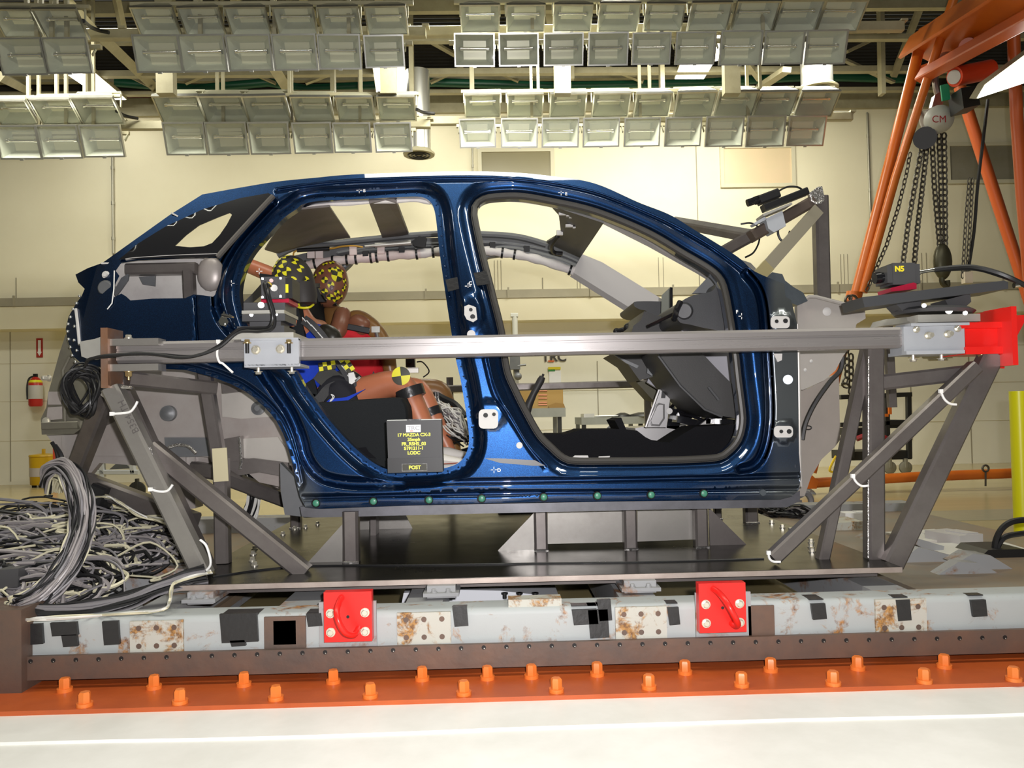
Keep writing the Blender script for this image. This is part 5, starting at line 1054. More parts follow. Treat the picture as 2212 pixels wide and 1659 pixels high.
chk(694,797,4,-.15,3.43); chk(738,778,4,1.0,3.43)
q = MB(); q.pxprism([(752,806),(764,804),(768,816),(776,818),(760,830),(754,828)], 3.44, .006); build('paper_tag', q, M_tie, parent=D1); q = MB(); q.bar(P(768,824,3.44), P(778,814,3.44), .012, .006); q.bar(P(678,876,3.43), P(700,870,3.43), .014, .008); build('belt_tongue', q, M_chrome, parent=D1, kind='stuff')
q = MB(); q.pxprism([(668,858),(674,850),(682,852),(678,862)], 3.50, .05); build('elbow', q, M_skin, parent=D1)
# dark upper arm of the near dummy
skinned('sleeve', {0: p(690,716,3.60,.05), 1: p(712,722,3.56,.048), 2: p(732,742,3.54,.040)}, [(0,1),(1,2)], mat('sleeve_dark', (.03,.027,.02), .4), D1)
# second dummy
B2 = {0: p(760,868,4.18,.09), 1: p(758,800,4.18,.09), 2: p(748,725,4.16,.085), 3: p(720,685,4.14,.07), 4: p(716,655,4.14,.055),
      5: p(770,690,4.02,.07), 6: p(800,708,4.0,.060), 7: p(822,728,4.0,.046), 8: p(838,770,3.98,.042), 9: p(845,815,3.98,.034), 95: p(852,842,3.98,.028),
      10: p(700,700,4.32,.07), 11: p(730,760,4.36,.05), 12: p(800,800,4.34,.04),
      20: p(800,862,4.08,.085), 21: p(880,850,4.06,.08), 22: p(955,842,4.05,.070), 23: p(965,885,4.04,.055), 24: p(975,940,4.03,.045), 25: p(985,985,4.03,.034), 26: p(1010,990,4.03,.028),
      30: p(800,862,4.30,.085), 31: p(880,852,4.32,.08), 32: p(940,846,4.33,.07), 33: p(950,900,4.33,.055), 34: p(962,980,4.33,.036)}
E2 = [(0,1),(1,2),(2,3),(3,4),(2,5),(5,6),(6,7),(7,8),(8,9),(9,95),(2,10),(10,11),(11,12),(0,20),(20,21),(21,22),(22,23),(23,24),(24,25),(25,26),(0,30),(30,31),(31,32),(32,33),(33,34)]
skinned('body', B2, E2, M_gold, D2)
skinned('shirt', {0: p(785,850,4.12,.19), 1: p(775,795,4.12,.21), 2: p(760,735,4.10,.20), 3: p(728,690,4.08,.15)}, [(0,1),(1,2),(2,3)], M_redc, D2, label='red shirt')
skinned('shoulder_cap', {0: p(742,668,4.02,.045), 1: p(736,705,3.95,.052), 2: p(722,735,3.93,.046)}, [(0,1),(1,2)], M_skin2, D2, label='brown shoulder flap')
skinned('upper_arm_sleeve', {0: p(756,692,4.0,.055), 1: p(778,704,3.98,.062), 2: p(800,718,3.97,.055)}, [(0,1),(1,2)], M_skin2, D2)
q = MB(); q.bar(P(752,706,3.90), P(798,715,3.90), .03, .02); build('arm_bracket', q, M_black, parent=D2); q = MB(); q.box(P(812,712,3.93), (.04, .02, .03)); q.tube([P(812,712,3.93), P(816,735,3.93), P(822,760,3.93)], .010, 8); build('elbow_joint', q, M_steel, parent=D2)
c2 = P(713, 614, 4.08); r2 = (.094, .09, .122); h2, rt2 = headshape(c2, r2, .12, D2, M_skin2, 'head'); h2['label'] = 'brown head with yellow target markers'
sp2 = [(-.25,.75,1),(.08,.85,1),(.15,.5,1.1),(.42,.58,1.1),(.66,.5,.9),(.50,.28,2.1),(-.35,.38,1.1),(-.7,.2,1),(-.1,.05,1.2),(.85,.15,.9),(.25,-.12,1.2),(.85,-.2,.9),(-.05,-.42,1.2),(.55,-.40,1.1),(.25,-.60,1.2),(.50,-.66,1.1),(.72,-.52,1),(.9,-.05,.7)]
marks(c2, r2, rt2, h2, sp2, .014, D2)
q = MB(); q.ball(P(716, 622, 3.985), (.010, .006, .014), 8, 6); build('eye', q, mat('eye_mauve', (.25,.18,.2), .3), parent=h2)
q = MB(); q.cyl(P(696, 654, 4.06), P(728, 654, 4.06), .016, 12); q.box(P(694, 634, 4.02), (.05, .04, .09)); build('neck_bracket', q, M_black, parent=D2); q = MB(); q.box(P(686, 617, 3.99), (.028, .02, .02)); q.tube(catmull([tuple(P(*t)) for t in [(688,622,3.99),(694,634,3.98),(700,645,3.98),(706,650,3.98)]], 4), .006, 6); build('neck_instrument', q, M_chrome, parent=D2)
belt([(755,740,3.96),(775,770,3.96),(800,812,3.96)], 3.96, .05, D2); belt([(735,712,3.96),(755,745,3.96),(772,770,3.96)], 3.96, .03, D2)
# ---------------------------------------------------------------- test sign
SG = thing('test_sign', 'black box sign with yellow test lettering standing on the rear door sill', 'sign', P(896, 1020, 2.97))
a, b = P(836, 909, 2.94), P(955, 1019, 2.94); sx0, sx1, sz0, sz1 = a.x, b.x, b.z, a.z
q = MB(); q.prism([V((sx0-.002, 2.94, sz1)), V((sx1, 2.94, sz1)), V((sx1+.003, 2.94, sz0)), V((sx0+.003, 2.94, sz0))], (0, .075, 0)); build('box', q, mat('sign_black', (.035,.035,.037), .5), parent=SG)
q = MB(); q.mm((sx0, 2.942, sz1), (sx1, 3.01, sz1+.003)); build('lid', q, mat('sign_lid', (.55,.57,.53), .5), parent=SG)
q = MB(); a, b = P(880, 903, 2.96), P(910, 909, 2.96); q.mm((a.x, 2.941, sz1), (b.x, 2.985, sz1+.004)); build('lid_tape', q, M_tape, parent=SG)
q = MB(); a, b = P(837, 990, 2.938), P(955, 1019, 2.938); q.mm((a.x, 2.9385, sz0), (b.x, 2.9395, a.z)); build('lower_panel', q, M_black, parent=SG)
q = MB(); a, b = P(877, 918, 2.937), P(909, 933.5, 2.937); q.mm((a.x, 2.937, b.z), (b.x, 2.9395, a.z)); build('label', q, M_mark, parent=SG)
M_ty = mat('sign_yellow', (0.85, 0.85, 0.10), 0.5); M_tg = mat('logo_grey', (.42,.42,.45), .5); M_tr = mat('logo_red', (.7,.12,.05), .5)
c = P(893, 925, 2.9365); text('logo', 'TRC', .021, c, M_tg, parent=SG, xs=1.15, bold=.0003)
q = MB(); a = P(889, 931, 2.9365); q.box(a, (.012, .001, .0022)); build('logo_bar', q, M_tr, parent=SG)
for s, y, sz in [('17 MAZDA CX-3', 939.5, .0165), ('35mph', 949.5, .0165), ('FR_RSHS_03', 959, .0165), ('S191211-1', 968.5, .0165), ('LODC', 978.5, .0165)]: text('lettering', s, sz, P(894, y, 2.9385), M_ty, parent=SG, bold=.0007, xs=1.02)
q = MB(); a, b = P(868, 1002, 2.936), P(923, 1017, 2.936); v_, f = quadring([V((a.x, 2.936, a.z)), V((b.x, 2.936, a.z)), V((b.x, 2.936, b.z)), V((a.x, 2.936, b.z))], [V((a.x+.002, 2.936, a.z-.002)), V((b.x-.002, 2.936, a.z-.002)), V((b.x-.002, 2.936, b.z+.002)), V((a.x+.002, 2.936, b.z+.002))]); q.add(v_, f); build('plate_edge', q, mat('plate_worn', (.4,.4,.38), .5, col2=(.05,.05,.05), scale=60), parent=SG)
q = MB(); q.mm((a.x, 2.9365, b.z), (b.x, 2.938, a.z)); build('plate', q, M_mblk, parent=SG); text('lettering', 'POST', .0185, P(896, 1010, 2.9355), M_ty, parent=SG, bold=.0008)
# ---------------------------------------------------------------- camera stations on the rail
CM = thing('camera_mount', 'light grey clamp with aluminium plates carrying a boxed camera, at the rear door', 'camera mount', P(590, 790, 2.8))
a, b = P(527, 734, 2.765), P(646, 789, 2.765); q = MB(); q.mm((a.x, 2.765, b.z), (b.x, 2.785, a.z)); q.mm((a.x, 2.765, b.z-.004), (b.x+.004, 2.9, b.z+.006)); q.mm((a.x-.008, 2.76, a.z-.004), (b.x, 2.9, a.z+.004)); cl = build('clamp', q, M_lgrey, parent=CM)
bolts(cl, [(553, 756), (606, 754)], 2.765, .012); 
for x in (534, 624):
    q = MB(); c = P(x, 742, 2.755); q.hexbolt(c, (0, 0, 1), .010, .014); q.cyl(c, c+V((0, 0, -.034)), .0065, 10, 1); build('bolt', q, [M_brass, M_cable], parent=cl)
for x, y in ((558, 790), (630, 789)):
    c = P(x, y, 2.82); q = MB(); q.cyl(c, c+V((0, 0, -.026)), .006, 8); q.lathe(c+V((0, 0, -.006)), c, [(0, .012), (1, .017)], 12); q.hexbolt(c+V((0, 0, -.02)), (0, 0, -1), .011, .011); build('jack_screw', q, M_zinc, parent=cl)
a, b = P(497, 720, 2.765), P(634, 731, 2.765); q = MB(); q.mm((a.x, 2.765, b.z), (b.x, 3.0, a.z)); build('base_plate', q, M_alu, parent=CM); pz = a.z
a, b = P(522, 671, 2.80), P(614, 676.5, 2.80); q = MB(); q.mm((a.x, 2.80, b.z), (b.x, 3.0, a.z)); build('top_plate', q, M_alu, parent=CM)
q = MB(); a2, b2 = P(521, 677, 2.81), P(614, 692, 2.81); q.mm((a2.x, 2.82, b2.z), (b2.x, 2.98, a2.z)); q.mm((a2.x+.02, 2.84, pz+.02), (b2.x-.02, 2.96, b2.z)); a3, b3 = P(512, 705, 2.82), P(614, 719, 2.82); q.mm((a3.x, 2.82, pz), (b3.x, 2.98, a3.z)); build('rotary_stage', q, M_dkgrey, parent=CM)
q = MB()
for x, y in ((543, 680), (596, 679)): q.cyl(P(x, y, 2.822), P(x, y, 2.815), .006, 10)
build('plate_bolts', q, M_chrome, parent=CM, kind='stuff')
a, b = P(526, 654, 2.82), P(616, 671, 2.82); q = MB(); q.mm((a.x, 2.82, b.z), (b.x, 2.98, a.z)); build('wedge', q, M_dkgrey, parent=CM); q = MB(); q.cyl(P(564, 659, 2.82), P(564, 659, 2.806), .011, 14); build('knob', q, M_alu, parent=CM)
HC = thing('high_speed_camera', 'black boxed camera seen from behind with yellow connector, on the near rail', 'camera', P(590, 654, 2.86))
a, b = P(564, 646, 2.82), P(624, 653.5, 2.82); q = MB(); q.mm((a.x, 2.82, b.z), (b.x, 2.95, a.z)); build('red_base', q, mat('anodised_red', (.55,.02,.06), .35, metal=.4), parent=HC, label='red anodised base')
a, b = P(564, 598, 2.82), P(624, 646, 2.82); q = MB(); q.mm((a.x, 2.82, b.z), (b.x-.012, 2.95, a.z)); q.mm((a.x+.004, 2.816, b.z+.006), (a.x+.06, 2.82, a.z-.006)); body = build('body', q, M_dkgrey, parent=HC)
q = MB(); q.cyl(P(590, 622, 2.82), P(592, 622, 2.79), .012, 14); q.cyl(P(583, 617, 2.80), P(580, 615, 2.77), .010, 12, 1); build('connector', q, [M_chrome, mat('connector_yellow', (.55,.38,.02), .4)], parent=HC)
q = MB(); q.cyl(P(586, 606, 2.818), P(586, 606, 2.812), .007, 12); build('lens_cap_dot', q, mat('dot_pink', (.8,.35,.33), .4), parent=HC)
q = MB()
for x, y in [(567,602),(606,601),(567,642),(606,640)]: q.cyl(P(x, y, 2.818), P(x, y, 2.812), .004, 8)
build('screws', q, M_chrome, parent=HC, kind='stuff')
q = MB(); q.mm((b.x-.012, 2.83, b.z+.004), (b.x+.01, 2.94, a.z-.004)); build('heat_sink', q, M_black, parent=HC); q = MB(); a4 = P(619, 605, 2.825); q.box(a4+V((0,.0,-.03)), (.012, .004, .03)); build('yellow_label', q, M_yel, parent=HC)
def cab(name, pts, r, m, lab): return cable(name, pts, r, m, lab)
cab('camera_cable', [(583,618,2.77),(572,612,2.74),(578,640,2.73),(587,670,2.73),(589,690,2.73),(580,706,2.74),(556,708,2.75),(520,710,2.75),(500,722,2.75),(470,748,2.755),(420,769,2.75),(350,766,2.75),(290,763,2.75),(240,770,2.75),(195,775,2.76),(185,790,2.78)], .0055, M_cable, 'black cable looping from the rear camera down along the long tube')
cab('camera_cable', [(577,612,2.76),(582,640,2.72),(593,680,2.72),(590,708,2.72),(560,716,2.74),(515,718,2.75),(470,752,2.75),(400,772,2.745),(320,764,2.745),(230,768,2.745),(188,778,2.76)], .0055, M_cable, 'second black cable looping from the rear camera along the long tube')
cab('black_hose', [(610,770,2.9),(590,745,2.95),(560,715,3.0)], .006, M_cable, 'short black lead behind the grey clamp')
# nose end station with the N5 camera
CN = thing('camera_mount', 'long dark tilting plate on a round base above the nose end of the tube', 'camera mount', P(2040, 700, 2.85))
a, b = P(1983, 680, 2.79), P(2118, 694, 2.79); q = MB(); q.mm((a.x, 2.79, b.z), (b.x, 2.95, a.z)); q.prism([P(1912,690,3.0), P(1984,682,2.8), P(1984,694,2.8), P(1905,704,3.0)], (0, .1, 0)); build('base_plate', q, M_alu, parent=CN)
q = MB(); q.lathe(P(2015, 681, 2.90), P(2015, 668, 2.90), [(0, .13), (.5, .14), (1, .12)], 24); build('turntable', q, M_dkgrey, parent=CN)
q = MB(); q.cyl(P(2050, 671, 2.78), P(2050, 671, 2.85), .012, 14); q.cyl(P(1996, 660, 2.79), P(1996, 660, 2.82), .008, 10); q.cyl(P(2085, 676, 2.78), P(2085, 676, 2.82), .008, 10); build('bolts', q, M_alu, parent=CN, kind='stuff')
q = MB(); q.pxprism([(2042,648),(2096,634),(2098,652),(2080,668),(2050,664)], 2.83, .1); build('tilt_block', q, M_dkgrey, parent=CN); q = MB(); q.pxprism([(1935,656),(1990,650),(1990,672),(1950,672)], 2.86, .08); build('tilt_block', q, M_dkgrey, parent=CN)
q = MB(); q.pxprism([(1862,642),(2170,606),(2178,610),(2178,624),(1868,664)], 2.80, .17); build('long_plate', q, mat('plate_slate', (.085,.088,.095), .38, metal=.3), parent=CN)
N5 = thing('high_speed_camera', 'black camera labelled N5 in yellow, on a red base above the nose end', 'camera', P(1945, 640, 2.88))
q = MB(); q.pxprism([(1924,622),(1974,610),(1980,613),(1980,624),(1926,630)], 2.83, .1); build('red_base', q, mat('anodised_red', (.55,.02,.06), .35), parent=N5, label='red anodised base')
a, b = P(1928, 568, 2.84), P(1978, 614, 2.84); q = MB(); q.mm((a.x, 2.84, b.z), (b.x, 2.94, a.z)); q.mm((a.x-.018, 2.845, b.z+.008), (a.x, 2.935, a.z-.008)); q.mm((b.x, 2.845, b.z+.004), (b.x+.02, 2.935, a.z-.004)); build('body', q, M_dkgrey, parent=N5)
q = MB(); q.cyl(P(1890, 601, 2.88), P(1918, 599, 2.88), .019, 16); q.cyl(P(1889, 601, 2.88), P(1900, 600, 2.88), .021, 16); build('lens', q, M_blackg, parent=N5)
text('label', 'N5', .027, P(1943, 581, 2.838), mat('label_yellow', (.9,.75,.03), .5), parent=N5, bold=.0012)
q = MB(); q.cyl(P(1980, 589, 2.86), P(2022, 582, 2.86), .007, 10); q.cyl(P(1976, 590, 2.86), P(1986, 588, 2.86), .011, 10); build('connector', q, M_chrome, parent=N5)
cab('camera_cable', [(2018,583,2.86),(2050,579,2.85),(2100,577,2.84),(2150,588,2.82),(2190,604,2.80),(2230,625,2.80)], .009, M_cable, 'thick black cable running right from the N5 camera')
cab('camera_cable', [(2020,584,2.87),(2060,582,2.86),(2110,582,2.85),(2160,596,2.84),(2230,622,2.82)], .006, M_cable, 'thinner black cable beside the thick one at the N5 camera')
q = MB(); q.cyl(P(2190, 617, 2.81), P(2214, 614, 2.81), .010, 12); build('cable_plug', q, M_chrome, label='chrome plug at the right end of the long dark plate', cat='plug')
# windscreen camera mast
WM = thing('camera_mast', 'bare steel mast with slanted arms standing in front of the windscreen', 'mast', P(1780, 690, 3.42))
q = MB(); q.bar(P(1771, 425, 3.42), P(1778, 700, 3.42), .060, .06); build('mast', q, M_tubes, parent=WM)
q = MB(); q.bar(P(1768, 428, 3.40), P(1622, 512, 3.34), .050, .05); build('arm', q, mat('raw_tube_brown', (.16,.125,.105), .4, metal=.5), parent=WM)
q = MB(); q.bar(P(1630, 506, 3.36), P(1560, 545, 3.5), .05, .05); q.bar(P(1622, 510, 3.38), P(1458, 480, 4.1), .045, .05); build('cross_arm', q, M_tubes, parent=WM)
q = MB(); q.pxprism([(1747,418),(1766,404),(1776,402),(1782,430),(1774,440),(1756,436)], 3.37, .02); q.tube([P(1749,416,3.365), P(1753,434,3.365), P(1765,440,3.365), P(1778,434,3.365)], .006, 6); build('weld_cap', q, M_weld, parent=WM)
q = MB(); q.bar(P(1636, 600, 3.15), P(1768, 452, 3.36), .052, .012, up=(0, 1, 0), ch=0); build('strap', q, mat('strap_pale', (.42,.38,.29), .35, metal=.5), parent=WM, label='pale flat strap')
q = MB(); q.bar(P(1628, 608, 3.14), P(1660, 573, 3.18), .054, .016, ch=0); build('strap_foot', q, mat('strap_brassy', (.62,.53,.28), .3, metal=.6), parent=WM); q = MB(); q.cyl(P(1636, 599, 3.14), P(1636, 599, 3.12), .006, 8); build('hole', q, M_mark, parent=WM)
q = MB(); q.pxprism([(1654,472),(1690,455),(1698,488),(1672,502),(1660,494)], 3.30, .08); q.pxprism([(1628,482),(1652,468),(1656,474),(1632,486)], 3.30, .05); build('clamp', q, M_lgrey, parent=WM, label='light grey clamp')
q = MB(); q.pxprism([(1648,462),(1710,437),(1712,441),(1650,467)], 3.29, .09); build('plate', q, M_alu, parent=WM)
CW = thing('board_camera', 'small black camera on the slanted arm in front of the windscreen', 'camera', P(1670, 455, 3.33))
q = MB(); q.bar(P(1648, 451, 3.32), P(1742, 414, 3.32), .03, .05); build('slide', q, M_cable, parent=CW)
q = MB(); q.bar(P(1638, 434, 3.32), P(1680, 418, 3.32), .038, .05); build('body', q, M_black, parent=CW); q = MB(); q.cyl(P(1614, 439, 3.32), P(1634, 432, 3.32), .016, 14); q.cyl(P(1630, 434, 3.32), P(1642, 430, 3.32), .018, 14); build('lens', q, M_blackg, parent=CW)
cab('camera_cable', [(1680,414,3.32),(1700,404,3.32),(1722,404,3.32),(1736,412,3.33)], .004, M_cable, 'thin black lead arching over the windscreen camera')
cab('camera_cable', [(1680,495,3.36),(1682,510,3.36),(1690,520,3.36),(1702,510,3.36),(1706,500,3.37)], .005, M_cable, 'loop of black lead under the grey clamp at the windscreen')
cab('camera_cable', [(1600,484,3.4),(1622,482,3.38),(1638,492,3.36),(1640,520,3.36),(1628,545,3.35),(1610,556,3.34)], .004, M_cable, 'thin black lead curling down to the windscreen pillar')
DC = thing('board_camera', 'small black camera behind the rear door opening above the knees', 'camera', P(895, 805, 4.5))
q = MB(); q.box(P(887, 783, 4.5), (.05, .06, .055)); build('body', q, M_black, parent=DC); q = MB(); q.cyl(P(885, 780, 4.46), P(885, 780, 4.48), .012, 14); build('lens', q, M_blackg, parent=DC); q = MB(); q.box(P(893, 800, 4.5), (.06, .05, .03)); build('base', q, M_alu, parent=DC)
cab('camera_cable', [(900,782,4.5),(912,782,4.5),(924,795,4.5),(926,805,4.5),(914,815,4.5)], .004, M_cable, 'orange tipped thin lead looping from the small rear camera')
# tangle of leads in the rear footwell
random.seed(11)
def bundle(name, base, spread, n, r, mats, lab, cat='cables', par=None, Yj=.08, kind='stuff'):
    q = MB()
    for k in range(n):
        pts = [P(x+random.gauss(0, spread), y+random.gauss(0, spread), Y+random.uniform(-Yj, Yj)) for x, y, Y in base]; q.tube([V(t) for t in catmull([tuple(t) for t in pts], 5)], r, 5, mi=random.choice(range(len(mats))))
    return build(name, q, mats, parent=par, label=lab, cat=cat, kind=kind)
M_wirew = mat('wire_white', (.72,.71,.66), .5); M_wiret = mat('wire_cream', (.66,.62,.44), .5); M_wireg = mat('wire_grey', (.2,.19,.2), .45)
bundle('wire_bundle', [(935,862,3.95),(955,880,3.9),(980,895,3.85),(1002,925,3.8),(1010,950,3.8)], 7, 34, .004, [M_wirew, M_wirew, M_wireg], 'white sensor wires fanning out beside the shins in the rear footwell')
bundle('wire_bundle', [(948,905,3.9),(960,925,3.85),(985,940,3.8),(1008,948,3.8)], 8, 26, .004, [M_wirew, M_cable], 'white and black sensor wires low in the rear footwell')
cab('footwell_hose', [(938,850,4.0),(960,862,3.98),(985,875,3.95),(1005,900,3.92)], .018, M_cable, 'thick black loom above the white sensor wires')
# ================================================================ gantry hoist at the right
GY = 7.5
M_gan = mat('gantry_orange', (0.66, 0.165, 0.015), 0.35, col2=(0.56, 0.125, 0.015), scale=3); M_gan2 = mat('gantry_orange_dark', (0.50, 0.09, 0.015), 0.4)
M_chain = mat('chain_steel', (0.10, 0.09, 0.075), 0.4, metal=.6)
G = thing('gantry_hoist', 'orange tubular A-frame gantry with a sloping top beam behind the car nose', 'gantry', P(1950, 1045, GY))
def gpart(name, pts, r, m=M_gan, n=14):
    q = MB(); q.tube([P(*t) for t in pts], r, n); return build(name, q, m, parent=G)
gpart('leg', [(1994,72,GY), (1848,640,GY), (1752,1020,GY)], .052); gpart('leg', [(2066,-20,GY-.5), (1934,384,GY-.15), (1864,632,GY-.05)], .040)
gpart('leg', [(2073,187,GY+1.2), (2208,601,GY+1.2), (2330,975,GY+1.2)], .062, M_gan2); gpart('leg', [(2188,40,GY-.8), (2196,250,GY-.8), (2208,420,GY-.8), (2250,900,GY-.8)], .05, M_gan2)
gpart('base_pipe', [(1748,1044,GY), (1980,1030,GY), (2195,1022,GY), (2400,1014,GY)], .048)
q = MB(); q.cyl(P(1846, 632, GY), P(1842, 652, GY), .075, 14); q.cyl(P(1846,642,GY-.08), P(1846,642,GY+.08), .03, 10); build('pin_joint', q, M_gan, parent=G)
q = MB(); q.pxprism([(1736,1032),(1756,1028),(1768,1040),(1764,1056),(1738,1056)], GY-.06, .12); q.pxprism([(1744,1022),(1752,1018),(1756,1032),(1748,1036)], GY-.07, .12); build('base_bracket', q, M_gan, parent=G)
q = MB(); c = P(1738, 1080, GY); q.lathe(c+V((0, -.03, 0)), c+V((0, .03, 0)), [(0, .09), (.2, .12), (.8, .12), (1, .09)], 24); q.bar(c, P(1742, 1056, GY), .05, .10); build('caster', q, M_lgrey, parent=G)
q = MB(); c = P(2129, 1012, GY-.06)
for t in range(2): pass
q.tube([c+V((.03*math.cos(a*.5), 0, .03*math.sin(a*.5))) for a in range(13)], .010, 6, closed=True); q.cyl(c+V((0, 0, -.03)), P(2129, 1050, GY-.06), .009, 6); build('eye_bolt', q, M_chain, parent=G)
# sloping I-beam
A, B = P(1985, 118, 7.6), P(2330, -95, 5.2); t_ = (B-A).normalized()
q = MB(); q.bar(A, B, .30, .03, ch=0); up = V((0, 1, 0)); nrm = t_.cross(up).normalized()
for s in (.15, -.15): q.bar(A+nrm*s, B+nrm*s, .03, .22, ch=0)
build('top_beam', q, M_gan, parent=G)
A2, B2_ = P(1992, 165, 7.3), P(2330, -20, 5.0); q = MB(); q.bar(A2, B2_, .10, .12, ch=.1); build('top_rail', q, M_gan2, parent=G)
q = MB(); q.tube([P(1990,72,GY-.05), P(2005,62,GY-.1), P(2020,70,GY-.15), P(2035,62,GY-.2), P(2048,48,GY-.25)], .05, 10); q.tube([P(1996,82,GY-.06), P(2018,84,GY-.15), P(2040,66,GY-.2)], .03, 8); build('clamp_collar', q, M_gan, parent=G)
q = MB(); q.bar(P(1985, 150, GY), P(2050, 128, GY-.3), .05, .05); build('tie_bar', q, M_gan2, parent=G)
def link_chain(q, pts, pitch=.042, r=.0065, wd=.014):
    pts = [V(p) for p in pts]; L = [0]
    for a, b in zip(pts, pts[1:]): L.append(L[-1]+(b-a).length)
    n = max(2, int(L[-1]/pitch))
    for k in range(n):
        s = (k+.5)/n*L[-1]; i = max(j for j in range(len(L)-1) if L[j] <= s); f = (s-L[i])/(L[i+1]-L[i]); c = pts[i].lerp(pts[i+1], f); d = (pts[i+1]-pts[i]).normalized()
        u = d.cross(V((0, 1, 0) if k % 2 else (.7, .7, 0))).normalized(); h = pitch*.66
        ring = [c+d*h*math.cos(a*math.pi/4)+u*wd*math.sin(a*math.pi/4) for a in range(8)]; q.tube(ring, r, 5, closed=True)
H = thing('chain_hoist', 'grey chain hoist hanging from the gantry with five heavy chains', 'hoist', P(2020, 300, 7.2))
HY = 7.2
q = MB(); q.cyl(P(2028, 258, HY-.14), P(2028, 258, HY+.10), .125, 24); q.lathe(P(2028, 258, HY-.19), P(2028, 258, HY-.14), [(0, .05), (.5, .105), (1, .125)], 24); build('gear_case', q, mat('hoist_grey', (.42,.42,.38), .4), parent=H)
text('gear_mark', 'CM', .09, P(2029, 258, HY-.225), mat('mark_red', (.4,.03,.04), .5), parent=H)
q = MB(); q.cyl(P(2000, 262, HY), P(2030, 250, HY), .10, 18); build('side_case', q, mat('hoist_grey', (.42,.42,.38), .4), parent=H)
q = MB(); q.cyl(P(1998, 298, HY-.08), P(1998, 298, HY+.08), .10, 20); build('chain_wheel', q, M_black, parent=H)
q = MB(); q.pxprism([(2012,235),(2020,205),(2034,196),(2040,206),(2034,240)], HY-.03, .06); q.tube(catmull([tuple(P(*t)) for t in [(2026,205,HY),(2020,170,HY),(2030,130,HY),(2045,118,HY),(2056,128,HY),(2050,142,HY)]], 5), .03, 8); build('top_hook', q, M_steel, parent=H)
for pts in ([(1994,305),(1978,390),(1962,480),(1948,585)], [(2004,300),(1994,390),(1982,490),(1973,590)], [(2013,300),(2018,400),(2030,532)], [(2028,288),(2032,400),(2036,532)], [(2039,288),(2041,400),(2042,532)]):
    q = MB(); link_chain(q, [P(x, y, HY) for x, y in pts], .05, .0085, .019); build('chain', q, M_chain, parent=H)
q = MB(); q.ball(P(2036, 565, HY), (.085, .06, .17), 16, 10); q.tube(catmull([tuple(P(*t)) for t in [(2034,598,HY),(2036,612,HY),(2046,618,HY),(2046,606,HY)]], 4), .025, 8); build('bottom_hook', q, mat('hook_olive', (.085,.08,.05), .4, metal=.5), parent=H)
q = MB(); link_chain(q, [P(x, y, HY+.2) for x, y in [(1966,330),(1958,375),(1940,450),(1915,530),(1872,628)]], .05, .006, .015); build('thin_chain', q, M_chain, parent=H)
TR = thing('beam_trolley', 'dark red trolley riding the sloping orange gantry beam', 'trolley', P(2090, 110, 6.9))
q = MB(); q.pxprism(catmull([(2068,112),(2090,84),(2104,82),(2108,96),(2098,118),(2080,138)], 3, True), 6.75, .2); build('side_plate', q, mat('trolley_red', (.22,.03,.02), .45), parent=TR)
q = MB(); q.cyl(P(2090, 100, 6.7), P(2090, 100, 7.0), .07, 16); build('wheel', q, M_gan2, parent=TR)
EH = thing('power_winch', 'red cylindrical winch motor with a black control box, under the gantry beam', 'winch', P(2098, 190, 6.9))
q = MB(); q.cyl(P(2062, 166, 6.8), P(2138, 150, 6.9), .085, 20); build('motor', q, mat('motor_red', (.72,.06,.015), .35), parent=EH); q = MB(); q.cyl(P(2060, 166.5, 6.79), P(2063, 166, 6.8), .06, 18); build('end_cap', q, M_trim, parent=EH)
q = MB(); q.pxprism([(2076,190),(2110,184),(2118,226),(2082,234)], 6.75, .2); build('control_box', q, M_cable, parent=EH)
q = MB(); q.pxprism([(2032,184),(2050,180),(2053,214),(2036,218)], 6.9, .015); build('inspection_tag', q, mat('tag_green', (.02,.32,.16), .5), label='green inspection tag hanging beside the red winch', cat='tag')
for pts, r in ([(2094,385),(2086,480),(2079,600)], .008), ([(2101,385),(2096,480),(2088,600)], .008):
    q = MB(); link_chain(q, [P(x, y, 7.0) for x, y in pts], .05, .005, .012); build('hand_chain', q, M_chain, label='thin hand chain hanging behind the long dark plate, %s of a pair' % ('left' if pts[0][0] < 2100 else 'right'), cat='chain')
cab('pendant_cable', [(2134,215,7.0),(2124,300,7.0),(2112,400,7.0),(2104,500,7.0),(2091,585,7.0)], .014, M_cable, 'black control cable hanging from the red winch')
q = MB(); q.box(P(2089, 600, 7.0), (.07, .06, .10)); build('pendant_control', q, mat('pendant_pale', (.7,.62,.5), .5), label='pale pendant control at the end of the black cable', cat='control')
CC = thing('load_chain', 'dark chain hanging in a heap from the foot of the twin orange legs', 'chain', P(1832, 900, GY-.3))
q = MB(); link_chain(q, [P(x, y, GY-.3) for x, y in [(1850,650),(1836,640),(1828,655),(1838,668),(1824,660)]], .06, .012, .026); link_chain(q, [P(x, y, GY-.3) for x, y in [(1829,665),(1829,770),(1830,815),(1822,830),(1832,836)]], .055, .009, .02); link_chain(q, [P(x, y, GY-.3) for x, y in [(1838,765),(1839,840),(1836,850)]], .055, .009, .02); build('links', q, M_chain, parent=CC, kind='stuff')
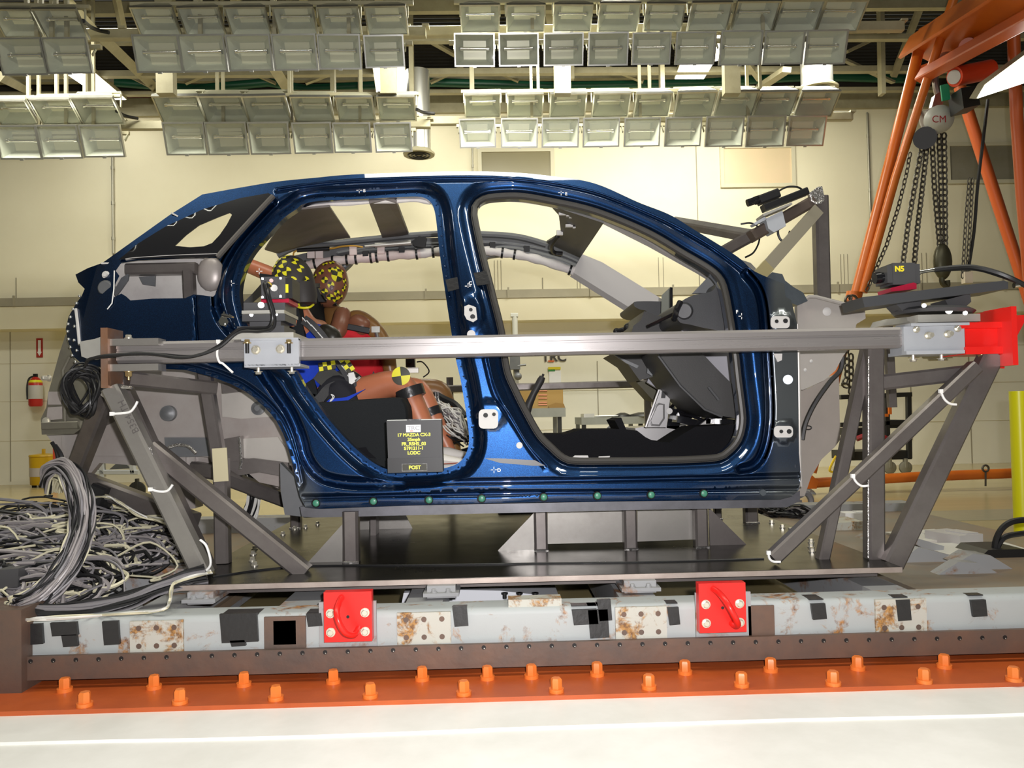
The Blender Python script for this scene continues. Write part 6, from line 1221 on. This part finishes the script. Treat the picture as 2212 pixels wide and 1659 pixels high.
# ---------------------------------------------------------------- things along the back wall
def boxthing(parent, name, x0, y0, x1, y1, Y, d, m):
    a, b = P(x0, y0, Y), P(x1, y1, Y); q = MB(); q.mm((a.x, Y, b.z), (b.x, Y+d, a.z)); return build(name, q, m, parent=parent)
S = thing('service_cart', 'black wheeled service cart with open shelves by the wall, behind the nose end legs', 'cart', P(1890, 1010, 8.6)); CY = 8.6
M_cart = mat('cart_black', (.014,.014,.013), .5)
for a_, b_ in [((1815,858),(1968,852)), ((1815,918),(1968,912)), ((1962,852),(1964,990)), ((1838,855),(1840,990)), ((1915,858),(1917,990))]: q = MB(); q.bar(P(*a_, CY), P(*b_, CY), .05, .05, ch=.1); build('frame_bar', q, M_cart, parent=S)
boxthing(S, 'shelf', 1838, 976, 1970, 992, CY, .5, M_cart); boxthing(S, 'shelf', 1912, 908, 1968, 924, CY, .5, M_cart); boxthing(S, 'tool_tray', 1840, 925, 1905, 940, CY, .3, M_cart)
for x in (1868, 1922, 1956):
    c = P(x, 1010, CY); q = MB(); q.lathe(c+V((0, -.025, 0)), c+V((0, .025, 0)), [(0, .05), (.2, .068), (.8, .068), (1, .05)], 20); q.bar(c, c+V((0, 0, .10)), .03, .06); build('caster', q, mat('caster_olive', (.22,.21,.16), .5), parent=S)
q = MB(); q.tube(catmull([tuple(P(*t)) for t in [(1850,948,CY-.02),(1885,938,CY-.04),(1915,948,CY-.04),(1918,958,CY-.02),(1870,962,CY-.02)]], 6), .03, 8); build('red_hose', q, mat('hose_red', (.25,.015,.02), .4), label='dark red hose coiled on the black service cart', cat='hose')
q = MB(); q.box(P(1922, 885, CY-.05), (.03, .03, .10)); q.box(P(1913, 897, CY-.05), (.05, .03, .03)); build('pliers', q, M_gan, label='orange handled tool hanging on the black service cart', cat='tool')
q = MB(); q.tube(catmull([tuple(P(*t)) for t in [(1806,985,8.2),(1798,1000,8.2),(1792,1016,8.2),(1800,1020,8.2)]], 6), .012, 6); build('yellow_cord', q, mat('cord_yellow', (.7,.5,.02), .5), label='yellow cord dangling beside the orange base pipe', cat='cord')
def bench(lab, x0, x1, yt, yd, ybot, Y, d, legs):
    t = thing('work_bench', lab, 'bench', P((x0+x1)/2, ybot, Y)); m = mat('bench_grey', (.25,.26,.245), .5, col2=(.21,.22,.2), scale=4)
    a, b = P(x0, yt, Y), P(x1, yd, Y); q = MB(); q.mm((a.x, Y, b.z), (b.x, Y+d, a.z)); build('bench_top', q, m, parent=t)
    for x in legs: u = P(x, yd, Y); q = MB(); q.mm((u.x-.025, Y+.02, 0), (u.x+.025, Y+.07, b.z)); build('leg', q, M_cart, parent=t); q = MB(); q.mm((u.x-.025, Y+d-.07, 0), (u.x+.025, Y+d-.02, b.z)); build('leg', q, m, parent=t)
    q = MB(); q.mm((a.x+.03, Y+.03, .10), (b.x-.03, Y+d-.03, .13)); build('lower_shelf', q, m, parent=t); return t, a.z
bt, bz = bench('grey steel bench with a cardboard box on it, seen past the handbrake', 1060, 1222, 884, 900, 1030, 9.6, .8, (1075, 1209))
cbx = thing('cardboard_box', 'brown cardboard box with red print on the bench behind the handbrake', 'box', P(1180, 884, 9.65))
q = MB(); a, b = P(1100, 838, 9.65), P(1217, 884, 9.65); M_card = mat('cardboard', (.36,.23,.075), .7, col2=(.32,.2,.06), scale=3); q.mm((a.x, 9.65, bz), (b.x, 10.1, a.z)); build('carton', q, M_card, parent=cbx)
q = MB(); q.pxprism([(1184,876),(1200,870),(1218,872),(1222,884),(1188,884)], 9.62, .02); build('flap', q, mat('cardboard_dark', (.26,.15,.04), .7), parent=cbx)
q = MB()
for y in (844, 853, 860, 869, 874):
    q.bar(P(1163, y, 9.645), P(1182, y, 9.645), .014, .004, ch=0)
build('printed_lines', q, mat('print_red', (.6,.25,.15), .6), parent=cbx, kind='stuff')
bt2, bz2 = bench('long grey bench with a tray and black discs on it, under the dash', 1256, 1440, 902, 914, 1030, 9.8, .8, (1262, 1385))
q = MB(); a, b = P(1261, 894, 9.85), P(1284, 902, 9.85); q.mm((a.x, 9.85, bz2), (b.x, 10.2, a.z)); build('metal_tray', q, M_alu, label='small bright metal tray at the left end of the long bench', cat='tray')
for x, w_, l in ((1345, .10, 'small round black domed disc lying on the long grey bench'), (1388, .17, 'wide round black domed disc lying on the long grey bench')):
    c = P(x, 901, 9.95); c.z = bz2; q = MB(); q.lathe(c, c+V((0, 0, .05)), [(0, w_), (.5, w_*.9), (1, w_*.3)], 20); build('black_disc', q, M_black, label=l, cat='disc')
q = MB(); c = P(1305, 899, 9.9); c.z = bz2; q.ball(c+V((.03, 0, .012)), (.16, .1, .012), 12, 6); build('plastic_bag', q, M_tie, label='crumpled clear bag on the long grey bench', cat='bag')
DP = thing('drill_press', 'grey column drill stand with handles, seen just past the middle pillar', 'machine', P(1112, 1030, 9.3))
q = MB(); u, v_ = P(1112, 683, 9.3), P(1112, 1030, 9.3); q.cyl((u.x, 9.3, 0), u, .033, 14); build('column', q, mat('machine_grey', (.45,.45,.40), .4), parent=DP)
q = MB(); q.bar(P(1103, 681, 9.3), P(1119, 681, 9.3), .05, .06); build('cap', q, mat('machine_grey', (.45,.45,.40), .4), parent=DP)
q = MB(); q.box(P(1112, 780, 9.25), (.12, .12, .20)); q.cyl(P(1118, 790, 9.2), P(1136, 788, 9.2), .012, 8); build('head', q, M_prim, parent=DP)
q = MB(); q.box(P(1116, 800, 9.25), (.06, .08, .06)); q.ball(P(1119, 813, 9.2), .045, 12, 8); build('chuck', q, M_prim, parent=DP)
q = MB(); q.mm((v_.x-.2, 9.15, 0), (v_.x+.2, 9.5, .04)); build('foot', q, M_prim, parent=DP)
# guard rail behind the car
q = MB(); q.bar(P(940, 841, 6.0), P(1396, 829, 6.0), .055, .055); gr = thing('guard_rail', 'dark horizontal guard rail behind the car, seen through both doors', 'rail', P(1170, 1000, 6.0)); build('rail', q, M_tubes, parent=gr)
for x in (972, 1398): q = MB(); u = P(x, 838, 6.03); q.bar((u.x, 6.03, 0), (u.x, 6.03, u.z+.08), .05, .05); build('post', q, M_tubes, parent=gr)
q = MB(); q.pxprism([(1381,833),(1390,822),(1396,824),(1394,836)], 5.96, .04); build('end_clip', q, M_lav, parent=gr)
# wall signs
tw = thing('wall_sign', 'small TRC lettering with an orange bar on the back wall, above the handbrake', 'sign', P(1197, 782, WY-.01)); mdk = mat('letter_dark', (.06,.055,.05), .6)
text('lettering', 'TRC', .17, P(1197, 772, WY-.012), mdk, parent=tw, bold=.004, xs=1.05); q = MB(); q.bar(P(1184, 780, WY-.012), P(1197, 780, WY-.012), .02, .006, ch=0); build('bar', q, mat('bar_orange', (.7,.15,.04), .5), parent=tw)
nt = thing('wall_notice', 'small notice sheet with a yellow and green heading on the back wall', 'notice', P(1198, 826, WY-.01)); 
boxthing(nt, 'sheet', 1186, 801, 1212, 826, WY-.012, .006, M_mark); boxthing(nt, 'heading', 1184, 793, 1211, 798, WY-.014, .006, mat('notice_yellow', (.7,.6,.03), .5)); boxthing(nt, 'heading', 1184, 798, 1199, 802, WY-.014, .006, mat('notice_green', (.05,.25,.06), .5))
ad = thing('door_lettering', 'ADMITTANCE lettering on the wall beyond the nose end of the long tube', 'sign', P(2022, 776, WY-.01)); text('lettering', 'ADMITTANCE', .115, P(2023, 764, WY-.012), mdk, parent=ad, bold=.002, xs=1.12)
q = MB(); q.bar(P(1992, 771, WY-.012), P(2056, 769.5, WY-.012), .02, .004, ch=0); q.bar(P(2004, 776, WY-.012), P(2046, 775, WY-.012), .014, .004, ch=0); build('small_lines', q, mat('letter_faint', (.3,.28,.2), .6), parent=ad, kind='stuff')
fs_ = thing('extinguisher_sign', 'red and white arrow sign on the wall above the fire extinguisher', 'sign', P(85, 772, WY-.01)); mrs = mat('sign_red', (.42,.03,.02), .5)
boxthing(fs_, 'plate', 78, 731, 92, 772, WY-.012, .008, mrs); q = MB(); q.pxprism([(82,735),(88,735),(88,760),(90,760),(85,769),(80,760),(82,760)], WY-.016, .004); build('arrow', q, M_mark, parent=fs_)
fe = thing('fire_extinguisher', 'red fire extinguisher hanging on the wall at the left edge', 'extinguisher', P(77, 878, WY-.1)); M_fer = mat('extinguisher_red', (.55,.02,.02), .3)
A, B = P(77, 878, WY-.12), P(77, 814, WY-.12); q = MB(); q.lathe(A, V((A.x, A.y, B.z)), [(0, .07), (.05, .085), (.8, .085), (.92, .06), (1, .025)], 20); build('cylinder', q, M_fer, parent=fe)
q = MB(); q.lathe(A+V((0, 0, .10)), A+V((0, 0, .28)), [(0, .0865), (1, .0865)], 20); build('label', q, M_mask, parent=fe); q = MB(); q.lathe(A+V((0, 0, .31)), A+V((0, 0, .36)), [(0, .0855), (.5, .08), (1, .06)], 20); build('yellow_band', q, M_yel, parent=fe)
q = MB(); q.box(V((A.x, A.y, B.z+.02)), (.05, .03, .04)); q.tube(catmull([(A.x, A.y, B.z+.01), (A.x-.07, A.y-.02, B.z-.02), (A.x-.10, A.y-.02, B.z-.14), (A.x-.095, A.y-.02, B.z-.3)], 6), .012, 6); build('hose', q, M_cable, parent=fe)
oc = thing('waste_can', 'yellow oily waste can with a lid standing by the back wall', 'can', P(90, 1046, 10.5)); A, B = P(90, 1044, 10.4), P(90, 986, 10.4); A = V((A.x, 10.45, 0)); M_ycan = mat('can_yellow', (.62,.38,.01), .35)
q = MB(); q.lathe(A+V((0, 0, .03)), A+V((0, 0, B.z)), [(0, .15), (.02, .155), (.93, .165), (1, .165)], 24); build('drum', q, M_ycan, parent=oc); q = MB(); q.lathe(A+V((0, 0, B.z)), A+V((0, 0, B.z+.035)), [(0, .172), (.6, .165), (1, .05)], 24); q.box(A+V((0, 0, B.z+.06)), (.02, .05, .07)); build('lid', q, M_ycan, parent=oc)
q = MB(); q.lathe(A+V((0, 0, .14)), A+V((0, 0, .25)), [(0, .163), (1, .164)], 24); build('label', q, mat('can_label', (.5,.45,.42), .3), parent=oc)
q = MB()
for a in range(4): q.mm((A.x+.11*math.cos(a*1.57+.8)-.02, A.y+.11*math.sin(a*1.57+.8)-.02, 0), (A.x+.11*math.cos(a*1.57+.8)+.02, A.y+.11*math.sin(a*1.57+.8)+.02, .035))
build('feet', q, M_black, parent=oc, kind='stuff')
wr = boxthing(thing('wall_post', 'slim red upright against the wall right of the yellow can', 'post', P(117, 1040, 10.2)), 'upright', 114, 965, 119, 1044, 10.2, .05, mat('post_red', (.6,.08,.04), .5))
tc_ = thing('hand_truck', 'grey three wheeled trolley parked behind the tail legs', 'trolley', P(245, 1046, 8.8)); TY = 8.6
for a_, b_, w2 in [((175,1020),(300,1020),.05), ((205,992),(300,990),.03), ((220,985),(222,1030),.05), ((285,990),(288,1022),.05)]: q = MB(); q.bar(P(*a_, TY), P(*b_, TY), w2, .06, ch=.1); build('frame_bar', q, M_lgrey if w2 > .04 else M_cart, parent=tc_)
q = MB(); q.pxprism([(236,1014),(262,992),(282,1012)], TY+.1, .03); build('gusset', q, M_prim, parent=tc_); q = MB(); q.bar(P(200,995,TY+.1), P(214,1016,TY+.1), .06, .05); build('lever', q, M_cart, parent=tc_)
for x, y, r in ((208,1034,.05), (254,1040,.045), (296,1030,.09)): c = P(x, y, TY); c.z = r; q = MB(); q.lathe(c+V((0, -.02, 0)), c+V((0, .02, 0)), [(0, r*.7), (.2, r), (.8, r), (1, r*.7)], 18); q.bar(c, c+V((0, 0, .12)), .03, .05); build('caster', q, M_cart, parent=tc_)
# yellow post, hoses and clutter on the floor at the right
bo = thing('bollard', 'bright yellow steel post at the right edge of the picture', 'bollard', PZ(2213, 1192, 0)); u = PZ(2213, 1192, 0)
q = MB(); q.cyl(u, V((u.x, u.y, P(2204, 845, u.y).z)), .048, 20); build('post', q, mat('bollard_yellow', (.75,.72,.01), .35), parent=bo); q = MB(); q.cyl(u, u+V((0, 0, .02)), .09, 20); build('foot', q, mat('bollard_yellow', (.75,.72,.01), .35), parent=bo)
cab('black_hose', [(2148,1192,3.4),(2152,1165,3.4),(2166,1140,3.4),(2190,1126,3.4),(2230,1122,3.4)], .013, M_cable, 'thick black hose arching out at the right edge, upper of two'); cab('black_hose', [(2152,1196,3.4),(2158,1175,3.4),(2176,1158,3.4),(2230,1150,3.4)], .012, M_cable, 'thick black hose arching out at the right edge, lower of two')
def floorbox(x, y, sx, sy, sz, rz, m, lab, nm='white_box', Z=.165, cat='box'):
    c = PZ(x, y, Z); q = MB(); q.box(c+V((0, 0, sz/2)), (sx, sy, sz), Matrix.Rotation(rz, 3, 'Z')); q.box(c+V((sx*.2, -sy*.1, sz+.003)), (sx*.5, sy*.6, .006), Matrix.Rotation(rz, 3, 'Z')); build(nm, q, m, label=lab, cat=cat)
floorbox(2060, 1172, .14, .20, .05, .3, M_trim, 'pale flat box among cables right of the nose end legs', 'cable_box'); floorbox(2010, 1160, .30, .30, .012, .2, M_wirew, 'white sheet lying flat right of the nose end legs', 'paper_sheet', cat='sheet'); floorbox(2110, 1190, .40, .3, .012, -.1, M_wirew, 'second white sheet under the blue-grey cable bundle', 'paper_sheet', cat='sheet'); floorbox(1848, 1125, .16, .1, .05, 0, M_mark, 'white box on the sled between the two nose end legs'); floorbox(1688, 1112, .05, .04, .05, 0, M_trim, 'small pale connector box behind the nose sill', 'connector_box')
random.seed(3)
bundle('cable_bundle', [(2050,1160,4.3),(2080,1165,4.2),(2110,1170,4.2),(2135,1165,4.2),(2170,1180,4.1)], 5, 26, .006, [mat('cable_blue', (.06,.09,.14), .45), M_wireg, M_cable], 'blue-grey cable bundle lying on the white sheet at right')
bundle('cable_bundle', [(1640,1098,4.8),(1670,1102,4.8),(1700,1106,4.8),(1735,1112,4.7),(1770,1120,4.7)], 8, 40, .006, [M_cable, M_cable, M_wireg], 'black cables heaped behind the nose sill')
cab('black_hose', [(1725,1072,5.2),(1742,1066,5.2),(1752,1082,5.2),(1744,1104,5.2),(1728,1100,5.2),(1726,1080,5.2)], .02, M_wireg, 'grey hose coil behind the nose sill')
# ---------------------------------------------------------------- instrumentation cables at the tail
random.seed(21)
M_wirem = mat('wire_midgrey', (.30,.275,.275), .4)
HM = [M_wiret, M_wireg, M_cable, M_cable, M_wireg, M_wirem]
HN = [(112,1050,2.9),(118,1022,2.85),(140,1016,2.82),(160,1040,2.78),(174,1085,2.74),(176,1130,2.72),(166,1175,2.68),(142,1225,2.64),(108,1268,2.60),(70,1298,2.56),(28,1312,2.5)]
def harness(name, base, n, rad, r, mats, lab, order=True):
    q = MB(); ctr = [V(P(*b)) for b in base]
    for k in range(n):
        a = 2*math.pi*k/n*3.1; rr = rad*math.sqrt((k+.5)/n); tw = random.uniform(.3, .9); pts = []
        for i, c in enumerate(ctr):
            d = (ctr[min(i+1, len(ctr)-1)]-ctr[max(i-1, 0)]).normalized(); u = d.cross(V((0, 1, 0))).normalized(); v_ = d.cross(u); f = 1+.25*math.sin(i*2+k); pts.append(tuple(c+(u*math.cos(a+tw*i*.25)+v_*math.sin(a+tw*i*.25))*rr*f))
        mi = (0 if math.cos(a) < -.25 and random.random() < .7 else random.choice(range(1, len(mats)))) if order else random.choice(range(len(mats)))
        q.tube([V(t) for t in catmull(pts, 5)], r, 5, mi=mi)
    return build(name, q, mats, label=lab, cat='cables', kind='stuff')
harness('cable_harness', HN, 95, .036, .0042, HM, 'thick harness of cream and black cables arching down at the left, over the sled end')
def pile(lab, x0, x1, y0, y1, n, Y0, Y1, mats, r=.004, loop=.10, name='cable_pile'):
    q = MB()
    for k in range(n):
        x, y = random.uniform(x0, x1), random.uniform(y0, y1); Y = Y0+(Y1-Y0)*(y1-y)/(y1-y0)+random.uniform(-.05, .05); c = P(x, y, Y); ang = random.uniform(0, 6.28); tl = random.uniform(.2, 1.2); L = random.uniform(.4, 1.2)*loop; pts = []
        for i in range(7): t = ang+i*random.uniform(.5, 1.0); pts.append(c+V((L*math.cos(t)*1.3, L*math.sin(t)*.6*math.cos(tl), L*math.sin(t)*.8*abs(math.sin(tl)))))
        for pt in pts: pt.z = max(pt.z, .16)
        q.tube([V(t) for t in catmull([tuple(t) for t in pts], 5)], random.choice([r, r, r*1.6]), 5, mi=random.choice(range(len(mats))))
    return build(name, q, mats, label=lab, cat='cables', kind='stuff')
pile('tangled heap of grey, black and cream cables at the left end of the sled', -20, 180, 1128, 1285, 250, 2.66, 3.15, [M_cable, M_wireg, M_wireg, M_wirem, M_cable, M_wirem, M_wiret], loop=.13)
pile('tangled heap of dark cables behind the cream harness', 160, 330, 1105, 1215, 200, 2.95, 3.4, [M_cable, M_wireg, M_wirem, M_cable, M_wirem, M_wiret])
pile('loose thin cable loops rising above the heap at left', 20, 260, 1105, 1150, 60, 3.2, 3.5, [M_cable, M_wireg], .0028, .08)
random.seed(8)
for k in range(16):
    x, y = random.uniform(5, 310), random.uniform(1125, 1270); c = P(x, y, 2.72+(1290-y)*.0035); q = MB(); R_ = Matrix.Rotation(random.uniform(-1, 1), 3, 'Y') @ Matrix.Rotation(random.uniform(-1, 1), 3, 'Z'); q.box(c, (.045, .02, .026), R_); q.cyl(c+R_ @ V((.02, 0, 0)), c+R_ @ V((.045, 0, 0)), .007, 8)
    build('cable_connector', q, M_trim if k % 3 else M_white, label='small pale plug lying in the tangled cable heaps at left', cat='plug', group='plugs in the cable heap')
q = MB(); q.prism([P(-10,1232,2.66), P(40,1228,2.66), P(38,1268,2.66), P(-10,1272,2.66)], (0, .08, 0)); build('data_box', q, M_dkgrey, label='dark grey data box half buried in cables at the left edge', cat='box')
harness('cable_harness', [(445,1238,2.72),(400,1252,2.70),(340,1272,2.66),(280,1295,2.62),(200,1315,2.58),(120,1322,2.55),(60,1318,2.53)], 40, .026, .0045, [M_cable, M_cable, M_wireg], 'flat run of black cables from the deck corner along the sled beam', False)
bundle('wire_bundle', [(455,1236,2.70),(420,1244,2.69),(378,1258,2.68),(370,1275,2.66),(366,1300,2.60),(350,1318,2.54),(280,1325,2.52),(180,1332,2.51),(90,1336,2.50),(55,1340,2.49)], 1.6, 8, .0035, [M_wiret, M_wirew], 'cream wires dropping over the deck corner and along the sled beam')
bundle('wire_bundle', [(190,1074,3.2),(232,1076,3.2),(260,1088,3.18),(300,1110,3.15),(350,1128,3.12),(372,1134,3.1)], 3, 9, .0035, [M_wirew, M_wiret], 'cream wires slung under the tail brace')
harness('cable_harness', [(535,1022,3.5),(545,1040,3.5),(548,1075,3.5),(540,1110,3.5),(528,1128,3.5)], 34, .03, .0045, [M_cable, M_wirew, M_cable], 'upright loom of black and white cables behind the tail legs', False)
q = MB()
for k in range(16):
    rx, rz = random.uniform(.06, .11), random.uniform(.11, .15); c = P(178+random.uniform(-10, 10), 846+random.uniform(-10, 8), 2.95+random.uniform(-.03, .03)); tl = random.uniform(-.5, .5)
    q.tube([c+Matrix.Rotation(tl, 3, 'Y') @ V((rx*.62*math.cos(a*2*math.pi/26), .02*math.sin(a*4*math.pi/26), rz*.62*math.sin(a*2*math.pi/26))) for a in range(26)], .0045, 6, closed=True)
build('cable_coil', q, M_cable, label='hanging coil of black cable at the tail end of the long tube', cat='cable', kind='stuff')
cab('black_hose', [(278,1170,3.3),(284,1135,3.3),(300,1120,3.3),(318,1135,3.3),(318,1172,3.3)], .014, M_cable, 'stiff black cable arch standing up from the cable heap')
random.seed(4)
pile('small dark cable heap at the foot of the tail legs', 320, 410, 1155, 1195, 50, 3.2, 3.5, [M_cable, M_wireg, M_wiret], .004, .07)
